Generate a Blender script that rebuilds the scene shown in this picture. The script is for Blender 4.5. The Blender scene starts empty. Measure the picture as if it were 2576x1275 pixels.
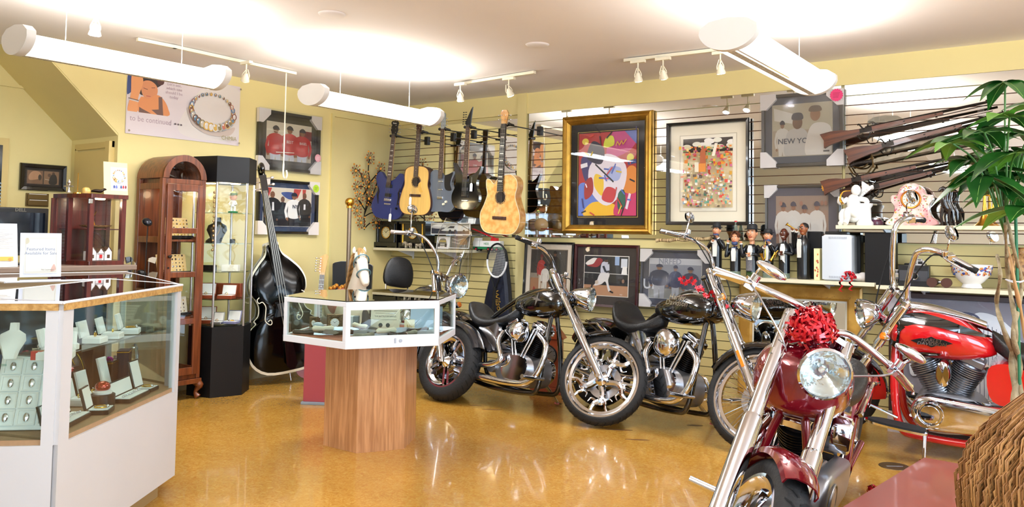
import bpy, bmesh, math, random
from math import sin, cos, pi, radians, sqrt, atan2, hypot
from mathutils import Vector as V3, Matrix as M4, Euler, Quaternion
random.seed(7)
sc = bpy.context.scene
C = sc.collection
# ---------------------------------------------------------------- camera
F_, PX, PY = 2050.0, 1288.0, 487.0            # 2576 x 1275 frame, lens axis above the frame's middle (shift)
YAW, PIT, ROL = radians(35.5), radians(2.93), radians(.86)
EYE = V3((0, 0, 1.38))
_h = V3((cos(YAW), sin(YAW), 0)); _f0 = V3((-sin(YAW), cos(YAW), 0)); _z = V3((0, 0, 1))
_f = _f0*cos(PIT)+_z*sin(PIT); _u0 = _z*cos(PIT)-_f0*sin(PIT)
_r = _h*cos(ROL)+_u0*sin(ROL); _u = _u0*cos(ROL)-_h*sin(ROL)
cd = bpy.data.cameras.new('camera'); cam = bpy.data.objects.new('camera', cd); C.objects.link(cam)
cam.matrix_world = M4((( _r.x, _u.x, -_f.x, 0), (_r.y, _u.y, -_f.y, 0), (_r.z, _u.z, -_f.z, EYE.z), (0, 0, 0, 1)))
cd.sensor_width = 36; cd.lens = F_/2576*36; cd.shift_y = (PY-637.5)/2576; cd.clip_start = .05
sc.camera = cam
XL, YR, HC = -6.45, 6.7, 2.81                  # left wall, slatwall, ceiling
def ray(x, y): return _f+_r*((x-PX)/F_)-_u*((y-PY)/F_)
def RW(x, y, off=0): d = ray(x, y); return EYE+d*((YR-off)/d.y)
def LW(x, y, off=0): d = ray(x, y); return EYE+d*((XL+off)/d.x)
def GR(x, y, h=0): d = ray(x, y); return EYE+d*((h-1.38)/d.z)
def AT(x, y, q):
    "point above/below q (same distance) seen at pixel"
    d = ray(x, y); k = (V3(q).x*_f0.x+V3(q).y*_f0.y)/(d.x*_f0.x+d.y*_f0.y); return EYE+d*k
# ---------------------------------------------------------------- view, world
sc.view_settings.view_transform = 'Standard'; sc.view_settings.look = 'None'
sc.view_settings.exposure = 0.16; sc.view_settings.gamma = 1; sc.view_settings.use_curve_mapping = False
sc.cycles.use_denoising = True
sc.cycles.max_bounces = 8; sc.cycles.diffuse_bounces = 4; sc.cycles.glossy_bounces = 4
sc.cycles.transmission_bounces = 6; sc.cycles.transparent_max_bounces = 24
sc.cycles.sample_clamp_indirect = 6
sc.cycles.caustics_reflective = False; sc.cycles.caustics_refractive = False
w = bpy.data.worlds.new('sky'); sc.world = w; w.use_nodes = True
bg = w.node_tree.nodes['Background']
sky = w.node_tree.nodes.new('ShaderNodeTexSky'); sky.sky_type = 'HOSEK_WILKIE'; sky.turbidity = 4; sky.ground_albedo = .4
sky.sun_direction = (0.3, -.5, .8)
w.node_tree.links.new(sky.outputs[0], bg.inputs[0]); bg.inputs[1].default_value = 4.0
def area(name, loc, rot, sx, sy, power, col, spread=None):
    l = bpy.data.lights.new(name, 'AREA'); l.shape = 'RECTANGLE'; l.size = sx; l.size_y = sy; l.energy = power; l.color = col
    if spread: l.spread = spread
    o = bpy.data.objects.new(name, l); C.objects.link(o); o.location = loc; o.rotation_euler = rot; return o
# daylight coming in through the shop windows behind and beside the camera
area('daylight_front_window', (2.0, -2.85, 1.5), (radians(90), 0, 0), 3.3, 2.0, 270, (.66, .82, 1))
area('daylight_side_window', (3.9, 2.4, 1.5), (radians(90), 0, radians(90)), 3.4, 1.9, 200, (.66, .82, 1))

# ---------------------------------------------------------------- materials
MATS = {}
def lin(c):
    if isinstance(c, str):
        c = [int(c[i:i+2], 16)/255 for i in (0, 2, 4)]
    return [x/12.92 if x <= .04045 else ((x+.055)/1.055)**2.4 for x in c]
def mat(name, col, rough=.5, metal=0, coat=0, noise=0, nscale=8, bump=0, bscale=40, emit=None, es=0, alpha=1, trans=0, ior=1.5, spec=.5, col2=None, aniso=(1, 1, 1), sheen=0):
    """principled material whose colour and relief vary with a noise texture"""
    if name in MATS: return MATS[name]
    m = bpy.data.materials.new(name); m.use_nodes = True; nt = m.node_tree; N, L = nt.nodes, nt.links
    b = N['Principled BSDF']; c = lin(col)
    b.inputs['Base Color'].default_value = (*c, 1); b.inputs['Roughness'].default_value = rough; b.inputs['Metallic'].default_value = metal
    b.inputs['Coat Weight'].default_value = coat; b.inputs['Coat Roughness'].default_value = .05; b.inputs['Specular IOR Level'].default_value = spec
    b.inputs['IOR'].default_value = ior; b.inputs['Alpha'].default_value = alpha; b.inputs['Transmission Weight'].default_value = trans
    if sheen: b.inputs['Sheen Weight'].default_value = sheen
    if emit is not None:
        b.inputs['Emission Color'].default_value = (*lin(emit), 1); b.inputs['Emission Strength'].default_value = es
    tc = N.new('ShaderNodeTexCoord'); mp = N.new('ShaderNodeMapping'); mp.inputs['Scale'].default_value = aniso
    L.new(tc.outputs['Object'], mp.inputs[0])
    n = N.new('ShaderNodeTexNoise'); n.inputs['Scale'].default_value = nscale; n.inputs['Detail'].default_value = 4; L.new(mp.outputs[0], n.inputs['Vector'])
    if noise or col2 is not None:
        mx = N.new('ShaderNodeMix'); mx.data_type = 'RGBA'
        c2 = lin(col2) if col2 is not None else [x*(1-noise) for x in c]
        mx.inputs[6].default_value = (*c, 1); mx.inputs[7].default_value = (*c2, 1)
        r = N.new('ShaderNodeMapRange'); r.inputs[1].default_value = .38; r.inputs[2].default_value = .62
        L.new(n.outputs[0], r.inputs[0]); L.new(r.outputs[0], mx.inputs[0]); L.new(mx.outputs[2], b.inputs['Base Color'])
    else:
        r = N.new('ShaderNodeMapRange'); r.inputs[3].default_value = max(0, rough-.02); r.inputs[4].default_value = rough+.02
        L.new(n.outputs[0], r.inputs[0]); L.new(r.outputs[0], b.inputs['Roughness'])
    if bump:
        n2 = N.new('ShaderNodeTexNoise'); n2.inputs['Scale'].default_value = bscale; L.new(mp.outputs[0], n2.inputs['Vector'])
        bp = N.new('ShaderNodeBump'); bp.inputs['Strength'].default_value = bump; bp.inputs['Distance'].default_value = .01
        L.new(n2.outputs[0], bp.inputs['Height']); L.new(bp.outputs[0], b.inputs['Normal'])
    MATS[name] = m; return m
def col(c, rough=.6):
    return mat('paint_'+c+('' if rough == .6 else '_%d' % (rough*100)), c, rough)
def glassmat(name, tint='ffffff', refl=1.0, rough=0.0):
    """thin clear pane: straight-through light plus a fresnel reflection"""
    if name in MATS: return MATS[name]
    m = bpy.data.materials.new(name); m.use_nodes = True; nt = m.node_tree; N, L = nt.nodes, nt.links; N.clear()
    o = N.new('ShaderNodeOutputMaterial'); t = N.new('ShaderNodeBsdfTransparent'); g = N.new('ShaderNodeBsdfGlossy'); mx = N.new('ShaderNodeMixShader')
    t.inputs[0].default_value = (*lin(tint), 1); g.inputs['Roughness'].default_value = rough
    fr = N.new('ShaderNodeFresnel'); ge = N.new('ShaderNodeNewGeometry'); bf = N.new('ShaderNodeMapRange')
    bf.inputs[3].default_value = 1.5; bf.inputs[4].default_value = 1/1.5; L.new(ge.outputs['Backfacing'], bf.inputs[0]); L.new(bf.outputs[0], fr.inputs[0])
    mt = N.new('ShaderNodeMath'); mt.operation = 'MULTIPLY'; mt.inputs[1].default_value = refl
    L.new(fr.outputs[0], mt.inputs[0]); L.new(mt.outputs[0], mx.inputs[0]); L.new(t.outputs[0], mx.inputs[1]); L.new(g.outputs[0], mx.inputs[2]); L.new(mx.outputs[0], o.inputs[0])
    MATS[name] = m; return m
def wood(name, c1, c2, rough=.4, scale=3, axis=2, coat=0):
    if name in MATS: return MATS[name]
    m = mat(name, c1, rough, coat=coat); nt = m.node_tree; N, L = nt.nodes, nt.links; b = N['Principled BSDF']
    tc = N.new('ShaderNodeTexCoord'); mp = N.new('ShaderNodeMapping'); s = [9*scale]*3; s[axis] = .55*scale; mp.inputs['Scale'].default_value = s
    n = N.new('ShaderNodeTexNoise'); n.inputs['Scale'].default_value = 1.6; n.inputs['Detail'].default_value = 6; n.inputs['Distortion'].default_value = .4
    rp = N.new('ShaderNodeValToRGB'); rp.color_ramp.elements[0].position = .36; rp.color_ramp.elements[1].position = .64
    rp.color_ramp.elements[0].color = (*lin(c2), 1); rp.color_ramp.elements[1].color = (*lin(c1), 1)
    L.new(tc.outputs['Object'], mp.inputs[0]); L.new(mp.outputs[0], n.inputs['Vector']); L.new(n.outputs[0], rp.inputs[0]); L.new(rp.outputs[0], b.inputs['Base Color'])
    return m
# common materials
CHROME = mat('chrome', 'dadde4', .06, 1, bump=.0); STEEL = mat('brushed_steel', 'b4b4b8', .3, 1); ALU = mat('aluminium', 'd2d2d6', .38, 1)
BLACK = mat('black_plastic', '101012', .35); RUBBER = mat('rubber', '0d0d0e', .75, bump=.15, bscale=90); LEATHER = mat('black_leather', '0e0e10', .42, bump=.25, bscale=120)
GLOSSB = mat('gloss_black', '050506', .12, coat=1); SATB = mat('satin_black', '0b0b0e', .5, spec=.35); WHITE = mat('white_plastic', 'ecebe8', .35); PAPER = mat('paper', 'f2f0ec', .8)
BRASS = mat('brass', 'd9a441', .22, 1); GOLD = mat('gold_leaf', 'b98d38', .38, .75, noise=.3, nscale=12); SILVER = mat('silver', 'cfcfd4', .18, 1)
GLASS = glassmat('clear_glass', 'f4fbf8'); PGLASS = glassmat('picture_glass', 'ffffff', .45); ACRYL = glassmat('clear_acrylic', 'fbfdff', 1.3)
MIRROR = mat('mirror_glass', 'e9ecea', .015, 1)
# ---------------------------------------------------------------- mesh builder
class MB:
    def __init__(s): s.v = []; s.f = []; s.m = []; s.M = M4.Identity(4)
    def add(s, vs, fs, m=0):
        k = len(s.v); s.v += [s.M @ V3(p) for p in vs]; s.f += [[i+k for i in f] for f in fs]; s.m += [m]*len(fs); return s
    def box(s, a, b, m=0):
        x0, y0, z0 = a; x1, y1, z1 = b
        if x0 > x1: x0, x1 = x1, x0
        if y0 > y1: y0, y1 = y1, y0
        if z0 > z1: z0, z1 = z1, z0
        return s.add([(x0, y0, z0), (x1, y0, z0), (x1, y1, z0), (x0, y1, z0), (x0, y0, z1), (x1, y0, z1), (x1, y1, z1), (x0, y1, z1)],
                     [(3, 2, 1, 0), (4, 5, 6, 7), (0, 1, 5, 4), (1, 2, 6, 5), (2, 3, 7, 6), (3, 0, 4, 7)], m)
    def cbox(s, c, d, m=0): return s.box([c[i]-d[i]/2 for i in range(3)], [c[i]+d[i]/2 for i in range(3)], m)
    def at(s, loc=(0, 0, 0), rot=(0, 0, 0), sc_=1):
        q = MB(); q.v, q.f, q.m = s.v, s.f, s.m
        S = M4.Diagonal((*((sc_,)*3 if not hasattr(sc_, '__len__') else sc_), 1))
        q.M = s.M @ M4.Translation(V3(loc)) @ Euler(rot).to_matrix().to_4x4() @ S; q.root = s; return q
    def tube(s, pts, r, n=8, m=0, closed=False, cap=True):
        pts = [V3(p) for p in pts]; N = len(pts); rr = r if hasattr(r, '__len__') else [r]*N
        vs = []; fs = []; up = None
        for i, p in enumerate(pts):
            a = pts[(i-1) % N] if (closed or i) else pts[0]; b = pts[(i+1) % N] if (closed or i < N-1) else pts[-1]
            t = (b-a); t = t.normalized() if t.length > 1e-9 else V3((0, 0, 1))
            if up is None: up = t.orthogonal().normalized()
            up = up - t*up.dot(t)
            up = up.normalized() if up.length > 1e-6 else t.orthogonal().normalized()
            w_ = t.cross(up)
            for k in range(n):
                an = 2*pi*k/n; vs.append(p+(up*cos(an)+w_*sin(an))*rr[i])
        for i in range(N if closed else N-1):
            j = (i+1) % N
            for k in range(n): fs.append((i*n+k, i*n+(k+1) % n, j*n+(k+1) % n, j*n+k))
        if cap and not closed: fs += [list(range(n))[::-1], [(N-1)*n+k for k in range(n)]]
        return s.add(vs, fs, m)
    def lathe(s, prof, n=24, m=0, c=(0, 0, 0), ax='z', sc2=(1, 1), a0=0, a1=2*pi, cap=True):
        """prof = [(radius, height)...] turned about an axis"""
        if len(prof) == 2 and (prof[0][0] < 1e-5 or prof[1][0] < 1e-5): cap = False
        c = V3(c); vs = []; fs = []; full = abs(a1-a0-2*pi) < 1e-6; nn = n if full else n+1
        for r, h in prof:
            for k in range(nn):
                a = a0+(a1-a0)*k/n; x, y = r*cos(a)*sc2[0], r*sin(a)*sc2[1]
                vs.append(c+V3({'z': (x, y, h), 'y': (x, h, y), 'x': (h, x, y)}[ax]))
        for i in range(len(prof)-1):
            for k in range(n): k2 = (k+1) % nn; fs.append((i*nn+k, i*nn+k2, (i+1)*nn+k2, (i+1)*nn+k))
        if cap and full:
            if prof[0][0] > 1e-5: fs.append(list(range(nn))[::-1])
            if prof[-1][0] > 1e-5: fs.append([(len(prof)-1)*nn+k for k in range(nn)])
        if ax == 'y': fs = [f[::-1] for f in fs]
        return s.add(vs, fs, m)
    def cyl(s, p, q, r, n=16, m=0, r2=None): return s.tube([p, q], [r, r if r2 is None else r2], n, m)
    def ell(s, c, r, m=0, n=16, k=10):
        r = r if hasattr(r, '__len__') else (r,)*3; vs = []; fs = []
        for i in range(k+1):
            t = pi*i/k
            for j in range(n): a = 2*pi*j/n; vs.append((c[0]+r[0]*sin(t)*cos(a), c[1]+r[1]*sin(t)*sin(a), c[2]+r[2]*cos(t)))
        for i in range(k):
            for j in range(n): fs.append((i*n+j, (i+1)*n+j, (i+1)*n+(j+1) % n, i*n+(j+1) % n))
        return s.add(vs, fs, m)
    def prism(s, pts, y0, y1, m=0, plane='xz', mside=None):
        """closed outline extruded along the third axis"""
        n = len(pts); ar = sum(pts[i][0]*pts[(i+1) % n][1]-pts[(i+1) % n][0]*pts[i][1] for i in range(n))
        if ar < 0: pts = pts[::-1]
        def P(a, b, c): return {'xz': (a, c, b), 'xy': (a, b, c), 'yz': (c, a, b)}[plane]
        vs = [P(a, b, y0) for a, b in pts]+[P(a, b, y1) for a, b in pts]
        f0 = list(range(n)); f1 = [n+i for i in range(n)]; sd = [(i, (i+1) % n, n+(i+1) % n, n+i) for i in range(n)]
        flip = (y1 > y0) == (plane == 'xz')
        if flip: s.add(vs, [f0, f1[::-1]], m); s.add(vs, [q[::-1] for q in sd], m if mside is None else mside)
        else: s.add(vs, [f0[::-1], f1], m); s.add(vs, sd, m if mside is None else mside)
        return s
    def loft(s, secs, m=0, cap=True, closed=True):
        n = len(secs[0]); vs = [p for q in secs for p in q]; fs = []
        for i in range(len(secs)-1):
            for k in range(n if closed else n-1): fs.append((i*n+k, i*n+(k+1) % n, (i+1)*n+(k+1) % n, (i+1)*n+k))
        if cap and closed: fs += [list(range(n))[::-1], [(len(secs)-1)*n+k for k in range(n)]]
        return s.add(vs, fs, m)
    def torus(s, c, R_, r, ax='z', n=32, k=8, m=0, sc2=(1, 1)):
        P = []
        for i in range(n):
            a = 2*pi*i/n; x, y = R_*cos(a)*sc2[0], R_*sin(a)*sc2[1]; P.append(V3(c)+V3({'z': (x, y, 0), 'y': (x, 0, y), 'x': (0, x, y)}[ax]))
        return s.tube(P, r, k, m, closed=True)
    def text(s, t, size, m=0, c=(0, 0, 0), depth=.001, bold=0, sx=1, shear=0, al='CENTER'):
        """lettering standing in the local xz plane, facing -y"""
        cu = bpy.data.curves.new('t', 'FONT'); cu.body = t; cu.size = size; cu.align_x = al; cu.align_y = 'CENTER'; cu.extrude = depth; cu.offset = bold; cu.resolution_u = 2; cu.shear = shear
        o = bpy.data.objects.new('t', cu); me = bpy.data.meshes.new_from_object(o)
        s.add([(c[0]+v.co.x*sx, c[1]-v.co.z, c[2]+v.co.y) for v in me.vertices], [list(p.vertices) for p in me.polygons], m)
        bpy.data.objects.remove(o); bpy.data.curves.remove(cu); bpy.data.meshes.remove(me); return s
    def build(s, name, mats, parent=None, bevel=0, smooth=40, sub=0, label=None, wn=True):
        me = bpy.data.meshes.new(name); me.from_pydata([tuple(p) for p in s.v], [], s.f)
        mats = mats if isinstance(mats, (list, tuple)) else [mats]
        for q in mats: me.materials.append(q)
        me.polygons.foreach_set('material_index', s.m)
        bm = bmesh.new(); bm.from_mesh(me)
        bmesh.ops.recalc_face_normals(bm, faces=bm.faces); bm.to_mesh(me); bm.free()
        if smooth: me.shade_smooth(); me.set_sharp_from_angle(angle=radians(smooth))
        else: me.shade_flat()
        o = bpy.data.objects.new(name, me); C.objects.link(o)
        if parent is not None: o.parent = parent
        if bevel:
            b = o.modifiers.new('b', 'BEVEL'); b.width = bevel; b.segments = 2; b.limit_method = 'ANGLE'; b.angle_limit = radians(40); b.harden_normals = False
        if sub:
            b = o.modifiers.new('s', 'SUBSURF'); b.levels = b.render_levels = sub
        if label: o['label'] = label
        return o
def thing(name, label, cat, loc=(0, 0, 0), rz=0, group=None, rot=None):
    o = bpy.data.objects.new(name, None); C.objects.link(o); o.location = loc; o.rotation_euler = rot or (0, 0, rz); o.empty_display_size = .1
    o['label'] = label; o['category'] = cat
    if group: o['group'] = group
    return o
def tag(o, label, cat, group=None, loc=None, rz=None, kind=None, rot=None):
    o['label'] = label; o['category'] = cat
    if group: o['group'] = group
    if kind: o['kind'] = kind
    if loc is not None: o.location = loc
    if rz is not None: o.rotation_euler = (0, 0, rz)
    if rot is not None: o.rotation_euler = rot
    return o
def struct(o, loc=None): o['kind'] = 'structure'; return o
def copy_tree(o, parent=None):
    c = o.copy(); C.objects.link(c)
    if parent is not None: c.parent = parent
    for ch in list(o.children): copy_tree(ch, c)
    return c
def kids(o): return list(o.children)
def arc(cx, cz, rx, rz, a0, a1, n=10):
    return [(cx+rx*cos(radians(a0+(a1-a0)*i/n)), cz+rz*sin(radians(a0+(a1-a0)*i/n))) for i in range(n+1)]
def spline(pts, n=6, closed=False):
    "catmull-rom through points"
    P = [V3(p) if len(p) == 3 else V3((p[0], p[1], 0)) for p in pts]; N = len(P); out = []
    for i in range(N if closed else N-1):
        g = lambda k: P[k % N] if closed else P[max(0, min(N-1, k))]
        a, b, c, d = g(i-1), g(i), g(i+1), g(i+2)
        for j in range(n):
            t = j/n; out.append(.5*((2*b)+(c-a)*t+(2*a-5*b+4*c-d)*t*t+(3*b-a-3*c+d)*t**3))
    if not closed: out.append(P[-1])
    return out if len(pts[0]) == 3 else [(p.x, p.y) for p in out]
RL = pi/2      # turn that makes a front-facing (-y) thing face +x, off the left wall
# ================================================================ room shell
WALLM = mat('yellow_wall_paint', 'ecdb9b', .75, noise=.03, nscale=2, bump=.05, bscale=150)
CEILM = mat('ceiling_paint', 'f3eff3', .8, noise=.02, nscale=1.5)
def floor_mat():
    m = mat('marmoleum', 'cf9440', .22, coat=.35); nt = m.node_tree; N, L = nt.nodes, nt.links; b = N['Principled BSDF']
    tc = N.new('ShaderNodeTexCoord')
    n1 = N.new('ShaderNodeTexNoise'); n1.inputs['Scale'].default_value = 1.3; n1.inputs['Detail'].default_value = 3
    n2 = N.new('ShaderNodeTexNoise'); n2.inputs['Scale'].default_value = 38; n2.inputs['Detail'].default_value = 6; n2.inputs['Distortion'].default_value = 1.6
    n3 = N.new('ShaderNodeTexVoronoi'); n3.inputs['Scale'].default_value = 60; n3.feature = 'DISTANCE_TO_EDGE'
    for n in (n1, n2, n3): L.new(tc.outputs['Object'], n.inputs['Vector'])
    r1 = N.new('ShaderNodeValToRGB'); e = r1.color_ramp.elements; e[0].position = .3; e[1].position = .7
    e[0].color = (*lin('c68a34'), 1); e[1].color = (*lin('e0b256'), 1)
    e2 = e.new(.5); e2.color = (*lin('d49c40'), 1)
    r2 = N.new('ShaderNodeMapRange'); r2.inputs[1].default_value = .35; r2.inputs[2].default_value = .65; r2.inputs[3].default_value = .66; r2.inputs[4].default_value = .82
    mx = N.new('ShaderNodeVectorMath'); mx.operation = 'SCALE'
    L.new(n2.outputs[0], r1.inputs[0]); L.new(n1.outputs[0], r2.inputs[0]); L.new(r1.outputs[0], mx.inputs[0]); L.new(r2.outputs[0], mx.inputs['Scale']); L.new(mx.outputs[0], b.inputs['Base Color'])
    return m
XR, YB = 4.0, -3.0
YA = 3.51                                       # end of the alcove under the stair
struct(MB().box((-9.2, YB-.1, -.12), (XR+.1, YR+.1, 0)).build('floor', floor_mat(), smooth=0))
struct(MB().box((-9.2, YB-.1, HC), (XR+.1, YR+.1, HC+.1)).build('ceiling', CEILM, smooth=0))
# left wall: from the stair soffit to the corner, sloped cut where the stair passes
struct(MB().prism([(YA, 0), (YR+.1, 0), (YR+.1, HC), (2.81, HC), (YA, 2.162)], XL-.12, XL, 0, 'yz').build('wall_left', WALLM, smooth=0))
# alcove: far wall, side wall, underside of the stair
struct(MB().box((-7.32, YB, 0), (-7.2, YA+.12, HC)).build('wall_alcove', WALLM, smooth=0))
struct(MB().box((-7.2, YA, 0), (XL-.12, YA+.1, 2.17)).build('wall_alcove_end', WALLM, smooth=0))
struct(MB().prism([(YA+.1, 2.142), (YA+.1, 2.3), (2.9, HC), (2.8, HC), (YA, 2.142)], -7.2, XL-.005, 0, 'yz').build('trim_1', WALLM, smooth=0))
# slatwall side
wr = MB().box((-7.3, YR+.03, 0), (XR, YR+.15, HC))
struct(wr.build('wall_back', WALLM, smooth=0))
ZM, ZT = 1.365, 2.60                            # mirror slats from here up
SL = .0762
GRV = mat('slat_groove', '6b5a38', .7); SLATM = mat('slatwall_cream', 'dccb8c', .45)
seams = [XL, -4.72, -4.60, -1.58, XR]
def slats(name, x0, x1, z0, z1, face, groove, top=True):
    s = MB(); z = z1; pitch = .0765
    while z > z0+.01:
        lo = max(z0, z-pitch+.007); s.box((x0, YR, lo), (x1, YR+.012, z)); z -= pitch
    s.box((x0, YR+.012, z0), (x1, YR+.03, z1), 1)
    return struct(s.build(name, [face, groove], smooth=0))
WB = mat('warm_groove', '5e3416', .6)
k = 1
# the lower slats are painted, the upper slats are mirrored
for x0, x1 in ((XL, -4.72), (-4.6, -1.6), (-1.59, XR)):
    slats('trim_%d' % (k+1), x0, x1, .06, ZM-.012, SLATM, GRV); k += 1
    zt = ZT if x0 > -6 else 2.56
    slats('trim_%d' % (k+1), x0+.015, x1, ZM, zt-.09, MIRROR, WB); k += 1
    struct(MB().box((x0+.015, YR, zt-.083), (x1, YR+.012, zt)).build('trim_%d' % (k+1), MIRROR, smooth=0)); k += 1
struct(MB().box((-4.715, YR-.015, 0), (-4.605, YR+.03, HC)).build('trim_%d' % (k+1), WALLM, smooth=0)); k += 1
struct(MB().box((XL, YR+.0, ZT+.002), (XR, YR+.03, HC)).build('trim_%d' % (k+1), WALLM, smooth=0)); k += 1
struct(MB().box((XL, YR-.01, 0), (XR, YR+.03, .06)).build('baseboard_back', SLATM, smooth=0))
struct(MB().box((XL, YA, 0), (XL+.012, YR, .09)).build('baseboard_left', mat('cream_trim', 'e4d8b0', .5), smooth=0))
# vertical trim on the left wall beside the corner panel
_p = LW(833, 285); struct(MB().box((XL, _p.y, .09), (XL+.025, _p.y+.03, _p.z)).build('trim_%d' % (k+1), mat('cream_trim2', 'e8d998', .5), smooth=0)); k += 1
struct(MB().box((XL, _p.y+.03, _p.z-.03), (XL+.025, YR, _p.z)).build('trim_%d' % (k+1), MATS['cream_trim2'], smooth=0)); k += 1
# street side and right side walls, with the shop windows the daylight comes through
FR = mat('window_frame_paint', 'e9e4d6', .4)
def wall_with_window(nm, n, a, b, c, d, z0, z1, fixed, axis):
    s = MB()
    def bx(u0, u1, w0, w1):
        if axis == 'y': s.box((u0, fixed, w0), (u1, fixed+(-.12), w1))
        else: s.box((fixed, u0, w0), (fixed+.12, u1, w1))
    bx(a, c, 0, HC); bx(d, b, 0, HC); bx(c, d, 0, z0); bx(c, d, z1, HC)
    struct(s.build(nm, mat('street_wall_paint', 'efebdf', .7), smooth=0))
    f = MB(); t = .06
    def fb(u0, u1, w0, w1):
        if axis == 'y': f.box((u0, fixed-.09, w0), (u1, fixed-.02, w1))
        else: f.box((fixed+.02, u0, w0), (fixed+.09, u1, w1))
    fb(c, d, z0, z0+t); fb(c, d, z1-t, z1); q = 3
    for i in range(q+1): u = c+(d-c-t)*i/q; fb(u, u+t, z0, z1)
    wo = struct(f.build('window_%d' % n, FR, smooth=0))
    g = MB()
    if axis == 'y': g.box((c, fixed-.06, z0), (d, fixed-.055, z1))
    else: g.box((fixed+.055, c, z0), (fixed+.06, d, z1))
    g.build('pane', GLASS, wo, smooth=0)
wall_with_window('wall_front', 1, -7.3, XR+.1, -.9, 3.7, .35, 2.6, YB, 'y')
wall_with_window('wall_right', 2, YB, YR, -1.5, 4.4, .4, 2.5, XR, 'x')
# closet door below the stair, window with blinds at the far left
_a = LW(0, 0)
dr = MB(); dr.box((-7.08, YA-.03, 0), (-6.56, YA, 2.03)); dr.box((-7.1, YA-.02, 0), (-7.08, YA, 2.06)); dr.box((-6.56, YA-.045, 0), (-6.5, YA, 2.1)); dr.box((-7.1, YA-.02, 2.05), (-6.5, YA, 2.1))
struct(dr.build('door_1', mat('door_cream', 'd9c07c', .5), smooth=0))
def X_(x, y, X): d = ray(x, y); return EYE+d*(X/d.x)
_p = X_(18, 355, -7.2); w3 = MB(); w3.box((-7.2, _p.y-.95, .9), (-7.16, _p.y, _p.z+.02)); w3.build
wo = struct(w3.build('window_3', mat('door_cream', 'd9c07c', .5), smooth=0))
MB().box((-7.19, _p.y-.88, .97), (-7.15, _p.y-.05, _p.z-.04)).build('pane', mat('dark_pane', '16202a', .1), wo, smooth=0)
bl = MB()
for i in range(28):
    z = .98+i*(_p.z-1.3)/28; bl.at((-7.135, _p.y-.465, z), (0, radians(25), 0)).cbox((0, 0, 0), (.025, .82, .002))
bl.build('blind', mat('blind_slats', 'a9c3d6', .4), wo, smooth=0)
_b = X_(0, 212, -7.2); struct(MB().box((-7.2, YB, _b.z-.01), (-7.18, 3.28, _b.z+.012)).build('trim_%d' % (k+1), WALLM, smooth=0)); k += 1

# ================================================================ lighting fixtures
LENS = mat('lit_diffuser', 'fffaf0', .4, emit='fff8ea', es=4.0); FIXW = mat('fixture_white', 'e9e6e2', .45)
def pendant(x, y0, y1, z, label):
    t = thing('pendant_light', label, 'ceiling light', (x, (y0+y1)/2, z), 0, 'long pendant lights'); L_ = (y1-y0)/2; w_ = .15
    sec = [(w_*sin(radians(a)), -.105*cos(radians(a))) for a in range(-82, 83, 8)]
    # translucent half-round trough, open to the ceiling
    s = MB()
    for half in (-1, 1):
        pts = [(p[0], p[1]) for p in sec if p[0]*half > .018]
        if half < 0: pts = pts[::-1]
        s.loft([[(p[0], -L_, p[1]) for p in pts], [(p[0], L_, p[1]) for p in pts]], closed=False)
    s.build('diffuser', LENS, t)
    for yy in (-L_-.05, L_):
        o = [(p[0]*1.04, p[1]*1.06) for p in sec]+[(.15, .012), (.1, .045), (0, .058), (-.1, .045), (-.15, .012)]
        b = MB(); b.at((0, yy, 0)).prism(o, 0, .05); b.build('end_cap', FIXW, t)
    pf = MB(); pf.box((-.02, -L_, -.109), (.02, L_, -.1)); pf.build('perforated_strip', mat('perforated_metal', 'b9b7b0', .5, .3, bump=.8, bscale=220, col2='efe9da', nscale=90), t)
    g = MB()
    for q in (-.045, .045): g.cyl((q, -L_, .0), (q, L_, .0), .013, 10)
    g.build('tube_lamp', mat('lit_tube', 'ffffff', .4, emit='fff4d6', es=7), t)
    c = MB()
    for yy in (-L_*.62, L_*.62):
        c.tube([(0, yy, -.02), (0, yy, HC-z)], .002, 6); c.lathe([(.0, HC-z-.018), (.045, HC-z-.015), (.05, HC-z)], 16, c=(0, yy, 0))
    c.box((-.03, -L_, -.02), (.03, L_, .0))
    c.build('suspension', FIXW, t)
    a = area('fixture_glow', (x, (y0+y1)/2, z+.03), (pi, 0, 0), .24, 2*L_, 24, (1, .97, .88)); a.parent = t; a.location = (0, 0, .03)
    d = area('fixture_down', (0, 0, -.12), (0, 0, 0), .26, 2*L_, 31, (.88, .94, 1)); d.parent = t
    return t
for x, y0, y1, z, l in ((-4.86, 2.08, 3.28, 2.45, 'long curved pendant light hanging in front of the bracelet poster'), (-4.80, 4.14, 5.42, 2.45, 'long curved pendant light hanging in front of the guitars'),
                        (-1.5, 4.02, 5.5, 2.45, 'long curved pendant light seen end-on above the framed ballplayer photo'), (-1.5, .9, 2.3, 2.45, 'long curved pendant light overhead near the shop front'),
                        (1.6, 3.9, 5.3, 2.45, 'long curved pendant light above the potted tree side of the shop')):
    pendant(x, y0, y1, z, l)
TRK = mat('track_white', 'efe8d2', .4)
def spot(parent, p, aim, drop=.09, lit=True, long_=False):
    """one swivelling spotlight on a track"""
    s = MB(); p = V3(p); e = p+V3((0, 0, -drop)); s.cyl(p, e, .006, 8); s.cbox(p+V3((0, 0, .0)), (.12, .035, .022))
    d = V3(aim).normalized(); k = e+d*.02
    for q in (-1, 1):
        sd = d.orthogonal().normalized()*.028*q; s.tube([e-d*.05+sd*.2, e+sd, k+sd], .004, 6)
    o = s.build('spot_arm', TRK, parent)
    b = MB(); b.tube([e-d*.015, e+d*.01, e+d*.05, e+d*.055], [.012, .024, .036, .036], 14); b.build('lamp_housing', TRK, o)
    g = MB(); g.tube([e+d*.054, e+d*.0585], [.031, .028], 14); g.build('bulb', mat('lit_bulb', 'ffffff', .3, emit='f4f2ff', es=22), o)
    return e
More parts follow.
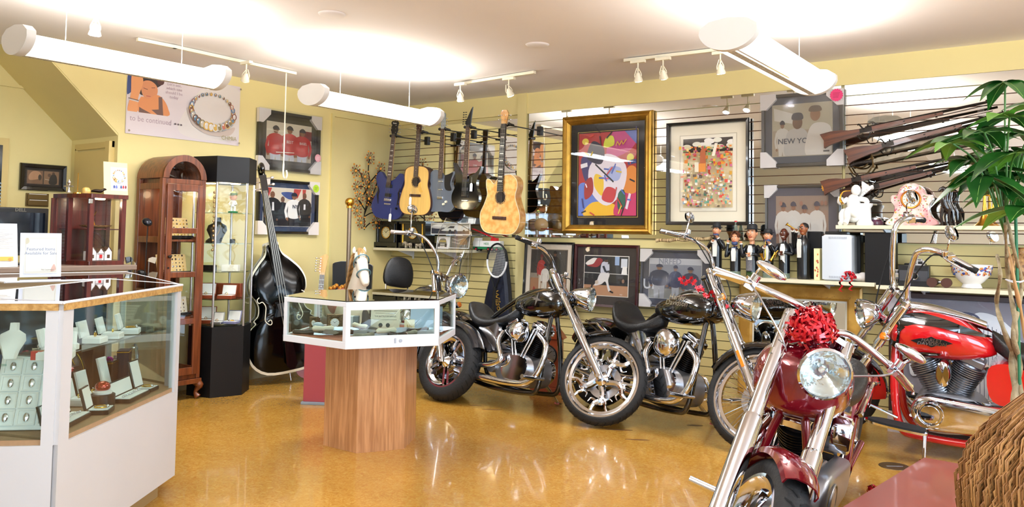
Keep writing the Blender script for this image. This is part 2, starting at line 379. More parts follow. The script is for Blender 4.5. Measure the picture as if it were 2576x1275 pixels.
def track(pts, spots, label, z=HC-.02, stem=None):
    t = thing('track_light_rail', label, 'track light', pts[0]); o0 = V3(pts[0])
    s = MB(); P = [V3(p)-o0 for p in pts]
    for a, b in zip(P[:-1], P[1:]):
        d = (b-a); an = atan2(d.y, d.x); s.at(((a+b)/2), (0, 0, an)).cbox((0, 0, 0), (d.length+.03, .032, .024))
    s.build('rail', TRK, t)
    for (x, y, aim, *r) in spots: spot(t, V3((x, y, z-.03))-o0, aim, *(r or [.09]))
    return t
def gp(x, y, z=HC-.02): p = GR(x, y, z); return (p.x, p.y, z)
def TS(px, py, aim, drop=.1): p = GR(px, py, HC-.05); return (p.x, p.y, aim, drop)
a, b = gp(440, 118), gp(740, 184); track([gp(350, 100), a, b], [TS(620, 158, (-.5, .2, -.8)), TS(243, 0, (-.3, .1, -1), .16)], 'white track light rail running along the ceiling above the poster')
track([gp(1150, 212), gp(1342, 182)], [TS(1158, 212, (-.1, .3, -1)), TS(1280, 198, (.1, .5, -.9))], 'white track light rail with two spots above the hanging guitars')
track([gp(1575, 152), gp(1850, 120)], [TS(1605, 155, (-.1, .4, -1)), TS(1668, 148, (-.1, .5, -.9)), TS(1812, 133, (0, .3, -1))], 'white track light rail with three spots above the gold framed print')
_p = GR(720, 184, HC-.034); hk = MB(); hk.tube([(0, 0, 0), (0, -.0, -.82)], .006, 8); hk.tube(spline([(0, 0, -.8), (0, .0, -.9), (.03, 0, -.93), (.05, 0, -.9), (.04, 0, -.86)], 5), .008, 8)
tag(hk.build('hanging_hook', TRK), 'white hook rod hanging from the ceiling rail before the red jersey photo', 'hook', loc=_p)
for i, (px, py) in enumerate(((835, 35), (1352, 112))):
    p = GR(px, py, HC); q = MB(); q.lathe([(.0, -.012), (.07, -.012), (.085, -.006), (.09, 0)], 24)
    tag(q.build('ceiling_speaker', CEILM), ['round white ceiling disc nearer the poster side', 'round white ceiling disc nearer the gold framed print'][i], 'ceiling fitting', loc=p)
# ================================================================ flat pictures
def art(s, x0, z0, w, h, shapes, y=0, dy=-.00025):
    """layered flat shapes; colours collected into material slots -> returns list of materials"""
    cols = []; lay = y
    for sh in shapes:
        k = sh[0]; c = sh[-1]
        if c not in cols: cols.append(c)
        m = cols.index(c); lay += dy
        if k == 'r': _, a, b, cc, d, _ = sh; P = [(a, b), (cc, b), (cc, d), (a, d)]
        elif k == 'e': _, a, b, rx, ry, _ = sh; n = 18; P = [(a+rx*cos(2*pi*i/n), b+ry*sin(2*pi*i/n)) for i in range(n)]
        elif k == 'p': P = sh[1]
        elif k == 's': P = spline(sh[1], 5, True)
        elif k == 'l':
            _, pts, wd, _ = sh
            for (ax, ay), (bx, by) in zip(pts[:-1], pts[1:]):
                L_ = hypot(bx-ax, by-ay) or 1; nx, ny = -(by-ay)/L_*wd/2, (bx-ax)/L_*wd/2
                q = [(ax+nx, ay+ny), (bx+nx, by+ny), (bx-nx, by-ny), (ax-nx, ay-ny)]
                s.add([(x0+p[0]*w, lay, z0+p[1]*h) for p in q], [(0, 1, 2, 3)], m)
            continue
        elif k == 't':
            _, txt, tx, tz, size, *o, _c = sh; s.text(txt, size, m, (x0+tx*w, lay, z0+tz*h), .0001, *o); continue
        P = [(min(1, max(0, p[0])), min(1, max(0, p[1]))) for p in P]
        s.add([(x0+p[0]*w, lay, z0+p[1]*h) for p in P], [list(range(len(P)))], m)
    return [col(c, .45) for c in cols]
def man(x, y, h, top, low, skin='b98258', cap=None, arms=1, lean=0, aspect=1.0, dark=None):
    """small printed person standing at (x, y), height h"""
    w = h*.5*aspect; q = lambda u, v: (x+u*w+lean*v*w, y+v*h); d = dark or top
    o = [('p', [q(-.22, 0), q(-.04, 0), q(0, .4), q(.04, 0), q(.22, 0), q(.24, .5), q(-.24, .5)], low),
         ('s', [q(-.26, .46), q(.26, .46), q(.3, .7), q(.34, .8), q(.1, .86), q(-.1, .86), q(-.34, .8), q(-.3, .7)], top)]
    if arms:
        o += [('l', [q(-.33, .78), q(-.42, .6), q(-.34, .44)], .12*w, d), ('l', [q(.33, .78), q(.42, .6), q(.34, .44)], .12*w, d),
              ('e', *q(-.34, .43), .06*w, .03*h, skin), ('e', *q(.34, .43), .06*w, .03*h, skin)]
    o += [('e', *q(0, .93), .12*w, .075*h, skin)]
    if cap: o += [('s', [q(-.13, .945), q(.13, .945), q(.12, .99), q(0, 1.02), q(-.12, .99)], cap), ('r', *q(-.13, .935), *q(.17, .95), cap)]
    o += [('e', *q(-.04, .925), .015*w, .007*h, '2a1a12'), ('e', *q(.04, .925), .015*w, .007*h, '2a1a12')]
    return o
def rect(corners, fn, off=0):
    P = [fn(x, y, off) for x, y in corners]   # tl tr br bl
    z1 = (P[0].z+P[1].z)/2; z0 = (P[2].z+P[3].z)/2; c = (P[0]+P[1]+P[2]+P[3])/4
    w = ((P[1]-P[0]).xy.length+(P[2]-P[3]).xy.length)/2
    return V3((c.x, c.y, (z0+z1)/2)), w, z1-z0
def frame_mb(W, H, prof):
    """mitred picture frame; prof = [(inset from outer edge, depth toward viewer)...] closed at the back"""
    s = MB(); P = [(0, 0)]+prof+[(prof[-1][0], 0)]; vs = []
    for sx, sz in ((-1, -1), (1, -1), (1, 1), (-1, 1)):
        for i, d in P: vs.append((sx*(W/2-i), -d, sz*(H/2-i)))
    n = len(P); fs = [((k*n+i), (k*n+(i+1) % n), (((k+1) % 4)*n+(i+1) % n), (((k+1) % 4)*n+i)) for k in range(4) for i in range(n)]
    return s.add(vs, fs)
def picture(nm, label, cat, loc, rz, W, H, fw, fmat, boards, shapes, prof=None, depth=.03, glass=True, tilt=0, corners=None, sticker=None, group=None, wrap=False):
    """boards = [(inset, colour)...]; the print fills the last inset"""
    t = thing(nm, label, cat, loc, group=group, rot=(tilt, 0, rz))
    frame_mb(W, H, prof or [(0, depth*.7), (fw*.15, depth), (fw*.85, depth*.85), (fw, depth*.5)]).build('frame', fmat, t, smooth=0)
    s = MB(); y = -.006; ms = []; ins = fw-.002
    for i, (a, c) in enumerate(boards):
        s.box((-W/2+ins, y, -H/2+ins), (W/2-ins, y+.004, H/2-ins), i); ms.append(col(c, .8)); ins = a; y -= .0012
    if boards: s.build('mat_board', ms, t, smooth=0)
    p = MB(); ms = art(p, -W/2+ins, -H/2+ins, W-2*ins, H-2*ins, shapes, y-.001)
    p.build('print', ms, t, smooth=0)
    if glass:
        MB().box((-W/2+fw*.9, -depth*.62-.002, -H/2+fw*.9), (W/2-fw*.9, -depth*.62, H/2-fw*.9)).build('glazing', PGLASS, t, smooth=0)
    if corners:
        for sx, sz in ((-1, 1), (1, 1), (1, -1), (-1, -1)):
            c = corners; e = .004
            MB().prism([(sx*(W/2+e), sz*(H/2+e)), (sx*(W/2-c), sz*(H/2+e)), (sx*(W/2-c), sz*(H/2-c*.35)), (sx*(W/2-c*.35), sz*(H/2-c)), (sx*(W/2+e), sz*(H/2-c))], .0, -depth-.005).build('corner_guard', col('e9e0da', .7), t, smooth=0, label='pale cardboard corner guard')
    if wrap:
        f = MB(); n = 10
        for i in range(n):
            for j in range(n): pass
        g = [(-W/2-.012+(W+.024)*i/n, -depth-.008+random.uniform(-.002, .002), -H/2-.015+(H+.03)*j/n) for j in range(n+1) for i in range(n+1)]
        f.add(g, [(j*(n+1)+i, j*(n+1)+i+1, (j+1)*(n+1)+i+1, (j+1)*(n+1)+i) for j in range(n) for i in range(n)])
        f.build('plastic_wrap', glassmat('plastic_wrap', 'f6f8fa', 2.2, .12), t, smooth=60)
    if sticker:
        u, v, r, c, tc_ = sticker; st = MB(); n = 32
        st.prism([((u*W)+r*(1 if i % 2 else .86)*cos(2*pi*i/n), v*H+r*(1 if i % 2 else .86)*sin(2*pi*i/n)) for i in range(n)], -depth-.011, -depth-.012)
        for i in range(4): st.box((u*W-r*.5, -depth-.0124, v*H+r*(.35-.22*i)), (u*W+r*.5*(1-.15*i), -depth-.012, v*H+r*(.29-.22*i)), 1)
        st.build('price_sticker', [col(c, .6), col(tc_, .6)], t, smooth=0, label='starburst price sticker')
    return t
BF = mat('black_frame', '0b0a0c', .25, coat=.5)
# --- poster with the bracelet
c_, W_, H_ = rect([(320, 170), (603, 216), (600, 366), (314, 336)], LW)
def bracelet(cx, cy, rx, ry, bx, by, n=30, seed=3):
    rr = random.Random(seed); o = []; pal = ['6b4226', 'c2a46a', '9aa0a6', 'b8863a', '5a7d96', 'c0705a', 'dcd6d0', '8a7a50', '4c6f9a', 'c8c0b4', '7a3f38', 'd3a84e']
    for i in range(n):
        a = 2*pi*i/n; f = 1.25-.55*sin(a); c = pal[rr.randrange(len(pal))]; x, y = cx+rx*cos(a), cy+ry*sin(a)
        o.append(('e', x, y, bx*f, by*f, c)); o.append(('e', x, y, bx*f*.6, by*f*.75, pal[rr.randrange(len(pal))])); o.append(('e', x-bx*.3*f, y+by*.35*f, bx*.25*f, by*.22*f, 'f3ece4'))
    return o
sk = 'd98a58'
poster = [('r', 0, 0, 1, 1, 'dfd3d6'), ('s', [(.45, .1), (.8, .04), (1, .2), (1, .9), (.7, .95), (.5, .5)], 'e2d9d4'),
    ('p', [(.02, .335), (.335, .335), (.335, .55), (.26, .98), (.02, .98)], 'dfd3d6'), ('s', [(.0, .62), (.02, .6), (.05, .7), (.06, .97), (.01, .98)], '2b3f78'),
    ('s', [(.07, .72), (.12, .6), (.2, .7), (.285, .82), (.29, .95), (.2, .99), (.08, .99), (.04, .9)], '2a1512'), ('e', .27, .86, .03, .06, '4a1f18'), ('e', .255, .93, .03, .05, '3a1a15'),
    ('s', [(.12, .8), (.18, .84), (.235, .78), (.245, .66), (.2, .54), (.15, .55), (.115, .66)], 'd48a5c'), ('l', [(.13, .715), (.165, .7)], .008, '5a2a1c'), ('l', [(.195, .735), (.225, .745)], .008, '5a2a1c'), ('l', [(.155, .6), (.19, .6)], .012, 'b2553f'),
    ('s', [(.1, .335), (.335, .335), (.34, .45), (.3, .58), (.24, .64), (.17, .56), (.11, .57)], 'dc8d55'), ('p', [(.255, .61), (.285, .62), (.3, .335), (.25, .335), (.2, .4), (.26, .42)], '6d4a40'), ('p', [(.1, .42), (.12, .4), (.2, .34), (.1, .335)], '6d4a40'),
    ('s', [(.01, .335), (.085, .335), (.09, .55), (.125, .8), (.1, .94), (.05, .96), (.03, .85), (.03, .6)], 'e39a62'), ('l', [(.012, .52), (.095, .5)], .03, 'cfc4c0'), ('l', [(.012, .53), (.095, .512)], .012, '5d4038'),
    ('r', 0, 0, .34, .335, 'dfd3d6'), ('t', 'to be continued', .2, .235, .066, .0, .88, 'a58e98'), ('e', .405, .23, .009, .014, '5a4a50'), ('e', .43, .228, .009, .014, '5a4a50'), ('e', .455, .226, .009, .014, '5a4a50'),
    ('t', "Let's see,\nwhich one\nshould I be\ntoday", .385, .74, .036, 'b29aa6'),
    ('s', [(.5, .5), (.56, .25), (.72, .12), (.9, .15), (.95, .3), (.8, .2), (.62, .3), (.55, .5)], 'cbb9ae'),
    ] + bracelet(.735, .52, .2, .27, .017, .04) + [('t', 'CHMIA', .885, .1, .052, '9a8f5a'), ('t', '.......', .885, .055, .03, 'b0a67a'),
    ('e', .015, .96, .009, .016, '9a8a70'), ('e', .985, .95, .009, .016, '9a8a70'), ('e', .015, .04, .009, .016, '9a8a70'), ('e', .985, .04, .009, .016, '9a8a70')]
s = MB(); s.box((-W_/2, -.002, -H_/2), (W_/2, 0, H_/2), 0); q = MB(); ms = art(q, -W_/2, -H_/2, W_, H_, poster, -.0025)
s.add(q.v, q.f, 0); s.m[6:] = [i+1 for i in q.m]
tag(s.build('poster', [col('dfd3d6', .5)]+ms, smooth=0), 'wide pinkish poster of a woman and a beaded charm bracelet', 'poster', loc=c_+V3((.004, 0, 0)), rot=(0, 0, RL))
# --- two framed team photos on the left wall
c_, W_, H_ = rect([(646, 270), (802, 299), (797, 440), (640, 424)], LW)
sh = [('r', 0, 0, 1, 1, 'b9ab97'), ('r', 0, .5, 1, 1, 'dcd0b8'), ('r', .72, .6, 1, .85, '7a2c2c'), ('r', 0, .75, .5, .8, 'e6dcc4')]
for x in (.2, .5, .78): sh += man(x, -.42, 1.3 if x != .5 else 1.33, 'b42222', 'bfc0c8', '8a5a3c', '1c1c30', aspect=.72, dark='b42222')
sh += [('r', .0, .16, .08, .34, 'a82020'), ('t', 'BEST', .5, .5, .04, 'e6dcd8'), ('t', 'BASEL', .8, .5, .035, 'e6dcd8'), ('l', [(.02, .78), (.3, .74)], .012, 'f4ead2'), ('l', [(.2, .2), (.6, .23)], .02, 'f2ecdc')]
picture('framed_photo', 'black framed photo of three ballplayers in red jerseys, pale corner guards', 'framed picture', c_+V3((.012, 0, 0)), RL, W_, H_, .035, BF, [(.07, '1c1a1c'), (.105, '3a3634')], sh, depth=.035, corners=.13, sticker=(.44, -.22, .042, 'e9a8b4', 'f6e6e6'), group=None, wrap=True)
c_, W_, H_ = rect([(644, 446), (798, 462), (790, 590), (640, 588)], LW)
sh = [('r', 0, 0, 1, 1, '1b1c24'), ('r', 0, .62, 1, 1, 'd8cdbb'), ('p', [(0, 1), (.16, 1), (.08, .7), (0, .68)], 'b23a34'), ('s', [(.35, .88), (.6, .9), (.68, .75), (.5, .72)], '3f4f86'), ('p', [(.62, 1), (.78, 1), (.7, .75), (.6, .8)], 'b5423c'), ('p', [(.8, 1), (.88, 1), (.86, .7), (.82, .6)], 'b5423c')]
sh += man(.17, -.25, 1.15, '15151c', '15151c', '7a5038', None, aspect=.7) + man(.38, -.3, 1.08, '17171f', '17171f', '6a4430', None, aspect=.6) + man(.62, -.32, 1.2, 'eceae6', '22222c', '8a6044', '1c2030', aspect=.72) + man(.84, -.22, 1.12, '14141a', '14141a', '6a4430', None, aspect=.6)
sh += [('t', 'NY', .64, .52, .05, .001, '22243a'), ('p', [(.155, .62), (.19, .62), (.2, .4), (.15, .4)], 'e6e6ea'), ('p', [(.82, .6), (.86, .6), (.86, .45), (.82, .45)], 'e6e6ea')]
picture('framed_photo', 'framed photo of a white-jerseyed player among suited men, blue mat, pale corner guards', 'framed picture', c_+V3((.012, 0, 0)), RL, W_, H_, .03, BF, [(.075, '2c3a56'), (.08, 'd8d4ca')], sh, depth=.035, corners=.125, sticker=(.43, .38, .042, 'b9dc3a', '4a6a1a'))
# --- photo pair on the alcove wall, card holder below it
P4 = [X_(a, b, -7.2) for a, b in ((48, 410), (164, 420), (163, 482), (45, 478))]
c_ = (P4[0]+P4[2])/2; W_ = P4[1].y-P4[0].y; H_ = P4[0].z-P4[3].z
sh = [('r', 0, 0, 1, 1, '2c2420'), ('r', .03, .05, .49, .95, '7d5d45'), ('r', .52, .05, .97, .95, '8a6a50'), ('s', [(.1, .3), (.3, .35), (.44, .5), (.4, .85), (.2, .9), (.08, .6)], 'b58a68'), ('e', .4, .5, .05, .2, '3a3024'),
      ('s', [(.68, .1), (.9, .1), (.9, .6), (.8, .8), (.7, .55)], '1f1a18'), ('e', .8, .82, .04, .09, '4a3526'), ('e', .68, .68, .05, .12, '5f4636'), ('l', [(.55, .4), (.68, .35)], .03, 'c8b8a0')]
picture('framed_photo', 'small dark framed pair of photos on the alcove wall beside the blinds', 'framed picture', (-7.195, c_.y, c_.z), RL, W_, H_, .035, BF, [(.05, '241d1b')], sh, depth=.03)
p = X_(92, 503, -7.2); s = MB(); s.prism([(-.09, -.055), (.09, -.055), (.09, .055), (-.09, .055)], 0, -.01); s.box((-.08, -.03, -.045), (.08, -.01, -.005)); s.box((-.08, -.02, .005), (.08, -.01, .045)); s.box((-.07, -.028, -.04), (.07, -.026, .0), 1); s.box((-.07, -.018, .01), (.07, -.0165, .05), 1)
tag(s.build('card_holder', [mat('dark_brass', '6e5a34', .4, .6), PAPER], bevel=.003), 'small brass card holder on the alcove wall under the dark framed pair', 'card holder', loc=p+V3((.005, 0, 0)), rz=RL)
# --- big gold framed print: plain abstract colour composition
c_, W_, H_ = rect([(1425, 296), (1648, 278), (1645, 598), (1416, 580)], RW)
rr = random.Random(11)
sh = [('r', 0, 0, 1, 1, 'a81e22'), ('s', [(.5, .7), (.85, .75), (1.02, .9), (1, 1), (.6, 1)], 'b8347a'), ('p', [(.8, 1), (1, 1), (1, .84)], '5a6ab0'),
      ('s', [(.12, .42), (.35, .36), (.4, .62), (.3, .72), (.05, .7)], '2f2a66'), ('s', [(.0, .0), (.35, 0), (.42, .2), (.2, .38), (.0, .36)], '5d78c8'), ('s', [(.1, .0), (.7, .02), (.62, .14), (.25, .16)], 'e8b420'),
      ('s', [(.62, .02), (1, 0), (1, .3), (.8, .34)], 'c22a64'), ('s', [(.78, .3), (1, .28), (1, .55), (.85, .56)], 'd9822a'), ('s', [(.22, .3), (.5, .12), (.78, .3), (.82, .6), (.5, .74), (.2, .6)], 'e6dce6'),
      ('s', [(.28, .36), (.42, .24), (.44, .44), (.3, .5)], 'e8c02c'), ('s', [(.5, .44), (.7, .42), (.74, .56), (.55, .58)], 'a9b4e0'), ('s', [(.15, .7), (.4, .62), (.45, .8), (.25, .9)], '241c38'),
      ('s', [(.12, .2), (.26, .28), (.24, .46), (.12, .4)], '9c2020'), ('s', [(.7, .08), (.82, .12), (.8, .3), (.7, .26)], '1f5a4a'), ('e', .12, .9, .06, .04, 'd9c23a'), ('s', [(.45, .82), (.62, .84), (.6, .95), (.48, .93)], 'cfd23a'), ('e', .9, .68, .06, .05, 'd6c840'),
      ('l', [(.04, .6), (.16, .62)], .05, 'e8e4ea'), ('l', [(.86, .62), (1, .64)], .05, '2a3a78'), ('s', [(.42, .2), (.6, .16), (.66, .3), (.5, .34)], 'c0303a'), ('l', [(.3, .62), (.62, .4)], .02, '1c1824'), ('l', [(.84, .08), (.9, .26)], .04, 'e9d9e4')]
for i in range(26): a, b = rr.random(), rr.random(); sh.append(('l', [(a, b), (min(1, a+rr.uniform(-.1, .1)), b+rr.uniform(-.12, .12))], .018, rr.choice(['d8b93a', 'e8dfe8', '352a60', 'c03a30', '4a62b8', 'd8486e', '1a1622'])))
sh.append(('l', [(.66, .83), (.69, .88), (.72, .83), (.76, .89), (.78, .84), (.84, .9)], .012, 'd2a32c'))
picture('framed_print', 'tall gold framed bright abstract print with a black mat', 'framed picture', c_-V3((0, .01, 0)), 0, W_, H_, .085, GOLD, [(.155, '141214'), (.16, 'b99b4a'), (.17, '141214')], sh,
        prof=[(0, .03), (.008, .05), (.022, .058), (.03, .045), (.045, .04), (.055, .05), (.066, .042), (.078, .03), (.085, .018)], depth=.03)
# --- black framed busy colourful print
c_, W_, H_ = rect([(1684, 310), (1893, 299), (1888, 571), (1681, 562)], RW)
sh = [('r', 0, 0, 1, 1, 'e2cfa0'), ('r', 0, .8, 1, 1, '3a302c')]
for i in range(16): sh.append(('e', rr.random(), rr.uniform(.86, .97), .09, .035, rr.choice(['f6f2e0', 'efe4c0', 'fbf6ec'])))
for i in range(420):
    y = rr.uniform(0, .86); a = rr.random(); w_, h_ = rr.uniform(.02, .07), rr.uniform(.012, .05)
    if y > .62: c = rr.choice(['e28a34', 'd9583a', 'e6b23a', 'c95a7a', '5f9a52', 'e9d08a'])
    elif y > .45: c = rr.choice(['e07a2e', 'e2a83a', 'd87aa0', '4f9a58', 'd9c8a0', 'c84a34', 'e8dcc0'])
    else: c = rr.choice(['d9c49e', 'b59e82', 'd24c40', '5f9a84', 'e9dfd0', 'efb24a', '8aaac8', '6a5c50', 'f4ecdc', 'd87aa0', 'e8a080', 'f0e0b0'])
    sh.append(('r', a, y, min(1, a+w_), min(.88, y+h_), c))
sh += [('p', [(.44, .5), (.57, .5), (.56, .78), (.505, .88), (.45, .78)], 'b0603a'), ('r', .42, .5, .56, .62, 'd98a3a'), ('r', .34, .5, .42, .64, 'e6dcc4'), ('p', [(.68, .72), (.74, .72), (.8, .9), (.74, .9)], 'efe6d2')]
picture('framed_print', 'black framed busy patchwork print inside a wide cream mat', 'framed picture', c_-V3((0, .02, 0)), 0, W_, H_, .032, BF, [(.115, 'f3ead2'), (.122, 'cabfa6'), (.15, 'f6efdc')], sh, depth=.05, glass=True)
# --- grey framed ballplayer photos at right of it
c_, W_, H_ = rect([(1922, 240), (2125, 228), (2124, 414), (1915, 424)], RW)
sh = [('r', 0, 0, 1, 1, 'a3927a'), ('r', 0, .5, 1, 1, 'b0a68c'), ('p', [(.02, .95), (.4, .8), (.36, .62), (.03, .7)], 'cfcabc')] + man(.17, -.3, .98, 'c4bdb0', 'c4bdb0', '8c6a50', '3a3a40', aspect=.6) + \
     [('s', [(.22, 0), (.6, 0), (.62, .35), (.52, .52), (.34, .52), (.24, .4)], 'b4aea4'), ('e', .43, .64, .085, .13, '6f5540'), ('s', [(.34, .7), (.52, .7), (.5, .82), (.36, .82)], '4a4a4c'), ('t', 'NEW YORK', .43, .28, .06, .001, '4a4c54'),
      ('s', [(.58, 0), (1, 0), (1, .45), (.9, .6), (.7, .6), (.6, .4)], 'd2cabd'), ('e', .73, .78, .085, .13, '957054'), ('s', [(.63, .84), (.83, .84), (.8, .94), (.66, .94)], '6a5a4a'), ('r', .86, .05, .96, .08, '54504a')]
picture('framed_photo', 'grey framed photo of two large ballplayers in plastic wrap, hot pink sticker', 'framed picture', c_-V3((0, .01, 0)), 0, W_, H_, .03, mat('grey_frame', '4a463f', .4), [(.085, '5a5c60'), (.09, 'b8ad94')], sh, depth=.035, corners=.125, sticker=(.43, .42, .052, 'e8407a', 'a01848'), wrap=True)
c_, W_, H_ = rect([(1930, 462), (2115, 470), (2113, 640), (1925, 640)], RW)
sh = [('r', 0, 0, 1, 1, 'a8846e'), ('r', 0, .7, 1, 1, '9c8270')]
for x, h in ((.14, 1.1), (.34, 1.12), (.56, 1.05), (.8, 1.12)): sh += man(x, -.35, h+.1, 'dcd2c6', 'dcd2c6', '9a6a50', '4a4450', aspect=.62)
for x in (.9, .97, .1, .5): sh += [('e', x, .85, .03, .05, 'a0705a')]
picture('framed_photo', 'grey framed team photo in plastic wrap, standing behind the bottles, yellow sticker', 'framed picture', c_-V3((0, .008, 0)), 0, W_, H_, .02, MATS['grey_frame'], [(.085, '5f5a62'), (.09, '9a8474')], sh, depth=.03, corners=.1, sticker=(.36, .46, .05, 'e0a030', '9a6010'), wrap=True)
# --- row of frames leaning under the mirror
def leaner(pts4, z_tilt, *a, off=.1, **k):
    c_, W_, H_ = rect(pts4, RW, off); return picture(*a[:3], c_, 0, W_, H_, *a[3:], tilt=-radians(z_tilt), **k)
sh = [('r', 0, 0, 1, 1, '3a3632'), ('r', 0, 0, 1, .42, '9a6e4e'), ('r', 0, .42, 1, .52, '8f8474'), ('l', [(.3, .95), (.75, .5)], .015, '6e6456')]
sh += man(.3, .15, .75, 'a8302a', 'c8bca8', '7a4e38', '6a1a1a', aspect=.72) + man(.68, .22, .76, '14130f', '1c1a18', '6a4632', '101010', aspect=.85) + man(.42, .05, .66, 'd8d0c4', 'cfc6b8', '7a5038', '1a1a28', aspect=.8) + [('p', [(.05, .05), (.3, .02), (.12, .25)], '8a2a22')]
leaner([(1328, 608), (1446, 610), (1440, 772), (1312, 770)], 4, 'framed_photo', 'black framed photo of a catcher, batter and umpire under the mirror', 'framed picture', .022, BF, [(.07, 'd8cbb8'), (.078, '6a5e50')], sh)
sh = [('r', 0, 0, 1, 1, '1a1a1e'), ('r', 0, 0, 1, .26, 'a87c5c'), ('r', 0, .26, 1, .58, '17181c'), ('s', [(.02, .8), (.2, .95), (.35, .9), (.2, .75)], 'd9d2ca'), ('s', [(.05, .75), (.3, .72), (.42, .9), (.3, .95), (.2, .8)], '8a2a2c'), ('l', [(0, .57), (1, .55)], .015, 'c8c4bc'),
      ('r', .7, .78, .8, 1, '8aa0c0'), ('r', .84, .72, .98, .95, 'c8ccd2'), ('p', [(.85, .55), (.98, .55), (.97, .75), (.88, .75)], 'e4e0da')] + \
     [('s', [(.4, .55), (.56, .55), (.58, .75), (.54, .85), (.42, .85), (.38, .7)], 'b9b9c4'), ('s', [(.38, .56), (.58, .56), (.56, .38), (.6, .2), (.63, .12), (.57, .12), (.5, .35), (.4, .28), (.24, .24), (.3, .36)], 'cfcac8'), ('e', .5, .9, .045, .05, '4a3226'), ('s', [(.45, .92), (.55, .92), (.53, .99), (.47, .99)], '14161e'),
      ('l', [(.2, .28), (.18, .18)], .04, '101014'), ('l', [(.6, .12), (.68, .08)], .04, '15151a'), ('l', [(.44, .75), (.5, .6), (.6, .62)], .05, '24242c'), ('l', [(.55, .8), (.6, .95)], .02, '2a241e'), ('e', .3, .33, .04, .05, 'b8a898'), ('e', .9, .38, .03, .05, '8a6a54'), ('t', 'MLB', .86, .04, .014, 'e6e2da')]
leaner([(1450, 614), (1610, 617), (1606, 775), (1443, 770)], 3, 'framed_photo', 'dark cherry framed photo of a running pitcher with raised arm', 'framed picture', .026, mat('cherry_frame', '3a1016', .25, coat=.4), [(.1, '2e2624'), (.107, 'd8d0c4')], sh, off=.08)
sh = [('r', 0, 0, 1, 1, '8d8f98'), ('r', 0, .86, 1, 1, 'c4c2c4'), ('t', 'NRFED', .4, .93, .07, .001, '8a8c98'), ('r', 0, 0, 1, .25, '8c8a84'), ('r', .0, .25, 1, .5, '5b5e6a'), ('t', 'UN', .06, .33, .12, .003, 'd8d8dc')] + man(.2, -.1, .95, '2c3550', 'a9a8ac', '8a6450', '2a3250', aspect=.95) + man(.8, -.2, 1.0, '2f3a55', 'a0a0a6', '8a6450', '2a3250', aspect=.75) + man(.52, -.15, .98, '30395a', 'b0b0b4', '8a6450', '2a3250', aspect=.6)
leaner([(1625, 626), (1790, 632), (1785, 772), (1603, 776)], 3, 'framed_photo', 'dark blue-grey wrapped photo of players in navy jerseys, left of the lower bottle shelf', 'framed picture', .02, mat('slate_frame', '3a3c48', .35), [(.075, '4a4c5a'), (.08, 'd0ccc6')], sh, off=.06, corners=.11, wrap=True)
# wide gold frame leaning below the bottle shelf, glass shows the room
c_, W_, H_ = rect([(1870, 712), (2175, 722), (2165, 1010), (1850, 1000)], RW, .1)
sh = [('r', 0, 0, 1, 1, 'd9c98e')]
gf = picture('framed_mirror', 'wide burl-gold framed mirror leaning below the bottle shelf', 'mirror', c_, 0, W_, H_, .11, mat('burl_gold', 'd8a94f', .35, .2, col2='a87a2e', nscale=6), [(.125, 'efe9d8')], sh, tilt=-radians(3), depth=.03, glass=False)
MB().box((-W_/2+.125, -.012, -H_/2+.125), (W_/2-.125, -.01, H_/2-.125)).build('mirror_pane', MIRROR, gf, smooth=0)
ins = MB(); rr = random.Random(4)
for i in range(120):
    a = rr.uniform(-W_/2+.02, W_/2-.02); b = H_/2-rr.uniform(.01, .095); ins.at((a, -.0262, b), (0, rr.uniform(0, 3), 0)).cbox((0, 0, 0), (.012, .001, .003))
ins.build('leaf_inlay', col('8a5f22', .5), gf, smooth=0, label='scattered dark leaf inlay')['kind'] = 'stuff'
# framed pinstripe jersey at the far right
c_, W_, H_ = rect([(2250, 735), (2640, 748), (2640, 1115), (2228, 1098)], RW, .12)
t = thing('framed_jersey', 'large framed pinstriped jersey leaning on the slatwall behind the red motorcycle', 'framed jersey', c_, rot=(-radians(3), 0, 0))
frame_mb(W_, H_, [(0, .05), (.01, .06), (.04, .06), (.045, .03)]).build('frame', mat('dark_wood_frame', '3b2a2a', .35), t, smooth=0)
MB().box((-W_/2+.04, -.006, -H_/2+.04), (W_/2-.04, 0, H_/2-.04)).build('mat_board', col('8a8690', .8), t, smooth=0)
j = MB(); hw, hh = W_/2-.14, H_/2-.1
out = spline([(-hw, -hh*.2), (-hw*.98, hh*.45), (-hw*.62, hh*.85), (-hw*.25, hh*.95), (0, hh*.82), (hw*.25, hh*.95), (hw*.62, hh*.85), (hw*.98, hh*.45), (hw, -hh*.2), (hw*.72, -hh*.25), (hw*.62, -hh), (-hw*.62, -hh), (-hw*.72, -hh*.25)], 5, True)
j.prism(out, -.008, -.02)
for i in range(26):
    x = -hw*.9+1.8*hw*i/25; top = hh*(.9-.42*(abs(x)/hw)**1.5)-.02; bot = -hh*.2 if abs(x) > hw*.64 else -hh+.01
    j.box((x-.0018, -.0206, bot), (x+.0018, -.02, top), 1)
for q in (-.1, -.035, .03): j.ell((0, -.021, q*2), (.006, .003, .006), 2)
j.torus((0, -.018, hh*.83), .085, .008, 'y', 24, 6, 1, (1, .45)); j.box((-.012, -.0215, hh*.62), (.012, -.0205, hh*.66), 2)
j.build('jersey', [col('d9dade', .8), col('55586e', .8), col('a33040', .6)], t, smooth=30)
MB().box((-W_/2+.04, -.04, -H_/2+.04), (W_/2-.04, -.038, H_/2-.04)).build('glazing', PGLASS, t, smooth=0)
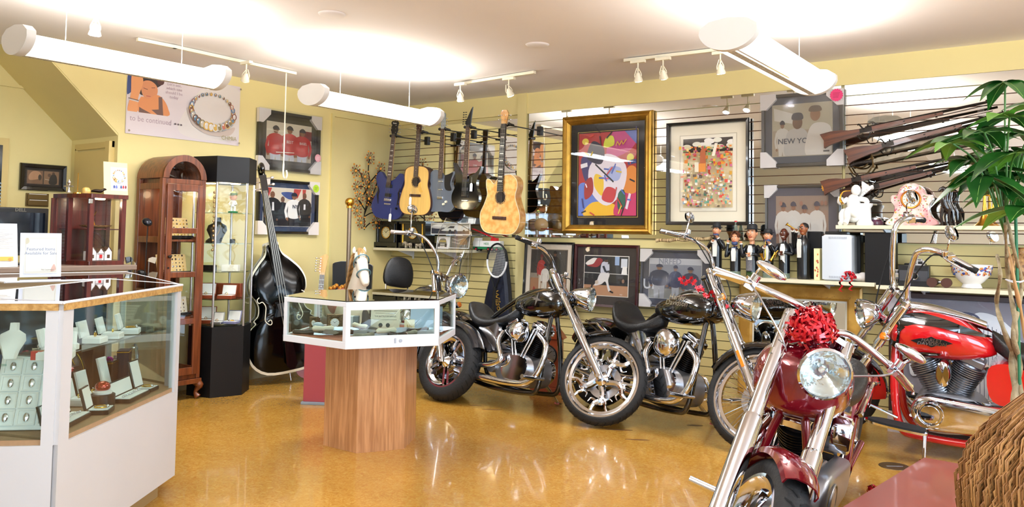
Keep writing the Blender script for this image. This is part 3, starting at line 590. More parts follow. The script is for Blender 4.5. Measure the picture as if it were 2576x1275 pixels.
for sx, sz in ((-1, 1), (-1, -1)):
    c = .15; MB().prism([(sx*(W_/2+.004), sz*(H_/2+.004)), (sx*(W_/2-c), sz*(H_/2+.004)), (sx*(W_/2-c), sz*(H_/2-c*.3)), (sx*(W_/2-c*.4), sz*(H_/2-c)), (sx*(W_/2+.004), sz*(H_/2-c))], 0, -.066).build('corner_guard', col('cfc6c8', .7), t, smooth=0, label='pale cardboard corner guard')
# ================================================================ show cases and cabinets
LAM = mat('putty_laminate', 'c6c6c8', .45, noise=.02, nscale=3); KICK = mat('kick_brown', 'a58b5e', .6); DECK = mat('deck_tan', 'a5835f', .7, noise=.1, nscale=50)
OAKE = wood('oak_edge', 'c8a060', 'a57a3c', .4, 4, 0); ALUW = mat('white_aluminium', 'e9eaf0', .35, .1)
def inset(poly, d):
    n = len(poly); o = []
    for i in range(n):
        a, b, c = V3((*poly[i-1], 0)), V3((*poly[i], 0)), V3((*poly[(i+1) % n], 0))
        e1, e2 = (b-a).normalized(), (c-b).normalized(); n1, n2 = V3((-e1.y, e1.x, 0)), V3((-e2.y, e2.x, 0)); k = (n1+n2)
        k = k/k.length; k = k*(d/max(.3, k.dot(n1))); o.append((b.x+k.x, b.y+k.y))
    return o
def wallpiece(s, p, q, z0, z1, t, m=0):
    a = atan2(q[1]-p[1], q[0]-p[0]); L_ = hypot(q[0]-p[0], q[1]-p[1]); s.at((p[0], p[1], 0), (0, 0, a)).box((0, 0, z0), (L_, t, z1), m)
def counter(label, poly, faces, zk=.1, zb=.56, zt=1.095, shelf=.86):
    """poly ccw (interior on the left); faces: indices of glazed sides"""
    t = thing('display_counter', label, 'display counter', (*poly[0], 0)); ox, oy = poly[0]
    P = [(x-ox, y-oy) for x, y in poly]; n = len(P)
    MB().prism(inset(P, .07), 0, zk, 0, 'xy').build('kick_base', KICK, t, smooth=0)
    MB().prism(P, zk, zb-.02, 0, 'xy').build('cabinet_body', LAM, t, smooth=0)
    MB().prism(inset(P, .012), zb-.02, zb, 0, 'xy').build('deck', DECK, t, smooth=0)
    pst = MB()
    for i in range(n):
        p, q = P[i], P[(i+1) % n]
        if i not in faces: continue
        d = V3((q[0]-p[0], q[1]-p[1], 0)); L_ = d.length; d /= L_; a = atan2(d.y, d.x)
        for u0, u1 in ((0, .075), (L_-.045, L_)):
            fr = MB().at((p[0], p[1], 0), (0, 0, a)); fr.box((u0, .0, zb-.02), (u1, .03, zt-.012)); fr.root.build('corner_post', LAM, t, smooth=0)
        rl = MB().at((p[0], p[1], 0), (0, 0, a)); rl.box((0, -.006, zt-.035), (L_, .02, zt-.008)); rl.root.build('top_rail', OAKE, t, smooth=0, label='wood edged top rail')
        g = MB().at((p[0], p[1], 0), (0, 0, a)); g.box((.07, .012, zb-.002), (L_-.04, .017, zt-.03)); g.root.build('glass_panel', GLASS, t, smooth=0)
    MB().prism(inset(P, .004), zt-.008, zt, 0, 'xy').build('glass_top', mat_top, t, smooth=0)
    r = MB(); Q = inset(P, -.004)
    for i in range(n): r.tube([(*Q[i], zt-.004), (*Q[(i+1) % n], zt-.004)], .0062, 6)
    r.build('top_edge', ALUW, t, smooth=30)
    if shelf:
        sp = inset(P, .06); sh_ = [(a[0], a[1]) for a in sp]; m = [((sh_[2][0]*.45+sh_[1][0]*.55), (sh_[2][1]*.45+sh_[1][1]*.55)), ((sh_[3][0]*.45+sh_[0][0]*.55), (sh_[3][1]*.45+sh_[0][1]*.55))]
        MB().prism([sh_[0], sh_[1], m[0], m[1]], shelf, shelf+.008, 0, 'xy').build('glass_shelf', glassmat('shelf_glass', 'e4f0ec', 1.4), t, smooth=0)
    return t
mat_top = glassmat('counter_glass', 'eef4f2', 2.0)
A_, B_ = (-3.94, 2.52), (-3.29, 1.6)
# polygons run clockwise seen from above as customer faces first -> make ccw
u1 = [B_, A_, (-4.62, 2.5), (-3.85, 1.4)]
u1c = counter('putty coloured jewellery counter with glass front, corner nearest the oak cabinet', u1, [0, 1], shelf=.86)
# mirror wall inside, behind the goods
bk = MB(); wallpiece(bk, (-3.85+3.29-.02, 1.4-1.6+.05), (-4.62+3.29+.05, 2.5-1.6-.04), .56, 1.06, .01); bk.build('inner_mirror', mat('smoked_mirror', '55647c', .08, 1), u1c, smooth=0)
u2 = [(-3.9, 1.0), (-3.30, 1.585), (-3.84, 1.385), (-4.35, 1.2)]
counter('putty coloured jewellery counter with glass front holding white tray stands', u2, [0], shelf=.84)
u3 = [(-3.99, 2.54), (-5.38, 3.02), (-5.6, 2.0), (-4.75, 2.0), (-4.66, 2.52)]
counter('rear jewellery counter with glass top, between front counter and curio', u3, [0], zt=1.093, shelf=0)
# back work counter with dark edge
t = thing('work_counter', 'long back counter with grey-brown edge under the computer screen and curio', 'counter', (-6.45, 2.4, 0))
MB().box((-.05, -2.4, 1.09), (.79, .86, 1.125)).build('countertop', mat('counter_edge', '7d6a5c', .5), t, bevel=.004)
MB().box((-.04, -2.38, 0), (.72, .83, 1.09)).build('cabinet_body', mat('counter_front', 'c9b89a', .6), t, smooth=0)
# --- hexagonal pedestal case
hx = thing('hexagonal_showcase', 'hexagonal glass case with white frame on a wood-grain pedestal', 'display case', (-3.94, 3.944, 0), -radians(1))
def hexp(r, a=0): return [(r*cos(radians(60*i+a)), r*sin(radians(60*i+a))) for i in range(6)]
pe = MB(); pe.prism(hexp(.31), .0, .69, 0, 'xy'); pe.build('pedestal', wood('woodgrain_laminate', 'c99668', 'a8764c', .38, 4, 2), hx, smooth=0)
R_ = .585; z0, z1 = .695, .965
dk = MB(); dk.prism(hexp(R_-.01), z0, z0+.018, 0, 'xy'); dk.build('deck', mat('case_deck', 'a0583c', .7), hx, smooth=0)
H6 = hexp(R_)
for i in range(6):
    p, q = H6[i], H6[(i+1) % 6]; a = atan2(q[1]-p[1], q[0]-p[0]); L_ = R_
    fr = MB().at((p[0], p[1], 0), (0, 0, a)); big = i in (5,)
    fr.box((0, 0, z0-.012), (L_, .022, z0+(.062 if big else .03))); fr.box((0, 0, z1-(.05 if big else .03)), (L_, .022, z1-.0005)); za, zb_ = z0+(.062 if big else .03), z1-(.05 if big else .03); fr.box((0, 0, za), (.028, .022, zb_)); fr.box((L_-.028, 0, za), (L_, .022, zb_))
    fr.root.build('frame_side', ALUW, hx, smooth=0, bevel=.002)
    g = MB().at((p[0], p[1], 0), (0, 0, a)); g.box((.028, .008, z0+.03), (L_-.028, .012, z1-.03)); g.root.build('glass_panel', GLASS, hx, smooth=0)
MB().prism(hexp(R_-.004), z1, z1+.006, 0, 'xy').build('glass_top', mat_top, hx, smooth=0)
lk = MB(); p, q = H6[5], H6[0]; a = atan2(q[1]-p[1], q[0]-p[0]); l2 = lk.at((p[0], p[1], 0), (0, 0, a)); l2.lathe([(0, -.006), (.01, -.006), (.011, 0)], 14, c=(.34, 0, z0+.028), ax='y'); l2.box((.302, -.008, z0+.015), (.31, 0, z0+.045))
lk.build('lock', STEEL, hx)
# --- black tower case
tc = V3((-6.14, 4.31, 0)); tw = thing('tower_display_case', 'tall black topped glass tower case beside the oak cabinet', 'display case', tc, radians(5)); r = .262
def hx2(r): return [(r*cos(radians(60*i-54.5)), r*sin(radians(60*i-54.5))) for i in range(6)]
MB().prism(hx2(r), 0, .58, 0, 'xy').build('plinth', SATB, tw, smooth=0)
MB().prism(hx2(r+.008), 1.79, 2.01, 0, 'xy').build('canopy', SATB, tw, smooth=0)
for i, p in enumerate(hx2(r-.008)): MB().cyl((*p, .58), (*p, 1.79), .0095, 8).build('corner_rail', ALU, tw)
H6 = hx2(r-.008)
for i in range(6):
    p, q = H6[i], H6[(i+1) % 6]; g = MB(); wallpiece(g, p, q, .585, 1.785, .004); g.build('glass_panel', glassmat('tower_glass', 'fdfefd', .3), tw, smooth=0)
for z in (.585, .80, 1.03, 1.27, 1.53): MB().prism(hx2(r-.02), z, z+.006, 0, 'xy').build('glass_shelf', MATS['shelf_glass'], tw, smooth=0)
for i in (0, 1):
    b = MB(); q = hx2(.12)[i*2-1]; b.lathe([(0, 1.782), (.035, 1.782), (.045, 1.79)], 18, c=(q[0], q[1], 0)); b.build('downlight', mat('case_bulb', 'fff0d0', .4, emit='ffdc9a', es=18), tw)
l = bpy.data.lights.new('case_light', 'POINT'); l.energy = 2.2; l.color = (1, .82, .55); l.shadow_soft_size = .05; o = bpy.data.objects.new('case_light', l); C.objects.link(o); o.parent = tw; o.location = (0, 0, 1.74)
# --- arched oak cabinet
OAK = wood('warm_oak', '7d4220', '552810', .35, 3, 2, coat=.2)
ya, yb = 3.655, 4.045; oc = thing('arched_curio_cabinet', 'tall arched reddish-oak curio cabinet with cabriole feet', 'cabinet', (-6.21, (ya+yb)/2, 0), RL); w = (yb-ya)/2; d0, d1 = -.19, .19; zs = 1.80
ar = [(w*cos(radians(a)), zs+w*1.0*sin(radians(a))) for a in range(0, 181, 12)]
# hood: half-cylinder shell
o_, i_ = ar, [((w-.03)*cos(radians(a)), zs+(w-.03)*sin(radians(a))) for a in range(0, 181, 12)]
MB().prism(o_+i_[::-1], d0, d1).build('hood', OAK, oc)
i2 = [((w-.052)*cos(radians(a)), zs+(w-.052)*sin(radians(a))) for a in range(0, 181, 12)]
MB().prism(o_+i2[::-1], d0-.006, d0+.014).build('front_arch', OAK, oc)
MB().prism([(p[0]*.97, p[1]) for p in i_], d1-.01, d1).build('hood_back', OAK, oc)
MB().prism([(p[0]*.99, p[1]) for p in i2], d0+.004, d0+.006).build('hood_glass', PGLASS, oc, smooth=0)
cs = MB()
for sx in (-1, 1):
    for dd in (d0, d1-.045): cs.box((sx*w, dd, .171), (sx*(w-.035), dd+.045, zs-.001))
    for z in (.21, .66, 1.28, 1.71): cs.box((sx*(w-.003), d0+.045, z), (sx*(w-.02), d1-.045, z+.05))
for z in (.172, 1.757): cs.box((-w+.036, d0+.002, z), (w-.036, d1-.01, z+.04))
cs.box((-w+.02, d1-.008, .2), (w-.02, d1, zs)); cs.box((-w-.01, d0-.012, .13), (w+.01, d1, .17))
cs.build('carcass', OAK, oc, smooth=0, bevel=.003)
for z in (.66, 1.0, 1.29): MB().box((-w+.02, d0+.02, z), (w-.02, d1-.01, z+.016)).build('shelf', OAK, oc, smooth=0)
dr = MB(); dw = w-.035
for x0, x1, z0_, z1_ in ((-dw, -dw+.05, .21, 1.755), (dw-.05, dw, .21, 1.755), (-dw+.05, dw-.05, 1.70, 1.755), (-dw+.05, dw-.05, .21, .27), (-dw+.05, dw-.05, 1.355, 1.40), (-dw+.05, dw-.05, 1.0, 1.045), (-dw+.05, dw-.05, .62, .665)): dr.box((x0, d0-.02, z0_), (x1, d0, z1_))
door = dr.build('cabinet_door', OAK, oc, smooth=0, bevel=.003)
kb = MB(); kb.lathe([(0, -.03), (.012, -.028), (.014, -.018), (.006, -.01), (.008, 0)], 14, c=(-dw+.025, d0-.02, 1.17), ax='y'); kb.lathe([(0, -.004), (.008, -.004), (.009, 0)], 12, c=(-dw+.025, d0-.02, 1.08), ax='y'); kb.build('knob', mat('dark_knob', '1c0f0a', .4), door)
MB().box((-dw+.03, d0-.011, .25), (dw-.03, d0-.008, 1.72)).build('pane', PGLASS, door, smooth=0)
for sx in (-1, 1):
    for dd in (d0+.03, d1-.04):
        f = MB(); P = spline([(sx*(w-.03), dd, .15), (sx*(w+.005), dd-.02, .11), (sx*(w-.015), dd, .055), (sx*(w+.0), dd-.015, .012)], 5); f.tube(P, [.032]*4+[.034, .035, .03, .024, .02, .017, .016, .018, .02, .024, .026, .022][:len(P)-4], 10); f.build('foot', OAK, oc)
l = bpy.data.lights.new('cabinet_light', 'POINT'); l.energy = .9; l.color = (1, .7, .4); l.shadow_soft_size = .03; o = bpy.data.objects.new('cabinet_light', l); C.objects.link(o); o.parent = oc; o.location = (0, 0, 1.68)
# --- table-top curio on the back counter
MAH = wood('mahogany', '5c1d16', '35100d', .3, 3, 2, coat=.3)
zc = 1.125; cu = thing('tabletop_curio', 'small mahogany glass curio with angled sides on the back counter', 'cabinet', (-5.95, 3.05, zc), RL); cw_ = cw = .2
base = [(-cw*.8, 0.16), (-cw*.8, -.02), (-cw*.45, -.19), (cw*.75, -.19), (cw+.02, -.06), (cw+.02, .16)]
MB().prism([(x*1.06, y*1.06) for x, y in base], 0, .03, 0, 'xy').build('base', MAH, cu, smooth=0, bevel=.004)
MB().prism([(x*1.12, y*1.12) for x, y in base], .475, .505, 0, 'xy').build('top', MAH, cu, smooth=0, bevel=.004)
for i, (x, y) in enumerate(base): MB().cbox((x*.97, y*.97, .25), (.032, .032, .45)).build('post', MAH, cu, smooth=0)
MB().box((-cw, .15, .03), (cw, .16, .475)).build('back_panel', MAH, cu, smooth=0)
for i in range(len(base)-1):
    g = MB(); wallpiece(g, base[i], base[i+1], .03, .475, .004); g.build('glass_panel', MATS['picture_glass'], cu, smooth=0)
MB().prism([(x*.9, y*.9) for x, y in base], .25, .258, 0, 'xy').build('shelf', MAH, cu, smooth=0)
b = MB(); b.lathe([(0, .468), (.03, .468), (.036, .475)], 18, c=(.03, -.08, 0)); b.build('downlight', MATS['case_bulb'], cu)
for sx, y in ((-cw*.5, -.2), (cw*.95, -.1)): MB().cbox((sx, y, .45), (.03, .012, .035)).build('hinge', SILVER, cu, smooth=0, bevel=.004)
l = bpy.data.lights.new('curio_light', 'POINT'); l.energy = .9; l.color = (1, .8, .55); l.shadow_soft_size = .03; o = bpy.data.objects.new('curio_light', l); C.objects.link(o); o.parent = cu; o.location = (.03, -.05, .44)
# --- wall shelves on brackets
SHM = mat('shelf_cream', 'ddd2b4', .45)
def wshelf(label, xa, xb, z, d, br):
    t = thing('wall_shelf', label, 'shelf', ((xa+xb)/2, YR, z)); h = (xb-xa)/2
    MB().box((-h, -d, -.028), (h, -.002, 0)).build('board', SHM, t, smooth=0, bevel=.002)
    for x in br:
        s = MB(); s.prism([(-d*.85, -.028), (-.002, -.028), (-.002, -.095), (-.02, -.095)], x-(xa+xb)/2-.006, x-(xa+xb)/2+.006, 0, 'yz'); s.box((x-(xa+xb)/2-.012, -.006, -.12), (x-(xa+xb)/2+.012, -.002, -.02)); s.build('bracket', ALUW, t, smooth=0)
    return t
p0 = RW(935, 622, .3); p1 = RW(1180, 630, .3)
SH1 = p0.z; wshelf('cream wall shelf holding black mantel clocks', -6.42, p1.x, SH1, .3, (-6.1, -5.5))
q0 = RW(1768, 690, .33); q1 = RW(2200, 697, .33)
SH2 = q0.z-.01; wshelf('long cream wall shelf under the musician bottles', q0.x, -1.3, SH2, .33, (RW(1900, 700).x, RW(2095, 700).x))
wshelf('long cream wall shelf under the cameras and bowl', -1.29, 1.0, SH2-.015, .33, (-1.0, -.3, .5))
r0 = RW(2095, 566, .33); SH3 = r0.z; wshelf('upper cream wall shelf holding the porcelain clock', r0.x+.02, .9, SH3, .33, (-1.25, -.5, .4))
# ================================================================ motorcycles
TYRE = mat('tyre_rubber', '121213', .7, bump=.3, bscale=60); ALUD = mat('cast_aluminium', 'a9aaae', .35, .9); DARKM = mat('black_metal', '0c0c0e', .3, .4)
AMBER = mat('amber_lens', 'e87a1a', .15, coat=.6); REDL = mat('red_lens', 'c4141c', .12, coat=.8); HL = mat('headlamp_reflector', 'dfe3e8', .12, .9, bump=.4, bscale=25)
def sect(hw, zt, zb, n=20, e=2.4, x=0):
    o = []; zc, hh = (zt+zb)/2, (zt-zb)/2
    for i in range(n):
        a = 2*pi*i/n; c_, s_ = cos(a), sin(a)
        o.append((x, hw*abs(c_)**(2/e)*(1 if c_ > 0 else -1), zc+hh*abs(s_)**(2/e)*(1 if s_ > 0 else -1)))
    return o
def body(s, st, m=0, e=2.4, n=20):
    """st = [(x, half width, z top, z bottom)...] smoothed"""
    P = spline([V3((a, b, c)) for a, b, c, d in st], 4); Q = spline([V3((a, d, 0)) for a, b, c, d in st], 4)
    return s.loft([sect(max(.002, p.y), p.z, min(q.y, p.z-.002), n, e, p.x) for p, q in zip(P, Q)], m)
def fender(s, r, w, a0, a1, skirt=.05, th=.006, n=26, m=0, flare=0, taper=0):
    secs = []
    for i in range(n+1):
        f = i/n; a = radians(a0+(a1-a0)*f); ww = w*(1-taper*abs(2*f-1)**2); k = skirt
        out = [(-ww/2, -k), (-ww/2, -k*.45), (-ww*.46, -.012), (-ww*.3, .006), (0, .012), (ww*.3, .006), (ww*.46, -.012), (ww/2, -k*.45), (ww/2, -k)]
        inn = [(y*(1-2*th/ww) if abs(y) > 1e-6 else 0, rr-th if abs(y) < ww*.4 else rr) for y, rr in out][::-1]
        sec = [(cos(a)*(r+rr), y, sin(a)*(r+rr)) for y, rr in out+inn]; secs.append(sec)
    return s.loft(secs, m)
def wheel(name, bike, Mx, R, w, rimr, style, disc=0, whitewall=False):
    """rim and spokes in one casting, with tyre / hub / disc as its pieces; axle along y"""
    s = MB(); W = w*.42
    s.lathe([(rimr+.012, -W), (rimr+.016, -W+.006), (rimr-.012, -W+.02), (rimr-.03, -W*.4), (rimr-.032, W*.4), (rimr-.012, W-.02), (rimr+.016, W-.006), (rimr+.012, W), (rimr-.008, W), (rimr-.02, W-.02), (rimr-.04, W*.4), (rimr-.04, -W*.4), (rimr-.02, -W+.02), (rimr-.008, -W), (rimr+.012, -W)], 56, ax='y', cap=False)
    if style == 'mag5':
        for k in range(5):
            for q in (-1, 1):
                a = 2*pi*k/5; t = s.at((0, 0, 0), (0, a, 0))
                t.loft([[(.03, -.034, q*.008), (.03, .034, q*.008), (.03, .034, q*.03), (.03, -.034, q*.03)], [(rimr-.02, -.03, q*.014), (rimr-.02, .03, q*.014), (rimr-.02, .03, q*.036), (rimr-.02, -.03, q*.036)]])
    elif style == 'swirl':
        for k in range(5):
            a = 2*pi*k/5+.4; t = s.at((0, 0, 0), (0, a, 0))
            def fl(P, r0, r1):
                P = spline(P, 6); n_ = len(P)
                for yy in (0,): t.tube([(p[0], yy, p[1]) for p in P], [r0+(r1-r0)*i/(n_-1) for i in range(n_)], 8)
            fl([(.04, .0), (.10, .035), (.15, .03), (.19, -.01), (rimr-.03, -.02)], .026, .017)
            fl([(.12, .035), (.15, .07), (.19, .085), (rimr-.04, .12)], .014, .01)
            fl([(.15, .06), (.12, .09), (.13, .12)], .012, .003); fl([(.16, .0), (.15, -.04), (.18, -.06)], .012, .003)
            t.ell((.155, 0, .035), (.03, .014, .03), 0, 10, 8)
    elif style == 'mag8':
        for k in range(8):
            t = s.at((0, 0, 0), (0, 2*pi*k/8, 0)); t.loft([[(.03, -.02, -.03), (.03, .02, -.03), (.03, .02, .03), (.03, -.02, .03)], [(rimr-.025, -.014, -.014), (rimr-.025, .014, -.014), (rimr-.025, .014, .03), (rimr-.025, -.014, .03)]])
        s.torus((0, 0, 0), rimr*.72, .008, 'y', 40, 6)
    wo = s.build(name, CHROME, bike); wo.matrix_local = Mx
    t = MB(); a = w/2
    t.lathe([(rimr-.005, -W*.9), (rimr+.012, -a*.9), (R-.045, -a), (R-.02, -a*.86), (R-.006, -a*.5), (R, 0), (R-.006, a*.5), (R-.02, a*.86), (R-.045, a), (rimr+.012, a*.9), (rimr-.005, W*.9), (rimr-.005, -W*.9)], 56, ax='y', cap=False); t.build('tyre', TYRE, wo)
    g = MB()
    for k in range(36):
        for q in (-1, 1):
            b = g.at((0, 0, 0), (0, 2*pi*(k+(q > 0)*.5)/36, 0)); b.add([(R-.016, q*a*.78, -.004), (R-.016, q*a*.78, .004), (R+.0012, q*a*.06, -.032), (R+.0012, q*a*.06, -.04), (R-.001, q*a*.45, -.02), (R-.001, q*a*.45, -.012)], [(0, 1, 5, 4), (4, 5, 2, 3)])
    g.build('tread_grooves', mat('groove_black', '020202', .9), wo, smooth=0)['kind'] = 'stuff'
    h = MB(); h.lathe([(0, -w*.62), (.02, -w*.62), (.03, -w*.55), (.05, -w*.38), (.034, -w*.2), (.034, w*.2), (.05, w*.38), (.03, w*.55), (.02, w*.62), (0, w*.62)], 24, ax='y'); h.build('hub', CHROME, wo)
    if style == 'wire':
        sp = None
        for k in range(40):
            if sp is None:
                b = MB(); b.tube([(.04, w*.3, 0), (rimr-.03, w*.05, .09)], .0024, 5); sp = [b.build('wire_spoke', CHROME, wo)]
                b = MB(); b.tube([(.04, -w*.3, 0), (rimr-.03, -w*.05, -.09)], .0024, 5); sp.append(b.build('wire_spoke', CHROME, wo)); continue
            c = sp[k % 2].copy(); C.objects.link(c); c.parent = wo; c.rotation_euler = (0, 2*pi*k/40, 0)
    for q in ([-1] if disc == -1 else [1] if disc == 1 else [-1, 1] if disc == 2 else []):
        d = MB(); d.lathe([(.075, q*w*.5), (.128, q*w*.5), (.128, q*(w*.5+.005)), (.075, q*(w*.5+.005)), (.075, q*w*.5)], 40, ax='y', cap=False)
        for k in range(24):
            for rr in (.09, .113):
                an = 2*pi*(k+(rr > .1)*.5)/24; d.at((rr*cos(an), q*(w*.5+.0055 if q > 0 else w*.5+.0055), rr*sin(an))).lathe([(0, 0), (.0045, 0)], 8, 1, ax='y')
        for k in range(5): an = 2*pi*k/5; d.tube([(.03*cos(an), q*w*.5, .03*sin(an)), (.08*cos(an), q*w*.5, .08*sin(an))], .007, 6)
        d.build('brake_disc', [STEEL, BLACK], wo, smooth=30)
    return wo
def cylinder(s, base, ang, L_, r, m=0, m2=1, nf=11):
    """finned barrel and head"""
    t = s.at(base, (0, ang, 0)); pr = [(r*.72, 0)]
    for i in range(nf):
        z = .02+(L_*.62-.02)*i/nf; f = r*(.95+.12*i/nf); pr += [(r*.75, z), (f, z+.001), (f, z+.0045), (r*.75, z+.0055)]
    t.lathe(pr, 24, m, sc2=(1.08, .92)); z0 = L_*.62; pr = [(r*.8, z0)]
    for i in range(5): z = z0+L_*.22*i/5; pr += [(r*.85, z), (r*1.16, z+.002), (r*1.16, z+.007), (r*.85, z+.009)]
    pr += [(r*.8, L_*.86)]; t.lathe(pr, 24, m, sc2=(1.08, .95)); return t
def motorcycle(label, front, rear, cfg):
    g = cfg.get; f3, r3 = V3((*front, 0)), V3((*rear, 0)); WB = (f3-r3).length; hd = atan2(f3.y-r3.y, f3.x-r3.x); lean = radians(g('lean', 9)); ln = V3((-sin(hd), cos(hd), 0))
    t = thing('motorcycle', label, 'motorcycle', (f3+r3)/2); t.rotation_mode = 'QUATERNION'
    t.rotation_quaternion = Quaternion((0, 0, 1), hd) @ Quaternion((1, 0, 0), -lean)
    Rf, wf, rimf = g('fw', (.33, .1, .26)); Rr, wr_, rimr = g('rw', (.33, .18, .23)); rk = radians(g('rake', 34)); Lf = g('fork', .92); st = radians(g('steer', 25)); off = .05
    A = V3((WB/2, 0, Rf)); B = V3((-WB/2, 0, Rr)); u = V3((-sin(rk), 0, cos(rk))); fw = V3((cos(rk), 0, sin(rk))); pv = A-fw*off
    S = M4.Translation(pv) @ M4.Rotation(st, 4, u) @ M4.Translation(-pv); FK = S @ M4.Translation(A) @ M4.Rotation(-rk, 4, 'Y'); top = A+u*Lf; BAR = S @ M4.Translation(top)
    paint = g('paint', GLOSSB); trim = g('trim', CHROME); eng = g('engine', DARKM); hs = g('halfspan', .105)
    def P(s, nm, m, M=None, parent=t, **k):
        o = s.build(nm, m, parent, **k)
        if M is not None: o.matrix_local = M
        return o
    wheel('front_wheel', t, S @ M4.Translation(A), Rf, wf, rimf, g('style', 'mag5'), g('disc', -1)); wheel('rear_wheel', t, M4.Translation(B), Rr, wr_, rimr, g('rstyle', 'mag8'), 1)
    s = MB(); a0, a1 = g('ffend', (40, 175)); fender(s, Rf+.028, wf+.05, a0, a1, g('fskirt', .05), taper=g('ftaper', .25)); ff = P(s, 'front_fender', g('fpaint', paint), S @ M4.Translation(A))
    if g('fstripe'):
        s = MB(); fender(s, Rf+.031, wf+.052, g('fstripe')[0], g('fstripe')[1], g('fskirt', .05)-.06, taper=.25); P(s, 'paint_stripe', GLOSSB, None, ff)
    for q in (-1, 1):
        fk_ = g('fkr', 1); s = MB(); y = q*hs; s.tube([(0, y, -.03), (0, y, .02), (0, y, Lf*.46), (0, y, Lf*.48)], [.024*fk_, .03*fk_, .031*fk_, .027*fk_], 16); s.tube([(0, y, Lf*.47), (0, y, Lf+.02), (0, y, Lf+.03)], [.0235*fk_, .0235*fk_, .015*fk_], 16); s.cyl((0, q*(hs-.03), 0), (0, q*(hs+.035), 0), .016, 12)
        if g('covers'): s.tube([(0, y, Lf-.33), (0, y, Lf-.02)], [.032, .032], 16)
        fk = P(s, 'fork_leg', trim, FK)
        if g('reflector'): s = MB(); s.box((-.006, y-.018*0+q*.0, Lf*.2), (.006, y+q*.034, Lf*.2+.1)); s2 = MB(); s2.at((0, y+q*.026, Lf*.27)).cbox((0, 0, 0), (.022, .014, .12)); P(s2, 'side_reflector', AMBER, None, fk, bevel=.003)
    for z, th in ((Lf-.21, .03), (Lf-.01, .026)):
        s = MB(); o = [(-.05, -.03), (-.01, -hs-.03), (.02, -hs-.03), (.035, -.03), (.035, .03), (.02, hs+.03), (-.01, hs+.03), (-.05, .03)]; s.prism([(x, y) for x, y in o], z, z+th, 0, 'xy'); P(s, 'triple_clamp', trim, FK, bevel=.006)
    # headlight
    hx, hz, hr = g('lamp', (.11, Lf-.13, .085)); s = MB(); bd = S @ M4.Translation(A+u*hz+fw*hx); hl = g('lamplen', 1)
    s.lathe([(0, -.10*hl), (hr*.35, -.095*hl), (hr*.75, -.06*hl), (hr*.97, -.01), (hr*1.04, .02), (hr*1.06, .035), (hr*.97, .042), (hr*.93, .03)], 32, ax='x', cap=False); s.cyl((-.07*hl, 0, 0), (-.12, 0, -.05), .014)
    hd_ = P(s, 'headlight', g('lampm', trim), bd); s = MB(); s.lathe([(hr*.94, .028), (hr*.6, .0), (.014, -.04), (.012, -.02), (0, -.02)], 32, ax='x', cap=False); P(s, 'reflector_bowl', HL, None, hd_)
    s = MB(); s.lathe([(hr*.95, .03), (hr*.7, .042), (hr*.3, .048), (0, .05)], 32, ax='x', cap=False); P(s, 'lens', GLASS, None, hd_)
    # handlebar with grips, levers, controls
    hb = g('bar', [(0, .05, .02), (-.02, .08, .09), (-.04, .2, .12), (-.14, .36, .12), (-.25, .44, .1)]); br = g('barr', .0135)
    full = spline([(x, -y, z) for x, y, z in hb[::-1]]+hb, 6); s = MB(); s.tube(full, br, 10)
    for q in (-1, 1): s.cyl((-.0, q*.045, -.02), (hb[0][0], q*.045, hb[0][2]+.01), .017, 12)
    bar = P(s, 'handlebar', trim, BAR)
    for q in (-1, 1):
        e = V3(hb[-1]); d = (e-V3(hb[-2])).normalized(); e.y *= q; d.y *= q; gs = e-d*.13
        s = MB(); s.tube([gs, gs+d*.01, e-d*.01, e, e+d*.006], [.017, .0185, .0185, .02, .014], 14); P(s, 'grip', g('gripm', RUBBER), None, bar)
        s = MB(); c_ = gs-d*.03; s.at(c_, (0, 0, 0)).cbox((0, 0, 0), (.045, .045, .045)); s.tube([c_+V3((.04, 0, .01)), c_+V3((.055, 0, .01))+d*.04, e+V3((.05, 0, -.0)), e+V3((.055, 0, -.01))+d*.01], [.007, .0065, .006, .008], 8); s.cyl(c_+V3((.03, 0, .02)), c_+V3((.03, 0, .05)), .02, 10); P(s, 'brake_lever', trim, None, bar, bevel=.003)
        if g('cables', 1):
            s = MB(); w0 = c_+V3((.03, 0, 0)); s.tube(spline([w0, w0+V3((.08, -q*.06, -.03)), V3((.12, q*.1, -.12)), V3((.03, q*.05, -.3))], 7), .0045, 6, 0); P(s, 'cable', g('cablem', RUBBER), BAR)
        mt = g('mirror')
        if mt and (q in mt[0]):
            mo = V3(mt[1]); mo.y *= q; mp_ = c_+mo; s = MB(); s.tube(spline([c_+V3((.02, 0, .02)), c_+mo*.35+V3((.02, q*.02, .04)), mp_-V3((0, 0, .01))], 6), .0055, 8); nv = V3((-1, -q*.15, .05)).normalized()
            ms = MB(); ms.at(mp_, (0, 0, 0)).ell((0, 0, 0), (.022, mt[2], mt[3]), 0, 20, 12); so = P(s, 'mirror', trim, BAR); P(ms, 'mirror_shell', trim, None, so); s = MB(); s.at(mp_+V3((-.02, 0, 0))).lathe([(0, -.0035), (1, -.002)], 24, ax='x', sc2=(mt[2]*.86, mt[3]*.86)); P(s, 'mirror_pane', MIRROR, None, so)
        if g('signals', 1):
            s = MB(); c2 = V3((.03, q*(hs+.06), Lf-.24)); s.cyl((.0, q*hs, Lf-.22), c2, .007, 8); s.at(c2).lathe([(0, -.03), (.022, -.025), (.028, 0), (.028, .012)], 16, ax='x'); so = P(s, 'turn_signal', trim, FK); s = MB(); s.at(c2).lathe([(.027, .012), (.022, .022), (0, .026)], 16, ax='x'); P(s, 'amber_lens', AMBER, None, so)
    # frame
    nk = pv+u*(Lf-.12); s = MB(); s.cyl(pv+u*(Lf-.22), pv+u*(Lf-.0), .032, 16); fr = .019
    sx, sz = -WB/2+.28, .52
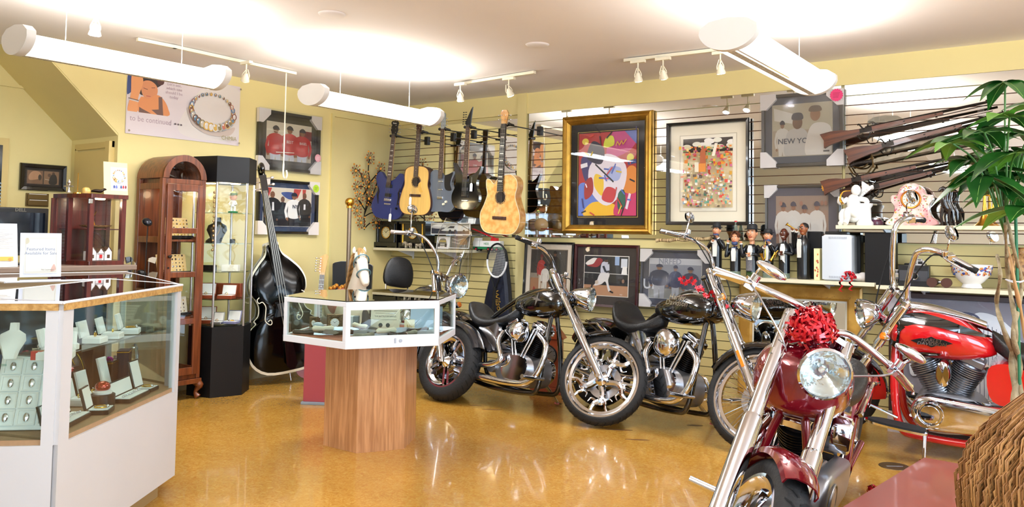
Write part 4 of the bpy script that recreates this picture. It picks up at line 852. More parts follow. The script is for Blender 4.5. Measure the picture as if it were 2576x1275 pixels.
    s.tube(spline([nk, nk+V3((-.3, 0, -.02)), (sx+.1, 0, sz+.12), (sx, 0, sz)], 5), fr, 10)
    for q in (-1, 1):
        s.tube(spline([nk+V3((-.01, 0, -.06)), (nk.x*.62+.14, q*.09, .5), (.33, q*.12, .2), (.2, q*.12, .14), (-.25, q*.12, .14), (sx+.06, q*.12, .22), (sx, q*.11, sz)], 6), g('framer', fr), 10)
        s.tube([(sx+.04, q*.13, .27), (B.x, q*.13, B.z)], .02, 10); s.tube([(sx, q*.12, sz), (B.x-.1, q*.135, B.z+.12+.22)], .013, 8)
    P(s, 'frame', g('framem', paint))
    # tank
    T0 = g('tank', [(0, .0)]); tx0, tx1, tzt, tw = g('tankp', (-.22, .42, .95, .135)); L = tx1-tx0; zb = g('tankb', tzt-.24)
    s = MB(); body(s, [(tx0, .02, zb+.10, zb+.05), (tx0+L*.08, tw*.5, zb+.15, zb+.03), (tx0+L*.3, tw*.85, tzt-.05, zb+.0), (tx0+L*.6, tw, tzt, zb), (tx0+L*.85, tw*.92, tzt-.01, zb+.03), (tx0+L*.97, tw*.6, tzt-.05, zb+.07), (tx1, .02, tzt-.1, zb+.12)], 0, 2.5); tk = P(s, 'fuel_tank', paint, smooth=60)
    s = MB(); s.lathe([(.034, -.01), (.036, .004), (.03, .012), (0, .014)], 20, c=(tx0+L*.62, 0, tzt-.003)); P(s, 'filler_cap', trim, None, tk)
    if g('tankart'): g('tankart')(tk, tx0, L, tzt, zb, tw)
    # seat, rear fender
    stp = g('seat', [(tx0+.08, .03, tzt-.12, zb+.02), (tx0-.02, .09, .74, .66), (tx0-.16, .13, .70, .6), (tx0-.33, .15, .74, .62), (tx0-.44, .13, .8, .68), (tx0-.52, .06, .79, .74)])
    s = MB(); body(s, stp, 0, 3); P(s, 'seat', LEATHER, smooth=60)
    s = MB(); a0, a1 = g('rfend', (12, 150)); fender(s, Rr+.045, wr_+.07, a0, a1, g('rskirt', .09), taper=.1); rf = P(s, 'rear_fender', paint, M4.Translation(B))
    s = MB(); an = radians(a1-14); c_ = V3((cos(an)*(Rr+.08), 0, sin(an)*(Rr+.08))); s.ell(c_, (.03, .05, .02), 0, 14, 8); P(s, 'tail_light', REDL, None, rf)
    for q in (-1, 1):
        s = MB(); s.tube([(sx+.02, q*(wr_/2+.05), sz+.02), (B.x+.05, q*(wr_/2+.052), Rr*2+.0), (B.x-.16, q*(wr_/2+.052), Rr*2-.02)], .012, 8); P(s, 'fender_strut', trim)
    # engine
    ex = g('ex', .06); s = MB(); o = spline([(ex-.2, .22), (ex-.22, .34), (ex-.12, .42), (ex+.12, .42), (ex+.2, .33), (ex+.17, .2), (ex, .17)], 4, True)
    s.prism(o, -.11, .1); s.lathe([(.0, -.15), (.07, -.148), (.085, -.13), (.09, -.11)], 28, c=(ex+.02, 0, .31), ax='y'); cc = P(s, 'crankcase', g('case', ALUD), bevel=.008)
    s = MB(); s.prism(spline([(ex-.12, .28), (ex-.08, .4), (ex+.1, .41), (ex+.16, .32), (ex+.08, .22), (ex-.04, .21)], 4, True), -.11, -.155); P(s, 'cam_cover', trim, None, cc, bevel=.008)
    cyl = []
    for k, an in ((0, -.40), (1, .40)):
        s = MB(); cylinder(s, (ex+(.035 if k else -.035), 0, .38), an, .3, .075); cy = P(s, 'cylinder', eng, smooth=25)
        s = MB(); q = s.at((ex+(.035 if k else -.035), 0, .38), (0, an, 0)); q.cbox((0, 0, .285), (.15, .13, .05)); q.cbox((0, 0, .32), (.12, .1, .03)); P(s, 'rocker_cover', trim if not g('blackrocker') else eng, None, cy, bevel=.01)
        for dy in (.0, .035):
            s = MB(); x0 = ex+.02+(dy if k else -dy)*1; s.cyl((x0+(.02 if k else -.02), -.12, .40), (x0+sin(an)*.27+(.01 if k else -.01), -.085, .38+.26), .0095, 10); P(s, 'pushrod_tube', trim, None, cy)
    ac = g('air', 'round'); s = MB()
    if ac == 'round': s.lathe([(0, -.235), (.05, -.232), (.075, -.222), (.1, -.2), (.108, -.17), (.1, -.13)], 32, c=(ex+.03, 0, .6), ax='y')
    elif ac == 'cone': s.at((ex, -.16, .6), (0, 0, radians(-10))).lathe([(.0, -.16), (.02, -.12), (.06, -.04), (.085, .05), (.08, .08), (.05, .1)], 28, ax='x')
    elif ac == 'oval': s.lathe([(0, -.235), (.08, -.225), (.105, -.2), (.11, -.16), (.09, -.12)], 32, c=(ex+.02, 0, .6), ax='y', sc2=(1.25, .75))
    P(s, 'air_cleaner', trim)
    if g('horn', 1): s = MB(); s.lathe([(0, .20), (.035, .2), (.042, .19), (.042, .12)], 20, c=(ex, 0, .58), ax='y', sc2=(1, 1.9)); P(s, 'horn_cover', trim, bevel=0)
    # exhausts (right side)
    er = g('pipe', .024); ezs = g('pipes', [[(ex+.2, -.1, .6), (ex+.33, -.14, .5), (ex+.28, -.19, .27), (ex+.05, -.2, .2), (-.5, -.2, .22), (B.x-.15, -.2, .26)], [(ex-.2, -.1, .58), (ex-.17, -.17, .5), (ex-.1, -.2, .36), (-.25, -.2, .3), (-.6, -.2, .32), (B.x-.05, -.2, .37)]])
    for pt in ezs:
        sp = spline(pt, 7); n_ = len(sp); s = MB(); s.tube(sp, [er if i < n_*.62 else er*(1+.55*min(1, (i-n_*.62)/(n_*.1))) for i in range(n_)], 14); P(s, 'exhaust_pipe', trim)
    # primary cover, left side
    pm = g('primary', trim); s = MB(); x0 = ex+.06; o = arc(x0+.02, .31, .12, .115, -100, 90, 10)+arc(-.34+ex, .30, .095, .09, 90, 260, 10); mx_ = sum(a for a, b in o)/len(o); s.loft([[(mx_+(a-mx_)*k, y, .305+(b-.305)*k) for a, b in o] for y, k in ((.1, 1), (.145, 1), (.16, .97), (.17, .9), (.176, .78), (.18, .6), (.183, .35))]); pc = P(s, 'primary_cover', pm, smooth=60)
    s = MB(); s.lathe([(0, .186), (.055, .184), (.062, .176)], 28, c=(x0+.02, 0, .31), ax='y'); s.torus((x0+.02, .18, .31), .075, .005, 'y'); P(s, 'derby_cover', pm, None, pc)
    s = MB(); s.prism(spline([(-.2, .42), (-.38, .42), (-.42, .58), (-.3, .66), (-.18, .62)], 4, True), -.12, .12); P(s, 'oil_tank', g('oilm', trim), bevel=.01)
    s = MB(); s.lathe([(.0, .135), (.05, .135), (.05, -.135), (0, -.135)], 20, c=(-.2, 0, .30), ax='y'); P(s, 'transmission', ALUD)
    for q in (-1, 1):
        s = MB()
        if g('boards'):
            o = spline([(-.14, -.05), (.1, -.055), (.2, 0), (.1, .055), (-.14, .05), (-.17, 0)], 4, True); yy = q*.33; M_ = (M4.Translation((.3, yy, .27)) @ M4.Rotation(radians(-6), 4, 'Y')); s.M = M_; s.prism(o, -.02, -.006, 0, 'xy'); s.M = M_ @ M4.Diagonal((.9, .84, 1, 1)); s.prism(o, -.006, .004, 1, 'xy'); s.M = M4.Identity(4); s.cyl((.3, q*.1, .2), (.3, q*.3, .25), .012); P(s, 'footboard', [trim, RUBBER])
            if q > 0: s = MB(); s.tube([(.33, .2, .27), (.5, .26, .36), (.53, .34, .37)], .009, 8); s.cyl((.53, .3, .37), (.53, .39, .37), .014, 10); P(s, 'shift_lever', trim)
        else: s.cyl((g('pegx', .38), q*.12, .27), (g('pegx', .38), q*.26, .27), .012, 10); s.cyl((g('pegx', .38), q*.24, .27), (g('pegx', .38), q*.36, .28), .018, 12); P(s, 'foot_peg', trim)
    ks = MB(); k0 = V3((.18, .14, .2)); 
    foot = V3((.16, .33, .015+.33*sin(lean)/cos(lean))); ks.tube([k0, foot], [.014, .011], 10); ks.cbox(foot, (.05, .03, .012)); P(ks, 'kickstand', g('standm', trim))
    if g('shield'):
        s = MB(); rows = []; M_ = S @ M4.Translation(A+u*(Lf-.22)+fw*.13)
        for j in range(9):
            z = j/8*.62; hw = (.13+.1*min(1, j/2.5))*(1 if j < 6 else 1-.12*(j-6)); rows.append([( -.32*z-.9*y_*y_, y_, z) for y_ in [hw*(i/6-1) for i in range(13)]])
        s.loft(rows, 0, closed=False); ws = P(s, 'windshield', glassmat('windshield_plastic', 'eef2f4', 2.6, .02), M_, smooth=60); s = MB(); s.tube([r[0] for r in rows]+rows[-1]+[r[-1] for r in rows[::-1]], .0035, 6); P(s, 'windshield_edge', glassmat('edge_plastic', 'b9c2c8', 3), None, ws)
    if g('sissy'):
        s = MB(); x, z = stp[3][0]-.05, .72
        for q in (-1, 1): s.tube(spline([(x+.03, q*.11, z-.1), (x-.04, q*.12, z+.1), (x-.09, q*.1, z+.25), (x-.1, q*.03, z+.3)], 5), .009, 8)
        so = P(s, 'backrest_bar', trim); s = MB(); s.at((x-.07, 0, z+.26), (0, radians(-8), 0)).loft([[(xx, y*k_, zz*k_) for y, zz in spline([(-.13, -.1), (-.15, .03), (-.1, .15), (0, .18), (.1, .15), (.15, .03), (.13, -.1), (0, -.12)], 4, True)] for xx, k_ in ((-.03, .9), (-.02, 1), (.02, 1), (.035, .85))]); P(s, 'backrest_pad', LEATHER, None, so)
    if g('dash'): s = MB(); body(s, [(tx0+.05, .02, tzt-.06, tzt-.1), (tx0+L*.3, .035, tzt-.01, tzt-.06), (tx0+L*.6, .05, tzt+.035, tzt-.04), (tx0+L*.85, .045, tzt+.04, tzt-.04), (tx1-.01, .02, tzt-.02, tzt-.06)]); P(s, 'dash_console', trim, None, tk)
    return t
def emblem(txt1, txt2, col_, size, dz=0, bar=None, side=(-1, 1), dx=.55, u=0):
    def f(tk, x0, L, zt, zb, tw):
        for q in side:
            s = MB(); m = s.at((x0+L*dx, q*(tw*1.0+.002), (zt+zb)/2+dz), (radians(0), 0, pi if q > 0 else 0))
            if bar: m.prism([(-.12, .0), (-.07, .018), (-.03, .02), (0, .034), (.03, .02), (.07, .018), (.12, .0), (.07, -.018), (.03, -.02), (0, -.034), (-.03, -.02), (-.07, -.018)], .003, -.001, 1)
            m.text(txt1, size, 0, (0, -.002, size*.34), .001, .0006, 1.1, .25); m.text(txt2, size, 0, (0, -.002, -size*.42), .001, .0006, 1.1, .25)
            s.build('emblem', [col_, bar or col_], tk, smooth=0)
    return f
REDP = mat('bright_red_paint', 'c5161c', .12, coat=1); WINE = mat('candy_wine_paint', '7c0f1e', .1, .3, coat=1, noise=.2, nscale=3); CHR2 = CHROME
def redtank(tk, x0, L, zt, zb, tw):
    emblem('HARLEY', 'DAVIDSON', SILVER, .03, -.02, BLACK)(tk, x0, L, zt, zb, tw)
    # black flame panels follow the side of the tank
    for q in (-1, 1):
        for pts, k in (([(.99, .40), (.93, .78), (.72, .97), (.45, .9), (.2, .72), (.03, .55), (.25, .62), (.5, .74), (.72, .76), (.84, .6), (.88, .4), (.86, .2), (.94, .25)], 1), ([(.86, .12), (.6, .2), (.42, .16), (.6, .1), (.75, .04)], 2)):
            s = MB(); P_ = spline([(x0+L*a, zb+(zt-zb)*b) for a, b in pts], 4, True); bm = bmesh.new(); vs = [bm.verts.new((a, 0, b)) for a, b in P_]; fc = bm.faces.new(vs); bmesh.ops.triangulate(bm, faces=[fc]); bmesh.ops.subdivide_edges(bm, edges=bm.edges[:], cuts=3, use_grid_fill=True); bmesh.ops.triangulate(bm, faces=bm.faces[:])
            def yy(x, z):
                f = (x-x0)/L; prof = [(0, .02), (.08, tw*.5), (.3, tw*.85), (.6, tw), (.85, tw*.92), (.97, tw*.6), (1, .02)]; hw = .02
                for (a, wa), (b, wb) in zip(prof[:-1], prof[1:]):
                    if a <= f <= b: hw = wa+(wb-wa)*(f-a)/(b-a)
                zc = (zt+zb)/2+.0; hh = (zt-zb)/2+.004; k_ = min(.985, abs((z-zc)/hh)); return hw*(1-k_**2.5)**(1/2.5)
            s.add([(v.co.x, q*(yy(v.co.x, v.co.z)+.0045), v.co.z) for v in bm.verts], [[v.index for v in f.verts] for f in (bm.verts.index_update() or bm.faces)]); bm.free(); s.build('painted_flame', GLOSSB, tk, smooth=60)
def PX3(px, py, h=0): p = GR(px, py, h); return (p.x, p.y)
def cw(X_c, Z_c): return (X_c*cos(YAW)-Z_c*sin(YAW), X_c*sin(YAW)+Z_c*cos(YAW))    # camera-side metres -> floor plan
# A: windshield bike behind the hexagonal case
mA = motorcycle('motorcycle with clear windshield and backrest behind the hexagonal case', cw(-.56, 6.85), cw(-1.3, 8.15), dict(fw=(.32, .13, .215), rake=32, fork=.82, steer=22, style='mag5', disc=1, paint=mat('charcoal_paint', '3a3a3e', .15, .5, coat=1), shield=1, sissy=1, ffend=(30, 165), fskirt=.04,
    bar=[(0, .05, .02), (-.02, .1, .15), (-.1, .24, .27), (-.22, .34, .27), (-.36, .42, .24)], mirror=((-1,), (-.03, .02, .22), .055, .04), lamp=(.16, .66, .105), gripm=mat('grey_grip', '8c8078', .5), tankp=(-.2, .38, .92, .14)))
# B: black custom with curled wheel
star = lambda tk, x0, L, zt, zb, tw: [MB().at((x0+L*.6, q*(tw+.002), (zt+zb)/2+.02), (0, .2, 0)).prism([(.055*(1 if i % 2 == 0 else .25)*cos(pi*i/4), .055*(1 if i % 2 == 0 else .25)*sin(pi*i/4)) for i in range(8)], 0, -.002*q).root.build('star_emblem', STEEL, tk, smooth=0) for q in (-1, 1)]
mB = motorcycle('black custom motorcycle with curled chrome front wheel, second in the row', cw(.64, 6.02), cw(-.54, 7.22), dict(fw=(.335, .095, .275), rake=38, fork=.93, steer=26, style='swirl', disc=1, air='cone', ffend=(95, 135), fskirt=.02,
    bar=[(0, .05, .02), (.0, .1, .05), (-.02, .22, .1), (-.1, .34, .12), (-.22, .46, .12)], tankp=(-.12, .46, .97, .14), tankart=star, lamp=(.15, .64, .09), lamplen=1.6, signals=0, pipe=.023, seat=[(-.05, .03, .83, .72), (-.14, .09, .74, .66), (-.3, .14, .68, .6), (-.45, .16, .70, .6), (-.58, .12, .8, .7), (-.64, .05, .8, .76)]))
# C: black spoked cruiser
mC = motorcycle('black cruiser with wire-spoke front wheel and amber signals, third in the row', cw(1.57, 5.34), cw(.71, 6.74), dict(fw=(.345, .085, .285), rake=34, fork=.93, steer=28, style='wire', disc=1, air='round', ffend=(15, 160), fskirt=.035, reflector=1,
    bar=[(0, .05, .02), (.0, .09, .08), (-.03, .22, .14), (-.14, .36, .15), (-.28, .46, .13)], gripm=mat('chrome_grip', '9a9a9a', .25, 1), mirror=((-1,), (.0, -.03, .16), .06, .035), tankart=emblem('Harley', 'Davidson', SILVER, .055, .05), tankp=(-.22, .42, .99, .15), lamp=(.17, .62, .1), lamplen=1.4,
    seat=[(-.12, .03, .84, .72), (-.22, .1, .76, .66), (-.36, .15, .72, .62), (-.5, .17, .75, .64), (-.6, .14, .86, .72), (-.66, .06, .88, .82)]))
# D: candy red long-fork custom in front
mD = motorcycle('candy red long-forked motorcycle in front, with a red gift bow', cw(.775, 2.98), cw(1.72, 4.5), dict(fw=(.32, .12, .24), rake=41, fork=.93, steer=34, style='mag8', disc=0, paint=WINE, framem=WINE, air='oval', ffend=(70, 165), fskirt=.04, lean=10,
    bar=[(0, .05, .04), (.0, .12, .06), (-.01, .28, .04), (-.04, .37, .02), (-.1, .47, -.01)], barr=.016, gripm=CHROME, mirror=((-1, 1), (.1, -.02, .10), .07, .022), lamp=(.16, .68, .096), lamplen=1.5, halfspan=.13, fkr=1.3, signals=0, tankp=(-.2, .5, .97, .19), tankb=.64, cables=1, cablem=STEEL, primary=ALUD))
# E: red and black cruiser with tall bars
mE = motorcycle('red and black cruiser with tall chrome handlebars at the right wall', cw(2.27, 5.78), cw(3.55, 4.86), dict(fw=(.33, .13, .23), rake=33, fork=.84, steer=36, style='mag8', disc=1, paint=REDP, framem=REDP, framer=.026, fpaint=REDP, fstripe=(10, 178), ffend=(5, 188), fskirt=.17, covers=1, lean=7,
    bar=[(0, .09, .02), (-.0, .12, .14), (-.02, .16, .33), (-.05, .19, .42), (-.14, .26, .43), (-.3, .38, .34)], barr=.018, mirror=((-1, 1), (.0, .0, .16), .065, .045), tankart=redtank, tankp=(-.22, .4, .95, .17), tankb=.64, oilm=REDP, engine=mat('fin_grey', '8e9096', .3, .7), blackrocker=1, dash=1, boards=1, lamp=(.13, .64, .095), lampm=CHROME, seat=[(-.2, .03, .84, .72), (-.3, .12, .78, .66), (-.42, .17, .75, .62), (-.6, .19, .78, .62), (-.8, .14, .8, .7), (-.9, .06, .78, .74)]))
# ================================================================ instruments
def mir(half): return half+[(-x, z) for x, z in half[::-1] if abs(x) > 1e-6]
FRETW = wood('rosewood', '4a2a1c', '2d1710', .4, 6); MAPLE = wood('maple', 'd8ac62', 'bd8a42', .35, 5); SPRUCE = mat('spruce_top', 'e3b765', .25, coat=.6, noise=.12, nscale=4, aniso=(12, 1, .6))
CURLY = mat('figured_maple', 'e6b46e', .25, coat=.7, col2='cc9248', nscale=22); STRING = mat('guitar_string', 'c9c4b8', .3, 1)
mat('hole_dark', '1a0f08', .9)
def guitar(nm, label, loc, rot, sc_, body, bm, sm, th, jz, nutz, fw=.052, fmat=FRETW, hs=None, hm=BLACK, tun=3, inline=0, hole=None, bridge=None, pick=(), knobs=(), fh=0, guard=None, logo='', dots='dot', acoustic=0, bind=None, tagm=None, nstr=6):
    """front faces -y; origin at the nut, body hangs below"""
    t = thing(nm, label, 'guitar', loc, rot=rot); t.scale = (sc_,)*3
    P = spline([(x, z-nutz) for x, z in body], 5, True)
    s = MB(); s.prism(P, -th/2, th/2, 0, 'xz', mside=1); b = s.build('body', [bm, sm], t, bevel=.004 if acoustic else .012, smooth=50)
    if bind: s = MB(); s.tube([(x, -th/2-.0005, z) for x, z in P], .0035, 6, closed=True); s.build('binding', bind, b)
    j = jz-nutz; f = -th/2-.012
    s = MB(); s.loft([[(x, y, z) for x, y in ((-w_/2, f), (w_/2, f), (w_*.42, f+.018), (0, f+.026), (-w_*.42, f+.018))] for w_, z in ((fw*.82, 0), (fw, j))]); s.build('neck', MAPLE if not acoustic else FRETW, t)
    zb = bridge[0]-nutz if bridge else j-.2; fe = j-.06 if not acoustic else (hole[1]-nutz+hole[2] if hole else j)
    s = MB(); s.loft([[(x, y, z) for x, y in ((-w_/2, f-.006), (w_/2, f-.006), (w_/2, f), (-w_/2, f))] for w_, z in ((fw*.82, 0), (fw*1.06, fe))]); fb = s.build('fretboard', fmat, t, smooth=0)
    s = MB(); sl = (0-zb); n = 0; z = 0
    while n < 22:
        n += 1; z = -sl*(1-2**(-n/12)); w_ = fw*(.82+.24*z/fe)
        if z < fe: break
        s.box((-w_/2, f-.0075, z-.0008), (w_/2, f-.006, z+.0008))
        if dots and n in (3, 5, 7, 9, 12, 15, 17): s.at((0, f-.0066, z+sl*.028*(1-.5*n/22))).lathe([(0, -.0002), (.004, 0)], 8, 1, ax='y') if dots == 'dot' else s.at((.0, f-.0066, z+.012)).cbox((0, 0, 0), (w_*.7, .0006, .008), 1)
    s.build('frets', [STRING, col('ece8da')], fb, smooth=0)
    H = hs or mir([(0, .0), (.022, 0), (.03, .03), (.04, .14), (.02, .17), (0, .165)])
    s = MB(); s.prism(H, f+.002, f+.016); hd = s.build('headstock', hm, t, bevel=.002, smooth=30)
    if logo: s = MB(); s.text(logo, .022, 0, (0, f+.0005, max(z for x, z in H)-.03), .0005, 0, .8); s.build('logo', col('e6e6e6'), hd, smooth=0)
    tops = [(q, .035+.036*i) for i in range(tun) for q in (-1, 1)] if not inline else [(inline, .03+.023*i) for i in range(6)]
    hw = max(x for x, z in H)
    for q, z in tops:
        s = MB(); x = q*hw*.55; s.cyl((x, f+.002, z), (x, f-.01, z), .004, 8); s.cyl((x, f+.009, z), (q*(hw+.018), f+.009, z), .0025, 6); s.ell((q*(hw+.022), f+.009, z), (.008, .003, .006), 0, 10, 6); s.build('tuner', SILVER if hm is not BLACK or inline == 0 else BLACK, hd)
    s = MB()
    for i in range(nstr): x0 = (i-(nstr-1)/2)/(nstr-1); s.tube([(x0*fw*.68, f-.009, .02), (x0*fw*.68, f-.009, 0), (x0*fw*.95, f-.012, zb)], .0006, 4)
    s.build('strings', STRING, t)['kind'] = 'stuff'
    y0 = -th/2
    if bridge:
        z, w_, bmz = bridge[0]-nutz, bridge[1], bridge[2]; s = MB(); s.box((-w_/2, y0-.01, z-.013), (w_/2, y0+.001, z+.013)); s.box((-fw*.6, y0-.013, z-.002), (fw*.6, y0-.009, z+.003)); s.build('bridge', bmz, t, bevel=.003)
    if len(bridge or ()) > 3: s = MB(); s.box((-bridge[1]*.45, y0-.009, z-.05), (bridge[1]*.45, y0+.001, z-.035)); s.build('tailpiece', SILVER, t, bevel=.003)
    if hole:
        x, z, r = hole; z -= nutz; s = MB(); s.lathe([(0, y0-.0006), (r, y0-.0006), (r, y0-.001)], 28, 0, c=(x, 0, z), ax='y'); s.lathe([(r, y0-.001), (r*1.06, y0-.0012), (r*1.22, y0-.0012), (r*1.25, y0)], 28, 1, c=(x, 0, z), ax='y', cap=False); s.build('sound_hole', [mat('hole_dark', '1a0f08', .9), mat('rosette', 'b0894e', .4, col2='5a3c20', nscale=60)], t)
    for x, z, w_, h, m in pick: s = MB(); s.box((x-w_/2, y0-.009, z-nutz-h/2), (x+w_/2, y0+.001, z-nutz+h/2)); s.build('pickup', m, t, bevel=.003)
    for x, z, r, m in knobs: s = MB(); s.lathe([(0, y0-.018), (r*.8, y0-.018), (r, y0-.004), (r, y0+.001)], 16, c=(x, 0, z-nutz), ax='y'); s.build('control_knob', m, t)
    if fh:
        for q in (-1, 1): s = MB(); s.tube([(q*.14, y0-.0005, .22-nutz+.11), (q*.128, y0-.0005, .28-nutz), (q*.135, y0-.0005, .24-nutz), (q*.12, y0-.0005, .15-nutz)], [.003, .011, .011, .003], 8); s.build('f_hole', MATS['hole_dark'], t)
    if guard: s = MB(); s.prism([(x, z-nutz) for x, z in spline(guard[0], 4, True)], y0+.001, y0-.004); s.build('pickguard', guard[1], t)
    if tagm:
        s = MB(); x, z = tagm; s.tube([(x, y0-.015, z+.1), (x, y0-.015, z+.04)], .0008, 4); s.prism([(x-.016, z-.04), (x+.016, z-.04), (x+.016, z+.03), (x+.008, z+.042), (x-.008, z+.042), (x-.016, z+.03)], y0-.015, y0-.016); s.build('price_tag', PAPER, t, smooth=0)
    return t
def hanger(loc, label):
    "black wall arm that carries a guitar by its headstock"
    d = YR-loc[1]; t = thing('guitar_hanger', label, 'wall hanger', (loc[0], YR, loc[2]), group=None)
    s = MB(); s.cbox((.0, -.012, 0), (.05, .02, .09)); s.build('backplate', BLACK, t, bevel=.003)
    s = MB(); s.cyl((0, -.02, 0), (0, -d+.02, -.005), .006, 8); s.cyl((-.035, -d+.04, -.005), (.035, -d+.04, -.005), .006, 8)
    for q in (-1, 1): s.tube([(q*.035, -d+.045, -.005), (q*.037, -d-.03, -.0)], [.011, .012], 10); s.ell((q*.037, -d-.03, 0), .015, 0, 10, 8)
    s.build('arm', BLACK, t)
semi = mir([(0, 0), (.13, .012), (.195, .08), (.2, .16), (.16, .25), (.142, .30), (.16, .36), (.178, .42), (.16, .47), (.12, .485), (.085, .45), (.05, .415), (.0, .40)])
dread = mir([(0, 0), (.13, .008), (.19, .06), (.2, .14), (.175, .24), (.15, .31), (.155, .39), (.145, .46), (.09, .497), (0, .505)])
dano = [(0, 0), (.12, .0), (.185, .06), (.19, .15), (.15, .24), (.135, .30), (.16, .36), (.185, .415), (.15, .41), (.1, .38), (.045, .345), (.03, .36), (-.02, .41), (-.08, .43), (-.135, .40), (-.145, .33), (-.13, .26), (-.17, .18), (-.18, .08), (-.12, .0)]
sstrat = [(0, 0), (.1, .01), (.16, .07), (.165, .15), (.135, .22), (.13, .28), (.15, .34), (.175, .42), (.165, .425), (.12, .37), (.05, .335), (0, .33), (-.05, .345), (-.1, .4), (-.15, .46), (-.165, .45), (-.14, .37), (-.125, .28), (-.13, .22), (-.165, .14), (-.155, .06), (-.1, .01)]
cutaw = [(0, 0), (.14, .01), (.2, .08), (.205, .17), (.165, .27), (.15, .33), (.165, .40), (.155, .46), (.1, .5), (.03, .495), (-.04, .46), (-.075, .42), (-.12, .455), (-.155, .455), (-.155, .40), (-.14, .33), (-.165, .25), (-.205, .16), (-.19, .06), (-.13, .008)]
def hang(nutpx, botpx, total, off):
    a = RW(*nutpx, off); b = RW(*botpx, off); L_ = a.z-b.z; return a, L_/total, atan2(a.x-b.x, L_)
BLUEM = mat('matte_blue', '252f66', .38, coat=.15); GREYM = mat('slate_grey_paint', '5c6470', .25, coat=.6)
h335 = mir([(0, 0), (.022, 0), (.03, .025), (.043, .06), (.036, .1), (.046, .135), (.03, .155), (.012, .15), (0, .16)])
a, k, r = hang((995, 342), (976, 552), .87, .5)
guitar('electric_guitar', 'matte blue semi-hollow electric guitar, leftmost of the hanging row', a, (0, r, radians(8)), k, semi, BLUEM, BLUEM, .045, .41, .87, hs=h335, logo='Ibanez', bridge=(.2, .09, SILVER, 1), pick=((0, .345, .08, .035, BLACK), (0, .25, .08, .035, BLACK)), knobs=((.12, .12, .012, BLACK), (.15, .17, .012, BLACK)), fh=1, dots='block', tagm=(.06, -.85)); hanger(a, 'black guitar hanger holding the matte blue guitar')
a, k, r = hang((1062, 332), (1050, 541), .86, .5)
guitar('acoustic_guitar', 'natural spruce dreadnought acoustic guitar hanging beside the blue one', a, (0, r, radians(5)), k, dread, SPRUCE, FRETW, .1, .5, .86, hs=mir([(0, 0), (.024, 0), (.033, .03), (.036, .13), (.02, .15), (0, .146)]), hm=FRETW, hole=(0, .34, .05), bridge=(.2, .14, FRETW), acoustic=1, bind=col('5a3018'), guard=([(.03, .31), (.06, .34), (.07, .30), (.09, .24), (.05, .24)], mat('tan_guard', 'd9a850', .2, coat=.8)), tagm=(-.05, -.72)); hanger(a, 'black guitar hanger holding the spruce dreadnought')
a, k, r = hang((1118, 325), (1108, 532), .85, .48)
guitar('electric_guitar', 'slate grey single-cutaway electric guitar with lipstick pickups', a, (0, r*.8, radians(3)), k, dano, GREYM, GREYM, .04, .40, .85, hs=mir([(0, 0), (.022, 0), (.027, .03), (.027, .15), (.012, .17), (0, .165)]), hm=mat('silver_grey', '9aa3a6', .3), bridge=(.14, .07, SILVER), pick=((0, .31, .06, .014, SILVER), (0, .225, .06, .014, SILVER)), knobs=((.08, .1, .014, col('f0e6c8')), (.05, .075, .014, col('f0e6c8'))), guard=([(.05, .36), (.1, .385), (.15, .4), (.13, .34), (.12, .28), (.14, .22), (.08, .22), (.05, .26)], BLACK)); hanger(a, 'black guitar hanger holding the slate grey guitar')
a, k, r = hang((1182, 320), (1170, 527), .82, .52)
guitar('electric_guitar', 'gloss black double-cutaway electric guitar with pointed headstock', a, (0, r*.8, radians(3)), k, sstrat, GLOSSB, GLOSSB, .045, .36, .82, hs=[(-.022, 0), (.024, 0), (.03, .06), (.045, .2), (.028, .175), (-.035, .045)], inline=-1, logo='Ibanez'[:0], bridge=(.13, .08, BLACK, 1), pick=((0, .29, .08, .034, mat('pickup_dark', '2a2a2e', .5)), (0, .2, .08, .034, MATS['pickup_dark'] if 'pickup_dark' in MATS else BLACK)), tagm=(.08, -.6)); hanger(a, 'black guitar hanger holding the gloss black guitar')
a, k, r = hang((1277, 313), (1262, 589), .93, .55)
guitar('acoustic_bass_guitar', 'large figured maple acoustic bass with cutaway, rightmost of the hanging row', a, (0, r, radians(0)), k, [(x*1.0, z) for x, z in cutaw], CURLY, CURLY, .09, .47, .93, fw=.056, fmat=mat('ebony', '151210', .35), hs=mir([(0, 0), (.024, 0), (.03, .03), (.04, .09), (.02, .12), (0, .115)]), hm=CURLY, tun=2, hole=(.0, .31, .048), bridge=(.135, .14, FRETW), acoustic=1, bind=col('d9c8a0'), dots='block', nstr=5); hanger(a, 'black guitar hanger holding the figured maple acoustic bass')
# --- double bass leaning on the left wall
BASSB = mat('bass_black', '020203', .1, spec=.28)
db = thing('double_bass', 'glossy black double bass with white edge binding beside the tower case', 'double bass', (-6.04, 4.99, .1), rot=(radians(-4), radians(-9.5), radians(62))); db.scale = (1.08, 1, 1.03)
bs = [(0, .0), (.2, .02), (.31, .12), (.335, .28), (.29, .42), (.235, .47), (.245, .5), (.205, .54), (.19, .62), (.21, .69), (.225, .71), (.235, .75), (.235, .82), (.2, .91), (.13, 1.0), (.075, 1.06), (.055, 1.12), (.05, 1.16), (0, 1.17)]
PB = spline(mir(bs), 3, True); s = MB(); n_ = len(PB)
def ring(k, y, dz=0): return [(x*k, y, .55+(z-.55)*k) for x, z in PB]
s.loft([ring(.35, .115), ring(.8, .11), ring(.975, .09), ring(.975, -.09), ring(.8, -.125), ring(.35, -.14)]); bd = s.build('body', BASSB, db, smooth=45)
s = MB(); s.loft([ring(1, -.092), ring(1, -.083), ring(.96, -.083), ring(.96, -.098), ring(1, -.092)], cap=False); s.build('front_binding', col('e9e4d0', .4), bd)
